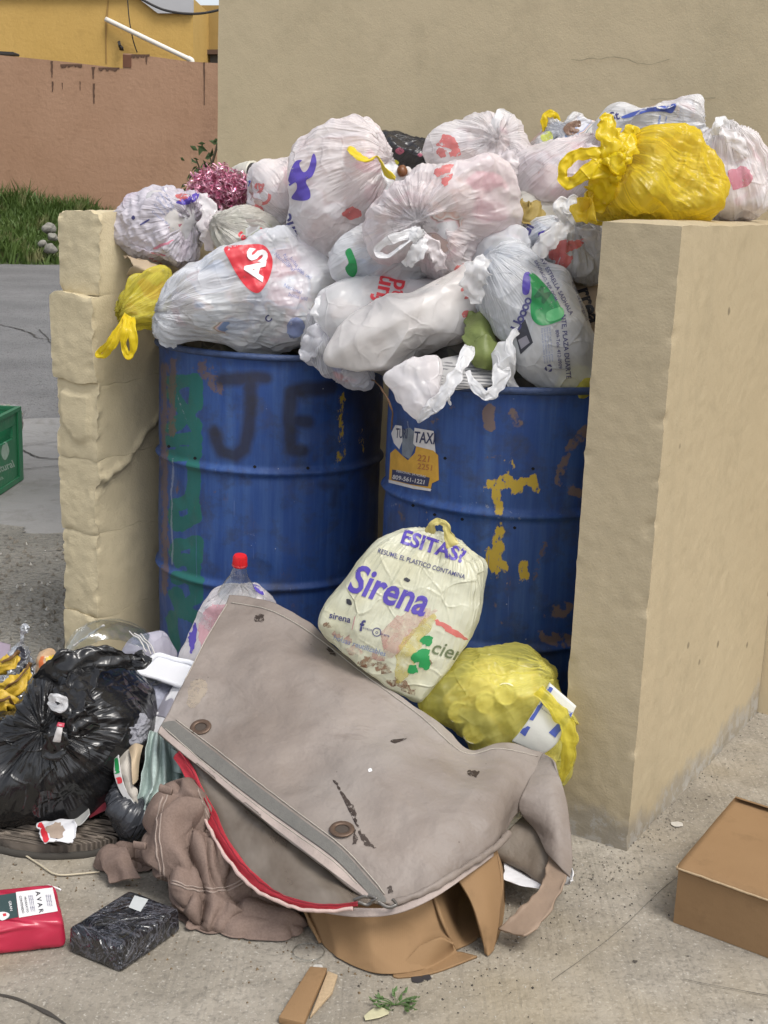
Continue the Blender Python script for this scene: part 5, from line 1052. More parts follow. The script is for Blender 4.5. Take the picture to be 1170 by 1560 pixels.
lathe('cap', P(365.2, 862, 2.804), P(366, 846, 2.80), [(0, .0005), (0, .0165), (.12, .0172), (.15, .0160), (.8, .0155), (1, .0135), (1.0, .0005)], plain('red_cap', (.62, .015, .02), .4, .05), bt, ribs=30, n=120)

# the big grey-brown cover
def cover_mat():
    t = NT('grey_brown_vinyl'); c = t.mix(t.ramp(t.noise(3.2, 4, .6, dist=.5), [(.3, 0), (.7, 1)]), (.175, .142, .120), (.265, .225, .198))
    c = t.mix(t.ramp(t.noise(2.1, 3, .6, vec=t.map(loc=(2, 5, 1))), [(.52, 0), (.75, .6)]), c, (.36, .33, .305)); c = t.mix(t.ramp(t.noise(10, 5, .7, dist=1.4), [(.55, 0), (.78, .6)]), c, (.15, .12, .10))
    c = t.mix(t.ramp(t.noise(1.0, 4, .7, vec=t.map(scale=(8, 30, 20), rot=(0, .4, .6))), [(.62, 0), (.74, .35)]), c, (.14, .11, .095)); c = t.mix(t.ramp(t.voro(26), [(0, .9), (.035, .6), (.05, 0)]), c, (.07, .05, .04))
    return t.end(t.pbr(c, .55, t.bump(t.noise(170, 2), .0007, .8, t.bump(t.noise(9, 4, .6), .012, .9)), 0, .4))
M_COV = cover_mat(); M_COVE = plain('faded_hem', (.34, .28, .25), .7, .25, 25, .002); M_WEB = plain('grey_webbing', (.135, .130, .118), .8, .2, 120, .001)
cv = thing('vinyl_cover', P(560, 1380, 2.1), 'big grey-brown vinyl cover with eyelets and red zip draped over cardboard', 'cover')
C1 = [[(350, 909, 2.74), (412, 921, 2.70), (480, 958, 2.62), (560, 1022, 2.50), (645, 1082, 2.42), (712, 1140, 2.37), (765, 1131, 2.38), (828, 1146, 2.40)],
      [(322, 962, 2.62), (400, 985, 2.57), (480, 1035, 2.46), (566, 1098, 2.36), (650, 1150, 2.29), (718, 1180, 2.26), (775, 1172, 2.29), (846, 1186, 2.36)],
      [(290, 1022, 2.52), (368, 1068, 2.42), (455, 1132, 2.31), (548, 1190, 2.21), (636, 1225, 2.16), (706, 1236, 2.15), (768, 1226, 2.20), (820, 1212, 2.32)],
      [(262, 1076, 2.43), (345, 1135, 2.32), (430, 1205, 2.20), (520, 1265, 2.10), (606, 1302, 2.06), (690, 1292, 2.08), (755, 1266, 2.15), (800, 1234, 2.27)],
      [(240, 1116, 2.37), (322, 1184, 2.26), (405, 1252, 2.14), (492, 1318, 2.04), (584, 1378, 1.985), (668, 1350, 2.02), (738, 1306, 2.10), (782, 1262, 2.22)]]
def dents(V):
    o = np.zeros(len(V))
    for (x, y, D, r_, h) in ((585, 1195, 2.2, .10, .012), (700, 1200, 2.2, .09, .010), (430, 1010, 2.55, .12, .008), (640, 1290, 2.1, .08, .010), (480, 1180, 2.25, .06, -.012), (760, 1200, 2.28, .05, -.012), (360, 1000, 2.56, .05, -.006)):
        d = np.linalg.norm(V - P(x, y, D), axis=1); o += h * np.exp(-(d / r_) ** 2)
    return o + np.minimum(ridge(V, 5, 2, 8), .3) * .006
main = patch('cover_top', C1, M_COV, cv, nu=22, nv=26, thick=.006, lump=.010, crease=.0028, cfreq=6, seed=51, extra=dents)
tm = bvh_of(main)
shape_print([(263, 1098), (276, 1106), (330, 1148), (400, 1203), (465, 1252), (520, 1294), (560, 1338), (588, 1370), (574, 1374), (546, 1344), (508, 1306), (456, 1268), (392, 1222), (320, 1166), (262, 1120), (246, 1104)], tm, M_WEB, cv, 'webbing_strip', off=.003)
shape_print([(246, 1106), (262, 1122), (320, 1168), (392, 1224), (456, 1270), (508, 1308), (546, 1346), (574, 1376), (556, 1366), (490, 1316), (405, 1251), (322, 1183), (242, 1116)], tm, M_COVE, cv, 'hem', off=.0022)
shape_print([(292, 1040), (308, 1036), (316, 1048), (296, 1078), (284, 1070)], tm, worn('pale_scuff', (.42, .35, .27), .6, .17, 50, .7, .1), cv, 'scuff', rag=4, off=.0012)
M_EYE = plain('dull_brass', (.13, .085, .06), .5, .25, 60, metal=.5)
def grommet(px, py, r_):
    h = tm.ray_cast(Vector(EYE), Vector(ray(px, py)).normalized()); c = np.array(h[0]); n = np.array(h[1]); n = n if n @ (EYE - c) > 0 else -n
    u = np.cross(n, ZV); u /= np.linalg.norm(u); v = np.cross(n, u); th = np.linspace(0, 2 * math.pi, 28, endpoint=False)
    e = strap('eyelet', [c + n * .003 + r_ * (math.cos(t) * u + math.sin(t) * v * .9) for t in th], .010, M_EYE, cv, thick=.45, closed=True, sec=10, n=2, pleats=0, wr=0, worldpts=True, up=n)
    V = np.array([c + n * .0022] + [c + n * .0022 + r_ * .8 * (math.cos(t) * u + math.sin(t) * v * .9) for t in th]); mesh('eyelet_hole', V, [[0, i + 1, (i + 1) % 28 + 1] for i in range(28)], plain('eyelet_dark', (.06, .045, .035), .8), cv)
grommet(306, 1109, .0165); grommet(521, 1265, .0175)
for i, p_ in enumerate([[(508, 1189), (512, 1191), (526, 1212), (540, 1230), (544, 1250), (549, 1268), (546, 1268), (538, 1240), (522, 1215)], [(546, 1266), (556, 1272), (566, 1284), (574, 1294), (566, 1290), (552, 1282)], [(540, 1262), (544, 1278), (540, 1288), (537, 1280)], [(596, 1128), (618, 1126), (614, 1129), (600, 1131)], [(714, 1174), (730, 1176), (724, 1184), (712, 1180)], [(590, 1352), (596, 1350), (598, 1362), (592, 1360)], [(388, 938), (400, 936), (402, 946), (390, 946)], [(500, 985), (512, 996), (508, 999), (498, 990)]]): shape_print(p_, tm, worn('black_scuff', (.04, .026, .02), .85, .18, 110, .7, .05), cv, 'scratch', rag=3, seed=i, off=.0012)
shape_print([(561, 1172), (565, 1170), (567, 1174), (562, 1176)], tm, INK_W, cv, 'white_speck')
M_STI = plain('pale_stitching', (.40, .36, .31), .8, .2, 200)
def on_cover(pts, n=10, off=.0028):
    o = []
    for x, y in catmull(np.array(pts, float), n, False):
        h = tm.ray_cast(Vector(EYE), Vector(ray(x, y)).normalized())
        if h[0] is not None: o.append(np.array(h[0]) + (EYE - np.array(h[0])) / np.linalg.norm(EYE - np.array(h[0])) * off)
    return o
for pts in ([(268, 1096), (330, 1142), (400, 1197), (465, 1246), (520, 1288), (562, 1332), (586, 1362)], [(252, 1110), (320, 1170), (392, 1228), (456, 1274), (508, 1312), (544, 1346)], [(352, 918), (412, 930), (476, 966), (556, 1028), (640, 1090), (706, 1146), (760, 1140), (820, 1152)], [(346, 920), (318, 966), (288, 1024), (258, 1078)]):
    w_ = on_cover(pts)
    if len(w_) > 6: strap('stitch_line', w_, .0022, M_STI, cv, thick=.6, sec=6, n=1, pleats=0, worldpts=True, wr=.0003)
# fold running down the right end and the torn strip hooking back to the ground
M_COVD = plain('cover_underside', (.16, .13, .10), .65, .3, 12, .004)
patch('side_fold', [[(826, 1146, 2.39), (836, 1152, 2.36), (845, 1162, 2.33)], [(800, 1200, 2.28), (838, 1198, 2.28), (860, 1210, 2.28)], [(790, 1232, 2.26), (838, 1240, 2.23), (869, 1262, 2.22)], [(812, 1262, 2.24), (845, 1285, 2.19), (872, 1310, 2.17)], [(832, 1298, 2.19), (850, 1318, 2.15), (868, 1336, 2.12)]], M_COV, cv, nu=12, nv=12, thick=.004, lump=.006, crease=.003, cfreq=9, seed=52)
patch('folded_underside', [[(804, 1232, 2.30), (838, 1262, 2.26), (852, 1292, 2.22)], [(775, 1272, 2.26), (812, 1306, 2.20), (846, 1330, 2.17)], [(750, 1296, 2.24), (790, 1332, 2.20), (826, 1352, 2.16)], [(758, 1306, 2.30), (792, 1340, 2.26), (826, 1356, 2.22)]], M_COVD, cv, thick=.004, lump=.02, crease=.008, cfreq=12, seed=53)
M_CARD = None
def card_mat():
    t = NT('corrugated_card'); c = t.mix(t.noise(5, 4, .6), (.225, .135, .066), (.295, .185, .095)); c = t.mix(t.ramp(t.noise(14, 4, .7), [(.55, 0), (.8, .5)]), c, (.14, .085, .042))
    w = t.n('ShaderNodeTexWave'); w.inputs['Scale'].default_value = 90; t.l(t.tc.outputs['Object'], w.inputs['Vector'])
    return t.end(t.pbr(c, .8, t.bump(w.outputs['Fac'], .0002, .3, t.bump(t.noise(18, 4), .003, .7)), 0, .25))
M_CARD = card_mat(); M_EDGE = plain('card_edge', (.42, .31, .19), .9, .3, 200)
ts = thing('cardboard_strip', P(800, 1415, 2.05), 'torn brown card strip curving down from the cover to the ground', 'cardboard')
patch('strip', [[(835, 1296, 2.21), (868, 1300, 2.19)], [(829, 1340, 2.13), (862, 1338, 2.12)], [(806, 1372, 2.09), (842, 1378, 2.07)], [(782, 1398, 2.06), (822, 1408, 2.03)], [(760, 1413, 2.05), (799, 1425, 2.01)]], plain('taupe_card', (.27, .195, .14), .8, .2, 18, .002), ts, thick=.004, crease=.0015, ragged=.006, seed=54)
# clear window flap with red zip
t_ = NT('cloudy_window'); c_ = t_.mix(t_.ramp(t_.noise(5, 4, .6, dist=.8), [(.35, 0), (.65, 1)]), (.16, .128, .10), (.30, .26, .22)); pb_ = t_.pbr(c_, .22, t_.bump(t_.noise(9, 4), .006), 0, .6)
tr_ = t_.n('ShaderNodeBsdfTransparent'); tr_.inputs[0].default_value = (.75, .68, .6, 1); mx_ = t_.n('ShaderNodeMixShader'); mx_.inputs[0].default_value = .68; t_.l(tr_.outputs[0], mx_.inputs[1]); t_.l(pb_, mx_.inputs[2]); M_WIN = t_.end(mx_.outputs[0])
patch('window_panel', [[(268, 1140, 2.35), (330, 1192, 2.27), (405, 1256, 2.16), (480, 1312, 2.08), (545, 1356, 2.02), (590, 1372, 2.0)], [(276, 1165, 2.33), (325, 1215, 2.24), (385, 1285, 2.13), (455, 1335, 2.05), (530, 1366, 2.0), (592, 1375, 1.99)], [(284, 1180, 2.31), (322, 1250, 2.21), (365, 1318, 2.10), (430, 1366, 2.02), (510, 1380, 1.98), (595, 1377, 1.975)]], M_WIN, cv, nu=14, nv=14, thick=.001, lump=.006, crease=.003, cfreq=9, seed=55)
zp = [(270, 1148, 2.335), (290, 1180, 2.29), (318, 1240, 2.21), (350, 1298, 2.125), (388, 1342, 2.055), (435, 1370, 2.005), (490, 1382, 1.975), (545, 1378, 1.965)]
strap('zip_tape', zp, [.020, .024, .024, .022, .018, .014, .010, .007], plain('red_zip_tape', (.42, .025, .04), .7, .15, 120, .001), cv, thick=.18, pleats=1, wr=.0003)
strap('piping', [(x - 7, y + 6, D - .012) for x, y, D in zp[1:]], .0065, plain('pinkish_piping', (.52, .38, .34), .7, .2, 90), cv, thick=1, pleats=0, sec=10)
strap('zip_teeth', [(x + 3, y - 3, D - .010) for x, y, D in zp], .003, plain('dark_red_teeth', (.22, .01, .02), .5), cv, thick=1, pleats=0, sec=8)
for pts in ([(540, 1372, 1.96), (556, 1366, 1.955), (570, 1370, 1.955), (560, 1378, 1.955), (546, 1374, 1.955)], [(560, 1364, 1.955), (574, 1368, 1.95), (566, 1374, 1.95)], [(576, 1374, 1.955), (592, 1382, 1.95), (604, 1378, 1.955), (598, 1370, 1.955)]): strap('zip_pull', pts, .006, plain('dull_steel', (.16, .15, .14), .45, .2, 80, metal=.7), cv, thick=.7, pleats=0, sec=10)
# front hem of the cover over the cardboard
patch('lower_hem', [[(470, 1382, 1.99), (540, 1383, 1.972), (600, 1381, 1.965), (660, 1356, 1.985), (720, 1318, 2.06), (752, 1298, 2.11)], [(478, 1388, 1.985), (540, 1397, 1.965), (602, 1392, 1.955), (662, 1367, 1.975), (720, 1328, 2.05), (752, 1304, 2.105)]], M_COVE, cv, nu=12, nv=4, thick=.003, crease=.001, seed=56)
strap('seam_roll', [(600, 1376, 1.965), (660, 1352, 1.985), (720, 1314, 2.055), (756, 1290, 2.11), (775, 1270, 2.16)], .012, M_COV, cv, thick=.8, pleats=0, sec=12)

# cardboard carton under the cover
cx = thing('cardboard_box', P(600, 1490, 1.98), 'bulging cardboard carton crushed under the grey-brown cover', 'box')
zf = .011
gd = lambda x, y: float(G(x, y, zf)[1])
gp = lambda x, y: (x, y, gd(x, y))
def crush(V):
    return np.minimum(ridge(V, 7, 2, 3), .25) * .006 + fold(V, 9, 4, 6) * .004
patch('front_panel', [[(452, 1366, 2.10), (500, 1372, 2.03), (550, 1374, 1.998), (610, 1368, 2.005), (657, 1350, 2.05)], [(466, 1406, 2.065), (512, 1424, 2.005), (560, 1436, 1.970), (625, 1424, 1.985), (676, 1404, 2.015)], [gp(482, 1432), gp(520, 1462), gp(575, 1483), gp(640, 1478), gp(696, 1452)]], M_CARD, cx, nu=16, nv=18, thick=.005, lump=.002, seed=57, floor=zf, extra=crush)
patch('bottom_flap', [[(640, 1440, 1.975), (672, 1428, 1.985), (690, 1440, 1.992)], [gp(600, 1484), gp(650, 1476), gp(696, 1450)], [gp(606, 1489), gp(660, 1482), gp(727, 1457)]], M_CARD, cx, nu=14, nv=8, thick=.004, crease=.002, seed=58, floor=zf + .001)
patch('right_flap', [[(697, 1336, 2.05), (726, 1316, 2.08), (757, 1296, 2.13)], [(719, 1374, 2.03), (742, 1362, 2.05), (765, 1350, 2.10)], [(733, 1414, 2.01), (748, 1406, 2.03), (761, 1398, 2.06)], [gp(738, 1452), gp(744, 1456), gp(752, 1448)]], M_CARD, cx, nu=12, nv=12, thick=.005, lump=.004, seed=59, floor=zf)
patch('inner_panel', [[(657, 1350, 2.05), (700, 1330, 2.22), (740, 1310, 2.36)], [(676, 1404, 2.01), (706, 1395, 2.16), (742, 1370, 2.28)], [gp(695, 1448), gp(722, 1432), gp(748, 1412)]], M_CARD, cx, thick=.005, seed=60, floor=zf)
patch('end_panel', [[(757, 1292, 2.14), (752, 1285, 2.25), (746, 1280, 2.38)], [(766, 1350, 2.10), (768, 1330, 2.24), (764, 1310, 2.36)], [gp(752, 1446), gp(765, 1410), gp(770, 1370)]], M_CARD, cx, thick=.005, floor=zf)
patch('back_panel', [[(430, 1290, 2.42), (560, 1280, 2.40), (700, 1270, 2.38), (752, 1275, 2.36)], [gp(440, 1330), gp(560, 1335), gp(700, 1340), gp(766, 1345)]], M_CARD, cx, thick=.005, floor=zf)
patch('left_panel', [[(452, 1368, 2.09), (438, 1335, 2.22), (430, 1295, 2.42)], [gp(486, 1438), gp(462, 1390), gp(440, 1335)]], M_CARD, cx, thick=.005, floor=zf)
wp = thing('crumpled_paper', P(820, 1350, 2.3), 'crumpled white paper sticking out between the cover and right wall', 'paper')
M_PAP = plain('white_paper', (.66, .66, .68), .8, .08, 12, .003)
patch('sheet', [[(836, 1180, 2.40), (846, 1190, 2.39), (850, 1215, 2.36)], [(846, 1230, 2.36), (860, 1262, 2.30), (862, 1285, 2.27)], [(852, 1290, 2.29), (868, 1310, 2.24), (872, 1330, 2.20)], [(846, 1335, 2.22), (860, 1346, 2.19), (868, 1344, 2.17)]], M_PAP, wp, crease=.006, ragged=.006, seed=61, floor=.012)
patch('sheet', [[(764, 1304, 2.26), (790, 1320, 2.24), (812, 1340, 2.22)], [(768, 1325, 2.20), (795, 1340, 2.18), (838, 1350, 2.17)], [(766, 1338, 2.17), (795, 1350, 2.155), (826, 1356, 2.15)]], M_PAP, wp, crease=.006, ragged=.004, seed=62, floor=.012)
# trousers
def cloth_mat(name, a, b, sc=260):
    t = NT(name); c = t.mix(t.noise(5, 4, .6), a, b); c = t.mix(t.ramp(t.noise(sc, 2), [(.4, .25), (.6, 0)]), c, tuple(v * .6 for v in a))
    return t.end(t.pbr(c, .92, t.bump(t.noise(sc, 2), .0008, .8, t.bump(t.noise(16, 3), .004)), 0, .15))
M_TRS = cloth_mat('taupe_cotton', (.175, .125, .102), (.245, .18, .15)); M_SEAM = plain('seam_thread', (.30, .235, .20), .9, .2, 200)
tz = thing('trousers', P(340, 1430, 2.15), 'taupe cotton trousers crumpled beside the cardboard carton', 'trousers')
def drape(name, ol, D, thick, mat, parent, seed, amp=.020, N=90, **kw):
    o = blob(name, ol, D, thick, mat, parent, N=N, seed=seed, lump=.018, crease=.003, cfreq=6, **kw); V = world_verts(o); Fq = np.array([list(p.vertices) for p in o.data.polygons]); nr = vnormals(V, Fq)
    c = V.mean(0)
    if np.mean(np.sum(nr * (V - c), 1)) < 0: nr = -nr
    s_ = V + seed; w = np.stack([pn(s_ * 5, seed), pn(s_ * 5, seed + 1), pn(s_ * 5, seed + 2)], -1) * .10; q = s_ + w
    ax = np.array([.55, -.3, .78]); ax /= np.linalg.norm(ax); q = q - ax * (q @ ax)[:, None] * .62
    h = pn(q * 5, seed + 7) * .6 - np.clip(1 - np.abs(pn(q * 8.5, seed + 9)) * 3.2, 0, 1) ** 2 * 1.5 - np.clip(1 - np.abs(pn(q * 15 + 5, seed + 8)) * 3.2, 0, 1) ** 2 * .6; V = V + nr * (h * amp)[:, None]
    V[:, 2] = np.where(V[:, 2] < .012, .012 + (V[:, 2] - .012) * .02, V[:, 2]); V = V - np.array(parent_loc(parent)); o.data.vertices.foreach_set('co', V.astype(np.float32).ravel()); o.data.update(); return o
tb_ = drape('seat_and_legs', [(212, 1300), (212, 1250), (228, 1212), (255, 1192), (290, 1190), (330, 1228), (372, 1300), (420, 1352), (458, 1380), (464, 1412), (436, 1432), (380, 1442), (325, 1438), (285, 1420), (262, 1388), (246, 1352), (226, 1332)], 2.165, .10, M_TRS, tz, 71, amp=.024, N=120, tilt=(0, -.42))
tt = bvh_of(tb_)
for p_ in ([(258, 1200), (246, 1240), (244, 1290), (252, 1340)], [(252, 1198), (240, 1240), (238, 1290), (246, 1342)], [(262, 1342), (300, 1352), (340, 1352), (372, 1338)], [(262, 1346), (300, 1357), (342, 1357), (376, 1342)], [(300, 1200), (320, 1250), (350, 1310)]):
    q = catmull(np.array(p_, float), 12, False); W_ = []
    for x, y in q:
        h = tt.ray_cast(Vector(EYE), Vector(ray(x, y)).normalized())
        if h[0] is not None: W_.append(np.array(h[0]) - ray(x, y) / np.linalg.norm(ray(x, y)) * .001)
    if len(W_) > 4: strap('stitched_seam', W_, .0035, M_SEAM, tz, thick=.5, sec=6, n=1, pleats=0, worldpts=True)
for p_ in ([(204, 1287, 2.14), (222, 1289, 2.13)], [(243, 1200, 2.14), (262, 1206, 2.13)]): strap('belt_loop', p_, .014, M_TRS, tz, thick=.5, sec=12, pleats=0, wr=.0005)
drape('trouser_leg', [(150, 1332), (156, 1300), (178, 1287), (208, 1288), (236, 1312), (262, 1350), (262, 1368), (232, 1362), (214, 1346), (180, 1350)], 2.27, .028, M_TRS, tz, 73, amp=.014, N=60)
drape('trouser_leg', [(322, 1400), (330, 1360), (352, 1336), (392, 1348), (430, 1370), (466, 1382), (470, 1410), (440, 1434), (390, 1442), (345, 1436)], 2.10, .05, M_TRS, tz, 77, amp=.014, N=64, tilt=(0, -.5))
patch('turned_cuff', [[(150, 1302, 2.24), (170, 1292, 2.23), (192, 1290, 2.22)], [(156, 1320, 2.21), (178, 1316, 2.19), (204, 1318, 2.19)], [(165, 1345, 2.18), (190, 1340, 2.17), (214, 1336, 2.17)]], M_TRS, tz, crease=.010, cfreq=20, lump=.01, seed=74, thick=.003)

# ------------------------------------------------------------------ left foot of the heap
# round iron cover in the ground
mc = thing('manhole_cover', G(110, 1236, .01), 'round ribbed drain cover lying under the black rubbish bag', 'manhole cover')
cc = G(112, 1228, 0.0); rC = float(np.linalg.norm(G(112, 1308, 0.0) - cc))
t_ = NT('ribbed_cover'); w = t_.n('ShaderNodeTexWave'); w.inputs['Scale'].default_value = 28; w.bands_direction = 'Y'; t_.l(t_.map(rot=(0, 0, .25)), w.inputs['Vector'])
c = t_.mix(t_.noise(8, 5, .7), (.12, .10, .08), (.24, .20, .165)); M_COVER = t_.end(t_.pbr(c, .9, t_.bump(w.outputs['Fac'], .010, 1.0, t_.bump(t_.noise(30, 4), .004)), 0, .2))
lathe('cover_plate', cc + ZV * .0, cc + ZV * .032, [(0, rC), (.9, rC), (1, rC - .006), (1.0, rC * .6), (1, .001)], M_COVER, mc, n=90)
th = np.linspace(0, 2 * math.pi, 80, endpoint=False); strap('frame_ring', [cc + ZV * .012 + (rC + .012) * np.array([math.cos(t), math.sin(t), 0]) for t in th], .016, M_DARK, mc, thick=.6, closed=True, sec=8, n=1, pleats=0, worldpts=True)
for k in range(13):
    y_ = -rC * .86 + k * rC * .143; hw = math.sqrt(max(rC ** 2 - y_ ** 2, 0)) * .93
    a_, b_ = cc + np.array([-hw, y_, .034]), cc + np.array([hw, y_, .034]); strap('rib', [a_, (a_ + b_) / 2, b_], .010, M_COVER, mc, thick=.6, sec=8, n=8, pleats=0, wr=.0008, worldpts=True)
M_VOID = plain('hole_dark', (.006, .006, .006), 1.0)
hp = [G(x, y, .011) for x, y in ((10, 1296), (22, 1289), (40, 1286), (44, 1291), (34, 1299), (18, 1303))]; tag(mesh('ground_hole', hp, [[0, 1, 2, 3, 4, 5]], M_VOID, None, False), kind='structure')
ZC = .045
# black bag
b = bag('K', 'bulging glossy black rubbish bag knotted with a white tie', 2.52, .19, [(-140, 1110), (-90, 1060), (-30, 1052), (10, 1072), (46, 1052), (62, 1022), (96, 1000), (140, 994), (176, 1010), (205, 1045), (222, 1090), (224, 1128), (206, 1170), (192, 1205), (152, 1238), (92, 1255), (40, 1262), (-20, 1255), (-80, 1225), (-130, 1170)], F_K, None, knot=(98, 1092), kd=.165, N=120, seed=81, pk=7, plen=.15, pleat=.011, crease=.0045, lump=.025, neck=.035, poly=.3, group='plastic bags lying in front of the drums', floor=ZC * .6)
kk = 2.33
loop(b, [(60, 1042, 2.46), (78, 1022, 2.44), (104, 1010, 2.44), (140, 1003, 2.46), (176, 1004, 2.48), (206, 1010, 2.50), (232, 1004, 2.50)], [.03, .045, .052, .05, .042, .03, .012], F_K, name='gathered_tail', seed=32, thick=.3, wr=.002, pleats=11)
loop(b, [(200, 1008, 2.49), (216, 1014, 2.48), (226, 1008, 2.49), (214, 996, 2.5), (204, 1002, 2.5)], .014, F_K, name='tied_end', seed=33, wr=.002)
loop(b, [(96, 1096, kk + .01), (100, 1084, kk - .01), (112, 1062, kk + .03), (126, 1035, kk + .08), (136, 1010, kk + .14)], [.03, .06, .07, .06, .04], F_K, name='tied_end', seed=34, thick=.3, wr=.002, pleats=10)
loop(b, [(98, 1096, kk - .005), (112, 1098, kk - .02), (130, 1104, kk - .01), (146, 1112, kk + .01)], [.03, .05, .05, .02], F_K, name='tied_end', seed=35, thick=.3, wr=.002, pleats=9)
loop(b, [(92, 1098, kk - .0), (88, 1118, kk - .025), (84, 1142, kk - .02), (96, 1150, kk - .02)], [.025, .045, .05, .02], F_K, name='tied_end', seed=36, thick=.3, wr=.002, pleats=9)
loop(b, [(76, 1066, kk - .02), (86, 1062, kk - .035), (98, 1068, kk - .03), (97, 1078, kk - .03), (84, 1078, kk - .03), (76, 1068, kk - .02)], .014, F_W, name='white_tie', seed=37, thick=.7)
loop(b, [(92, 1104, kk - .045), (89, 1118, kk - .05), (86, 1130, kk - .045)], [.010, .014, .013], plain('tag_white', (.6, .58, .57), .6), name='tag_strip', seed=38, thick=.2, pleats=0, sec=10)
loop(b, [(94, 1100, kk - .042), (92, 1108, kk - .05)], .012, plain('tag_red', (.4, .03, .06), .6), name='tag_strip', seed=39, thick=.2, pleats=0, sec=10)

# wrappers, banana skins and packet at the frame's left edge
M_FOIL = plain('crumpled_foil', (.55, .56, .58), .25, .3, 30, .006, metal=.7)
w1 = bag('w1', 'silver and dark crisp packet above the banana skins', 2.86, .03, [(8, 1050), (12, 1010), (18, 985), (30, 975), (44, 990), (52, 1015), (56, 1050), (44, 1078), (24, 1080)], M_FOIL, None, N=34, seed=82, crease=.014, cfreq=18, name='snack_wrapper', cat='wrapper', group=None)
for p_ in ([(20, 1000), (32, 985), (40, 1000), (28, 1012)], [(30, 1020), (46, 1010), (50, 1030), (36, 1036)], [(14, 1040), (26, 1034), (28, 1056), (16, 1060)], [(40, 1050), (50, 1046), (52, 1066), (42, 1070)]): shape_print(p_, w1[2], INK_K, w1[0], rag=4)
loop(w1, [(34, 982, 2.84), (34, 968, 2.84), (38, 958, 2.84), (44, 954, 2.84)], [.01, .008, .022, .012], M_FOIL, name='twisted_end', thick=.5)
w2 = bag('w2', 'orange and yellow snack packet beside the foot of the block wall', 2.96, .035, [(56, 1030), (58, 1002), (66, 992), (80, 992), (90, 1004), (88, 1030), (70, 1048)], plain('orange_packet', (.52, .34, .20), .3, .3, 20, .004), None, N=28, seed=83, crease=.008, name='snack_wrapper', cat='wrapper', group=None)
for p_, m_ in (([(70, 1002), (84, 998), (86, 1008), (74, 1012)], plain('packet_yellow', (.66, .46, .02), .4)), ([(60, 1004), (66, 1000), (66, 1014), (60, 1016)], plain('packet_orange', (.6, .16, .05), .4)), ([(64, 1018), (76, 1014), (78, 1024), (66, 1030)], INK_W)): shape_print(p_, w2[2], m_, w2[0], rag=2)
M_BAN = plain('banana_skin', (.52, .34, .03), .5, .4, 30, .002); M_BANB = plain('banana_brown', (.14, .07, .02), .6, .4, 30, .002)
for i, (lab, pts, wd_s) in enumerate((('banana skin uppermost at the frame edge, spotted orange brown', [(-20, 1030, 2.66), (0, 1016, 2.62), (18, 1006, 2.62), (24, 1000, 2.64)], [.02, .035, .03, .012]), ('long banana skin in the middle, lying below the silver packet', [(-25, 1066, 2.60), (0, 1060, 2.56), (22, 1046, 2.55), (36, 1030, 2.58), (42, 1018, 2.62)], [.02, .045, .045, .03, .012]), ('bright yellow banana skin lowest against the black bag', [(-20, 1092, 2.54), (-4, 1076, 2.50), (12, 1070, 2.50), (20, 1092, 2.52)], [.02, .05, .045, .03]))):
    t0 = thing('banana_skin', P(pts[1][0], pts[1][1], pts[1][2]), lab, 'banana skin', 'banana skins beside the black bag'); strap('peel', pts, wd_s, M_BAN, t0, thick=.6, pleats=3, wr=.002, seed=i); strap('brown_ridge', [(x + 2, y - 7, D - .012) for x, y, D in pts[1:]], .006, M_BANB, t0, thick=.5, sec=8, pleats=0, wr=.002); strap('stalk', [pts[-1], (pts[-1][0] + 4, pts[-1][1] - 8, pts[-1][2])], [.012, .008], M_BANB, t0, thick=.9, pleats=0, sec=10)
tagb = thing('blue_scrap', P(5, 1000, 2.9), 'flat lilac plastic sheet behind the banana skins', 'sheet'); patch('sheet', [[(-40, 978, 2.92), (-10, 976, 2.92), (16, 982, 2.92)], [(-40, 1010, 2.80), (-10, 1010, 2.80), (14, 1008, 2.80)]], plain('lilac_sheet', (.30, .24, .30), .6, .1), tagb, crease=.004)
# see-through clamshell, foam tray, paper and thin lilac bags between black bag and drum
cs_ = thing('clear_food_box', P(170, 985, 2.95), 'clear plastic food box lid leaning behind the black bag', 'food box')
patch('lid', [[(100, 990, 2.84), (118, 962, 2.86), (150, 945, 2.90), (196, 950, 2.94), (230, 968, 2.96)], [(104, 996, 2.82), (126, 972, 2.83), (156, 958, 2.86), (192, 962, 2.90), (226, 978, 2.92)], [(114, 1004, 2.82), (136, 984, 2.83), (162, 974, 2.84), (194, 978, 2.87), (232, 992, 2.88)]], M_CLEAR, cs_, thick=.001, crease=.004, cfreq=20, seed=85)
M_RIMC = plain('milky_rim', (.55, .53, .5), .3, .1)
strap('lid_rim', [(100, 988, 2.835), (116, 962, 2.855), (150, 945, 2.90), (196, 948, 2.94), (232, 970, 2.96), (244, 992, 2.96)], .004, M_CLEAR, cs_, thick=1, pleats=0, sec=8)
for k in range(6): strap('lid_rib', [(112 + k * 8, 984 - k * 5.5, 2.825 + k * .01), (119 + k * 8, 978 - k * 5, 2.825 + k * .01)], .005, M_RIMC, cs_, thick=.6, pleats=0, sec=8)
for k in range(3): strap('lid_rib', [(196 + k * 9, 962 + k * 2, 2.89), (214 + k * 8, 976 + k * 4, 2.88), (222 + k * 7, 994 + k * 3, 2.86)], .003, M_RIMC, cs_, thick=.6, pleats=0, sec=8)
bag('L1', 'pale lilac thin bag lying against the blue drum foot', 2.98, .05, [(186, 1000), (196, 978), (220, 974), (248, 974), (262, 1000), (250, 1022), (214, 1020)], film('pale_lilac_film', (.66, .64, .74), .8, .3), S_W, N=36, seed=86, crease=.006, group='thin bags behind the black bag')
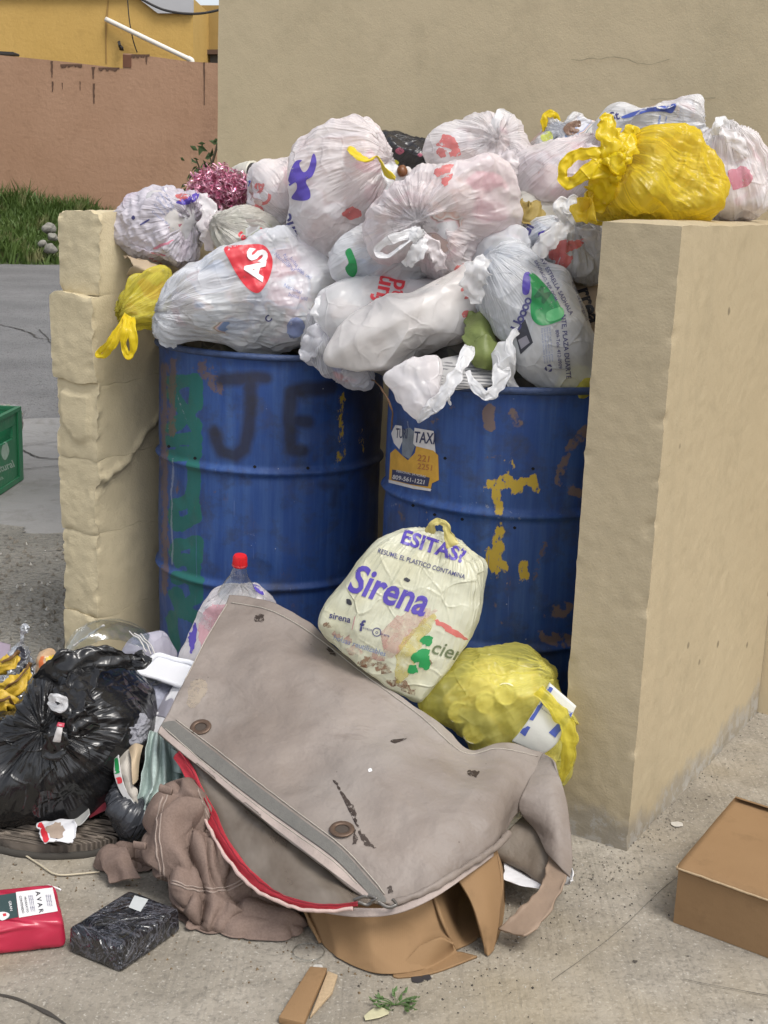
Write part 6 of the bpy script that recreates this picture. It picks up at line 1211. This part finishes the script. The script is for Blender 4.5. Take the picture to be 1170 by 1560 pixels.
bag('L2', 'lilac-blue crumpled thin bag below the newspaper pages', 2.68, .08, [(184, 1080), (196, 1048), (220, 1036), (250, 1040), (278, 1060), (276, 1096), (252, 1116), (222, 1118), (198, 1105)], film('lilac_blue_film', (.52, .54, .66), .8, .32), S_W, knot=(215, 1112), N=50, seed=87, crease=.007, pleat=.010, group='thin bags behind the black bag')
nw = thing('newspaper', P(215, 1040, 2.75), 'folded newspaper pages below the white foam tray', 'newspaper')
patch('page', [[(148, 1022, 2.78), (185, 1012, 2.80), (228, 1020, 2.80)], [(178, 1034, 2.70), (212, 1034, 2.70), (248, 1036, 2.70)], [(200, 1056, 2.66), (226, 1052, 2.66), (246, 1046, 2.66)]], M_NEWS, nw, crease=.005, seed=88)
patch('page', [[(184, 1040, 2.69), (210, 1030, 2.70), (240, 1030, 2.70)], [(198, 1052, 2.655), (222, 1048, 2.66), (248, 1038, 2.665)]], M_NEWS, nw, crease=.003, seed=89)
hb = thing('herb_sprig', P(215, 1045, 2.65), 'tiny green herb sprig on the newspaper pages', 'herb'); leaves('leaf', [(208, 1044)], 2.64, .02, M_LET, hb, 2, .003); leaves('leaf', [(214, 1040)], 2.64, .022, M_LET, hb, 4, .003); leaves('leaf', [(220, 1048)], 2.64, .02, M_LET, hb, 6, .003)
ft = thing('foam_tray', P(248, 1030, 2.72), 'white foam tray tipped between newspaper and grey-brown cover', 'tray')
M_FOAM = plain('white_foam', (.74, .75, .78), .7, .04, 30, .001)
patch('tray_base', [[(240, 1000, 2.80), (265, 1006, 2.79), (296, 1014, 2.78)], [(224, 1012, 2.72), (255, 1022, 2.71), (290, 1032, 2.70)], [(208, 1022, 2.66), (245, 1035, 2.65), (286, 1050, 2.64)]], M_FOAM, ft, thick=.004, seed=90)
strap('tray_rim', [(208, 1022, 2.655), (240, 1033, 2.645), (284, 1046, 2.635), (296, 1030, 2.70), (296, 1012, 2.77), (265, 1004, 2.785), (240, 998, 2.795), (224, 1010, 2.72)], .011, M_FOAM, ft, thick=.7, pleats=0, sec=10, closed=True, wr=.0004)
tsu = thing('tissue', P(255, 1080, 2.6), 'crumpled white tissue against the upper left edge of the cover', 'tissue')
patch('fold', [[(268, 1046, 2.66), (290, 1046, 2.66), (300, 1050, 2.66)], [(246, 1075, 2.60), (266, 1078, 2.58), (280, 1076, 2.58)], [(226, 1100, 2.54), (244, 1108, 2.51), (260, 1104, 2.51)], [(224, 1120, 2.50), (238, 1126, 2.47), (248, 1120, 2.46)]], M_PAP, tsu, crease=.008, cfreq=18, lump=.012, ragged=.006, seed=91)
patch('fold', [[(262, 1040, 2.70), (280, 1038, 2.70), (292, 1046, 2.69)], [(250, 1062, 2.64), (262, 1062, 2.62), (274, 1066, 2.62)], [(236, 1090, 2.57), (250, 1092, 2.55), (258, 1098, 2.54)]], plain('grey_plastic', (.30, .29, .34), .4, .2), tsu, crease=.006, cfreq=14, seed=92)
eg = bag('eg', 'small knobbly grey egg-box scrap beside the black bag', 2.45, .03, [(186, 1122), (188, 1106), (200, 1097), (216, 1099), (226, 1112), (224, 1130), (206, 1140), (192, 1136)], plain('grey_pulp', (.26, .26, .29), .8, .25, 60, .003), None, N=40, seed=93, crease=.010, cfreq=30, name='egg_box_scrap', cat='egg box', group=None)
cn = thing('torn_carton', P(198, 1180, 2.4), 'torn beige food carton curling open beside the black bag', 'carton')
M_BEI = plain('beige_card', (.50, .46, .40), .8, .15, 25, .002)
patch('side', [[(180, 1138, 2.44), (198, 1128, 2.44), (216, 1138, 2.44)], [(174, 1160, 2.40), (190, 1152, 2.38), (206, 1158, 2.38)], [(178, 1195, 2.36), (192, 1190, 2.34), (206, 1196, 2.34)], [(192, 1225, 2.34), (204, 1226, 2.33), (214, 1232, 2.33)]], M_BEI, cn, crease=.010, cfreq=20, lump=.012, ragged=.010, seed=94)
patch('flap', [[(196, 1140, 2.40), (206, 1132, 2.40), (218, 1136, 2.41)], [(200, 1160, 2.35), (208, 1152, 2.36), (214, 1150, 2.38)], [(202, 1196, 2.33), (207, 1192, 2.34), (210, 1188, 2.35)]], plain('tan_card', (.46, .36, .24), .8, .15, 25), cn, crease=.006, cfreq=20, seed=95)
sp_ = patch('printed_side', [[(174, 1156, 2.385), (180, 1150, 2.38)], [(174, 1180, 2.36), (184, 1178, 2.355)], [(182, 1204, 2.345), (192, 1204, 2.34)], [(196, 1226, 2.33), (206, 1226, 2.325)]], plain('pale_print', (.56, .55, .54), .6), cn, seed=96)
tsp = bvh_of(sp_)
shape_print([(172, 1158), (182, 1156), (184, 1174), (174, 1178)], tsp, INK_G, cn, 'printed_label'); shape_print([(176, 1186), (184, 1184), (186, 1192), (178, 1194)], tsp, INK_R, cn, 'printed_label')
gc = thing('green_cloth', P(240, 1200, 2.4), 'pale mint green cloth hanging below the corner of the cover', 'cloth')
M_MINT = cloth_mat('mint_cloth', (.36, .45, .42), (.48, .56, .53), 180)
rows = []
for y, x0, x1, D in ((1112, 226, 268, 2.465), (1140, 219, 276, 2.42), (1168, 214, 284, 2.39), (1196, 212, 282, 2.365), (1218, 214, 268, 2.35), (1240, 217, 232, 2.345)):
    rows.append([(x0 + (x1 - x0) * k / 8 + (y % 7) - 3, y + (14 if y < 1200 else -8) * k / 8, D + (.016 if k % 2 else -.014) * (1 if k not in (3, 6) else .3) - .012 * math.sin(k * .8)) for k in range(9)])
patch('cloth', rows, M_MINT, gc, nu=8, nv=10, thick=.0015, lump=.003, crease=.006, cfreq=18, ragged=.003, seed=97)
patch('cloth', [[(262, 1140, 2.42), (272, 1146, 2.40), (282, 1158, 2.415), (292, 1172, 2.39)], [(262, 1175, 2.40), (274, 1178, 2.375), (286, 1184, 2.395), (298, 1192, 2.38)]], M_MINT, gc, lump=.004, crease=.008, seed=98)
bag('KB', 'small dark see-through bag under the torn carton and trousers', 2.38, .06, [(172, 1200), (184, 1185), (210, 1195), (232, 1215), (236, 1250), (222, 1285), (198, 1288), (178, 1262)], film('smoky_film', (.045, .048, .056), .95, .25, transl=.05), None, N=48, seed=99, crease=.007, knot=(225, 1205), pleat=.008, group=None)
rp = thing('red_scrap', P(150, 1230, 2.4), 'dark red plastic scrap wedged under the black bag', 'scrap'); patch('scrap', [[(128, 1228, 2.42), (150, 1212, 2.42), (172, 1206, 2.42)], [(136, 1246, 2.38), (156, 1236, 2.38), (176, 1228, 2.38)]], plain('dark_red_plastic', (.16, .02, .03), .4), rp, crease=.008, floor=.04)
pr = thing('paper_wrapper', G(88, 1268, .02), 'white food wrapper with red corner on the drain cover', 'wrapper')
pw_ = patch('sheet', [[(58, 1256, 2.345), (84, 1248, 2.345), (110, 1246, 2.345)], [(60, 1272, 2.30), (86, 1266, 2.295), (117, 1262, 2.30)], [(66, 1284, 2.275), (90, 1284, 2.27), (114, 1284, 2.27)]], M_PAP, pr, crease=.004, ragged=.007, floor=.040, seed=101)
tpw = bvh_of(pw_); shape_print([(58, 1254), (66, 1256), (76, 1282), (66, 1286), (60, 1270)], tpw, INK_R, pr, 'printed_corner', rag=2); shape_print([(72, 1262), (90, 1254), (98, 1264), (94, 1274), (80, 1276)], tpw, plain('grease_stain', (.36, .28, .22), .6, .3, 60), pr, 'stain', rag=5)
ws = thing('white_scrap', P(118, 1246, 2.38), 'greyish paper scrap at the lower edge of the black bag', 'paper'); patch('scrap', [[(104, 1250, 2.38), (122, 1240, 2.38), (134, 1226, 2.40)], [(104, 1258, 2.34), (122, 1256, 2.34), (136, 1240, 2.35)]], plain('grey_paper', (.42, .42, .40), .8), ws, crease=.006, floor=.045)
wr_ = strap('thin_cord', [G(x, y, .012) for x, y in ((-30, 1262), (0, 1282), (22, 1292), (40, 1304), (62, 1318), (80, 1330), (96, 1333), (124, 1331), (152, 1328))], .0035, plain('cream_cord', (.50, .44, .32), .8), None, thick=1, pleats=0, sec=8, worldpts=True, wr=.0002)
tag(wr_, 'thin cream cord curving along the ground above the red pack', 'cord')

def prism(name, q, z0, h, mat, parent, bev=.004, top_in=0.0, seg=3):
    bm = bmesh.new(); c = np.mean(q, 0); base = Vector(parent_loc(parent)); bot = []; top = []
    for p in q: bot.append(bm.verts.new(Vector((p[0], p[1], z0)) - base)); pt = np.array(p[:2]) + (c[:2] - np.array(p[:2])) * top_in; top.append(bm.verts.new(Vector((pt[0], pt[1], z0 + h)) - base))
    n = len(q); bm.faces.new(bot[::-1]); bm.faces.new(top)
    for i in range(n): bm.faces.new([bot[i], bot[(i + 1) % n], top[(i + 1) % n], top[i]])
    bmesh.ops.recalc_face_normals(bm, faces=bm.faces[:]); bmesh.ops.bevel(bm, geom=bm.edges[:], offset=bev, segments=seg, affect='EDGES', profile=.5)
    for k in range(4):
        es = [e for e in bm.edges if e.calc_length() > .02]
        if not es or k > 3: break
        bmesh.ops.subdivide_edges(bm, edges=es, cuts=1, use_grid_fill=True)
    me = bpy.data.meshes.new(name); bm.to_mesh(me); bm.free(); smooth(me); me.materials.append(mat); o = bpy.data.objects.new(name, me); COL.objects.link(o); o.parent = parent; return o
# red pack
rpk = thing('red_pack', G(50, 1440), 'shiny red film-wrapped pack with white label on the ground', 'package')
t_ = NT('red_shrink_film'); c = t_.mix(t_.noise(6, 3), (.36, .014, .04), (.47, .03, .07)); M_REDF = t_.end(t_.pbr(c, .26, t_.bump(t_.noise(9, 4, .6, vec=t_.map(scale=(1, 4, 3)), ty='RIDGED_MULTIFRACTAL', dist=.6), .016, 1.0), 0, .5))
fr, frr = G(103, 1452), G(-2, 1464); hh = .062; br_ = G(84, 1345, hh); dv = (br_ - G(98, 1404, hh)); dv[2] = 0
q = [fr, fr + dv, fr + dv + (frr - fr) * 2.2, fr + (frr - fr) * 2.2]
pk = prism('pack_body', q, Z0, hh - .006, M_REDF, rpk, .012, .04); V = world_verts(pk); V += (fold(V, 14, 4, 9) * .003)[:, None] * np.array([.2, -.6, .8]); V[:, 2] = np.maximum(V[:, 2], Z0); pk.data.vertices.foreach_set('co', (V - np.array(parent_loc(rpk))).astype(np.float32).ravel())
tpk = bvh_of(pk)
shape_print([(24, 1359), (80, 1352), (88, 1388), (29, 1398)], tpk, INK_W, rpk, 'white_label', False, .0014); shape_print([(-30, 1368), (24, 1360), (28, 1397), (-28, 1408)], tpk, plain('dark_green_print', (.035, .065, .065), .4), rpk, 'printed_panel', False, .0012)
shape_print([(-6, 1393), (4, 1389), (14, 1392), (12, 1398), (2, 1402)], tpk, INK_W, rpk, 'white_oval', True, .002); shape_print([(4, 1392), (9, 1391), (10, 1395), (5, 1396)], tpk, INK_R, rpk, 'red_mark', False, .0026)
lettering('A V A R', (60, 1374), 7, -80, tpk, INK_K, rpk, .04, off=.0022, ml=4); lettering('CONTENIDO', (33, 1378), 3.6, -80, tpk, INK_K, rpk, .03, off=.0022, ml=4, sx=.9); lettering('PRODUCTO', (40, 1378), 3.2, -80, tpk, INK_K, rpk, .03, off=.0022, ml=4); lettering('GRAN', (16, 1380), 4, -80, tpk, INK_W, rpk, .02, off=.0022, ml=4)
for i in range(3): lettering('ingredientes y registro', (46 + i * 2.6, 1376), 2, -80, tpk, INK_N, rpk, 0, off=.0022, ml=4)
for i in range(3): lettering('fabricado por', (72 + i * 3, 1372), 2.4, -80, tpk, INK_N, rpk, 0, off=.0022, ml=4)
strap('plastic_tie', [(64, 1356, 2.10), (74, 1351, 2.10), (84, 1353, 2.10), (94, 1356, 2.10)], .005, INK_W, rpk, thick=.5, sec=8, pleats=0)
# black pack
bpk = thing('black_pack', G(190, 1450), 'black pack in wrinkled clear film on the ground by the trousers', 'package')
t_ = NT('black_clear_wrap'); rd = t_.ramp(t_.noise(13, 3, .5, dist=2.2), [(.47, 0), (.5, 1), (.53, 0)]); rd2 = t_.ramp(t_.noise(24, 3, .6, vec=t_.map(loc=(3, 1, 2)), dist=1.5), [(.46, 0), (.50, .8), (.55, 0)]); c = t_.mix(t_.math('MULTIPLY', t_.math('MAXIMUM', rd, rd2), .22), (.010, .011, .015), (.36, .36, .42)); M_BLKW = t_.end(t_.pbr(c, .16, t_.bump(t_.noise(13, 3, .6, dist=2.0), .03, 1.0), 0, .6, coat=.5))  # pale streaks mixed into the black imitate reflections on the film
L_, Fz, R_ = G(103, 1456), G(184, 1490), G(276, 1425); q = [L_, Fz, R_, L_ + R_ - Fz]
pk = prism('pack_body', q, Z0, .046, M_BLKW, bpk, .007, .03); V = world_verts(pk); V[:, :] += (fold(V, 16, 4, 5) * .004)[:, None] * np.array([.2, -.5, 1.0]); V[:, 2] = np.maximum(V[:, 2], Z0); pk.data.vertices.foreach_set('co', (V - np.array(parent_loc(bpk))).astype(np.float32).ravel())
tpk = bvh_of(pk); shape_print([(205, 1364), (226, 1370), (214, 1389), (196, 1382)], tpk, plain('grey_label', (.48, .50, .50), .5), bpk, 'white_label', False, .0015, 4)
# card offcut, weed, leaf, pebbles
co = thing('cardboard_offcut', G(470, 1530), 'small folded brown card offcut at the bottom edge of the picture', 'cardboard')
q = [G(472, 1488), G(498, 1490), G(462, 1575), G(424, 1566)]; prism('offcut', q, Z0, .012, M_CARD, co, .0015); q = [G(499, 1490), G(514, 1496), G(506, 1522), G(472, 1560)]; prism('folded_side', q, Z0, .006, M_EDGE, co, .0012)
wd2 = thing('weed_plant', G(603, 1540), 'small green weed sprouting from the concrete below the carton', 'plant')
r = np.random.RandomState(8); base_ = G(602, 1538)
M_WEED = plain('bright_weed_leaf', (.07, .13, .035), .6, .4, 60)
for k in range(16):
    a = r.uniform(0, 6.3); L_ = r.uniform(.018, .04); tip = base_ + np.array([math.cos(a) * L_ * 1.1, math.sin(a) * L_, r.uniform(.006, .024)]); strap('stem', [base_ + ZV * .008, (base_ + tip) / 2 + ZV * .008, tip], .0013, M_WEED, wd2, thick=1, sec=5, n=3, pleats=0, worldpts=True, wr=0)
    for j in range(5):
        c0 = base_ + (tip - base_) * r.uniform(.4, 1.0); d = np.array([math.cos(a + r.normal() * .9), math.sin(a + r.normal() * .9), r.uniform(0, .6)]); d /= np.linalg.norm(d); s = np.cross(d, ZV); L2 = r.uniform(.006, .012)
        mesh('leaf', [c0, c0 + d * L2 * .5 + s * L2 * .3, c0 + d * L2 + ZV * .002, c0 + d * L2 * .5 - s * L2 * .3], [[0, 1, 2, 3]], M_WEED, wd2, False)
lf = thing('dry_leaf', G(575, 1552), 'pale dry leaf lying beside the small weed', 'leaf'); patch('leaf', [[(554, 1558, float(G(554, 1558)[1])), (572, 1544, float(G(572, 1544)[1])), (592, 1548, float(G(592, 1548)[1]))], [(556, 1564, float(G(556, 1564)[1])), (576, 1558, float(G(576, 1558)[1]) - .004), (592, 1554, float(G(592, 1554)[1]))]], plain('dry_leaf', (.50, .47, .30), .7, .3, 40), lf, crease=.002, cfreq=40, floor=.012, thick=.001)
for i, (x, y, r_, m_, lab) in enumerate(((636, 1499, .010, plain('black_lump', (.03, .03, .035), .5), 'black lump on the concrete just below the carton corner'), (650, 1496, .007, plain('black_lump', (.03, .03, .035), .5), 'smaller black lump right of the first below the carton'), (484, 1481, .008, M_GRITL, 'white crumb lying above the card offcut'), (302 + 840 - 100, 0, 0, None, ''), (967, 1472, .006, M_GRITD, 'small dark clod on the concrete right of the joint'), (1030, 1262, .012, M_GRITL, 'pale flake on the ground beside the right wall foot'))):
    if not r_: continue
    c = G(x, y); w_ = r_ * 900; o = blob('pebble', [(x - w_, y), (x - w_ * .4, y - w_ * .6), (x + w_ * .6, y - w_ * .5), (x + w_, y + 1), (x + w_ * .3, y + w_ * .5), (x - w_ * .5, y + w_ * .45)], c[1], r_, m_, None, N=9, lump=.003, crease=.003, cfreq=40, seed=i + 3, floor=.006); tag(o, lab, 'pebble')
rg = thing('bottle_ring', G(470, 1452), 'thin clear plastic ring lying on the concrete left of the carton', 'ring'); strap('ring', [G(470 + 24 * math.cos(t), 1450 + 13 * math.sin(t), .012) for t in np.linspace(0, 6.1, 18)], .0025, M_CLEAR, rg, thick=1, pleats=0, sec=6, n=2, closed=True, worldpts=True, wr=0)

# cardboard box at the right
rb = thing('cardboard_box', G(1100, 1400), 'clean closed brown cardboard box on the ground at right edge', 'box')
c0 = G(1025, 1411); zt = .10
for _ in range(40):
    if topx([c0[0], c0[1], zt])[1] > 1321: zt += .002
e1 = G(1170, 1466) - c0; e1 /= np.linalg.norm(e1); e2 = G(1122, 1216, zt) - np.array([c0[0], c0[1], zt]); L2_ = np.linalg.norm(e2); e2 /= L2_; L1_ = .46
hz = zt - Z0
M_CARD2 = M_CARD; M_CARD3 = M_CARD2
nf = np.cross(e1, ZV)
def slab(name, o, a, b, c, mat): 
    V = [o, o + a, o + a + b, o + b]; V = np.array(V + [v + c for v in V]); return mesh(name, V, [[3, 2, 1, 0], [4, 5, 6, 7], [0, 1, 5, 4], [1, 2, 6, 5], [2, 3, 7, 6], [3, 0, 4, 7]], mat, rb, False)
O = c0 + ZV * Z0; th_ = .004
slab('front_panel', O, e1 * L1_, e2 * th_, ZV * (hz - .006), M_CARD3); slab('side_panel', O + e2 * (th_ + .0005), e1 * th_, e2 * (L2_ - th_), ZV * (hz - .006), M_CARD3)
slab('side_panel', O + e1 * (L1_ - th_) + e2 * (th_ + .0005), e1 * th_, e2 * (L2_ - th_), ZV * (hz - .006), M_CARD3); slab('back_panel', O + e2 * L2_ + e1 * th_, e1 * (L1_ - 2 * th_), e2 * th_, ZV * (hz - .006), M_CARD3)
lid_o = O - e2 * .003 - e1 * .003 + ZV * (hz - .0058)
n_ = 40; U_, W_ = np.meshgrid(np.linspace(0, 1, n_), np.linspace(0, 1, n_), indexing='ij'); V = lid_o + U_[..., None] * e1 * (L1_ + .006) + W_[..., None] * e2 * (L2_ + .008); V = V.reshape(-1, 3); V[:, 2] += .005 + fbm(V, 4, 2, 3) * .0018 - .004 * np.clip(1 - W_.ravel() * 14, 0, 1) ** 2
i = np.arange(n_ * n_).reshape(n_, n_); lid = mesh('lid', V, np.stack([i[:-1, :-1], i[1:, :-1], i[1:, 1:], i[:-1, 1:]], -1).reshape(-1, 4), M_CARD2, rb); s = lid.modifiers.new('t', 'SOLIDIFY'); s.thickness = .004; s.offset = 0
strap('card_edge', [lid_o + e1 * (L1_ * k / 8) + ZV * (.0025 + .0006 * math.sin(k * 2.1)) for k in range(9)], .0042, M_EDGE, rb, thick=.8, sec=8, n=6, pleats=0, wr=.0006, worldpts=True)
strap('card_edge', [lid_o + e2 * (L2_ * k / 6) + ZV * (.003 + .0006 * math.sin(k * 1.7)) for k in range(7)], .0040, M_EDGE, rb, thick=.8, sec=8, n=6, pleats=0, wr=.0006, worldpts=True)
mesh('back_lip', [lid_o + e2 * (L2_ + .002) + e1 * .0 + ZV * .009, lid_o + e2 * (L2_ + .002) + e1 * L1_ + ZV * .009, lid_o + e2 * (L2_ - .018) + e1 * L1_ + ZV * .016, lid_o + e2 * (L2_ - .018) + e1 * .01 + ZV * .016], [[0, 1, 2, 3]], M_CARD3, rb, False)

# green crate at the left edge
gcx = thing('plastic_crate', G(20, 735), 'green plastic crate with pale leaf emblem at left edge', 'crate')
a0 = G(33, 730, 0); a1 = G(0, 752, 0); e1 = a1 - a0; e1 /= np.linalg.norm(e1); e2 = np.array([-e1[1], e1[0], 0]); e2 = e2 if e2[1] > 0 else -e2; zt = .2
for _ in range(80):
    if topx([a0[0], a0[1], zt])[1] > 624: zt += .004
t_ = NT('green_crate_plastic'); c = t_.mix(t_.noise(5, 4), (.012, .14, .055), (.03, .22, .10)); c = t_.mix(t_.ramp(t_.noise(12, 4, .7), [(.55, 0), (.75, .5)]), c, (.14, .2, .13)); M_CRT = t_.end(t_.pbr(c, .5, t_.bump(t_.noise(30, 3), .002)))
def cb_(name, o, a, b, c, mat=M_CRT):
    V = [o, o + a, o + a + b, o + b]; V = np.array(V + [v + c for v in V]); return mesh(name, V, [[3, 2, 1, 0], [4, 5, 6, 7], [0, 1, 5, 4], [1, 2, 6, 5], [2, 3, 7, 6], [3, 0, 4, 7]], mat, gcx, False)
L_, Wd = .42, .32; o = a0 + ZV * .0; th_ = .012
for oo, aa, bb in ((o, e1, e2), (o + e2 * (Wd - th_), e1, e2)):
    cb_('side_lower', oo + ZV * .0, aa * L_, bb * th_, ZV * zt * .64); cb_('side_upper', oo + ZV * zt * .82, aa * L_, bb * th_, ZV * zt * .18)
    for s0, s1 in ((0, .10), (.32, .42)): cb_('side_post', oo + aa * s0 + ZV * zt * .642, aa * (s1 - s0 - .001), bb * th_, ZV * zt * .176)
for oo in (o + e2 * (th_ + .001), o + e2 * (th_ + .001) + e1 * (L_ - th_)): cb_('end_panel', oo, e1 * th_, e2 * (Wd - 2 * th_ - .002), ZV * zt * .98)
cb_('rim', o - e2 * .006 - e1 * .004 + ZV * zt * .985, e1 * (L_ + .008), e2 * .020, ZV * .016); cb_('rim', o + e2 * (Wd - .014) - e1 * .004 + ZV * zt * .985, e1 * (L_ + .008), e2 * .02, ZV * .016)
cb_('rim', o - e1 * .006 + e2 * .015 + ZV * zt * .986, e1 * .02, e2 * (Wd - .03), ZV * .016); cb_('corner_post', o - e2 * .008 - e1 * .003, e1 * .05, e2 * .007, ZV * zt * .98); cb_('base_rail', o - e2 * .008 + e1 * .05, e1 * (L_ - .06), e2 * .007, ZV * .022)
cb_('crate_floor', o + e1 * th_ + e2 * th_ + ZV * .01, e1 * (L_ - 2 * th_), e2 * (Wd - 2 * th_), ZV * .01)
bvg = bvh_of(*[c_ for c_ in gcx.children if c_.name.startswith('side')])
M_CRP = plain('worn_white_print', (.34, .46, .38), .6, .3, 40)
shape_print([(8, 671), (12, 678), (14, 688), (10, 699), (6, 700), (2, 692), (3, 682)], bvg, M_CRP, gcx, 'leaf_emblem', ml=4); shape_print([(-6, 674), (-1, 680), (0, 692), (-4, 700), (-9, 692), (-9, 682)], bvg, M_CRP, gcx, 'leaf_emblem', ml=4)
lettering('Natural', (4, 713), 11, 22, bvg, M_CRP, gcx, .04, ml=4, sx=.8); lettering('agua', (-2, 730), 6, 25, bvg, M_CRP, gcx, .02, ml=4)
cg = thing('crate_rubbish', P(0, 630, 5.6), 'brown scraps heaped inside the green crate', 'rubbish'); blob('scraps', [(-60, 650), (-50, 622), (0, 615), (26, 622), (28, 650), (0, 670)], a0[1] + .12, .12, S_C, cg, N=20, crease=.02, seed=9)
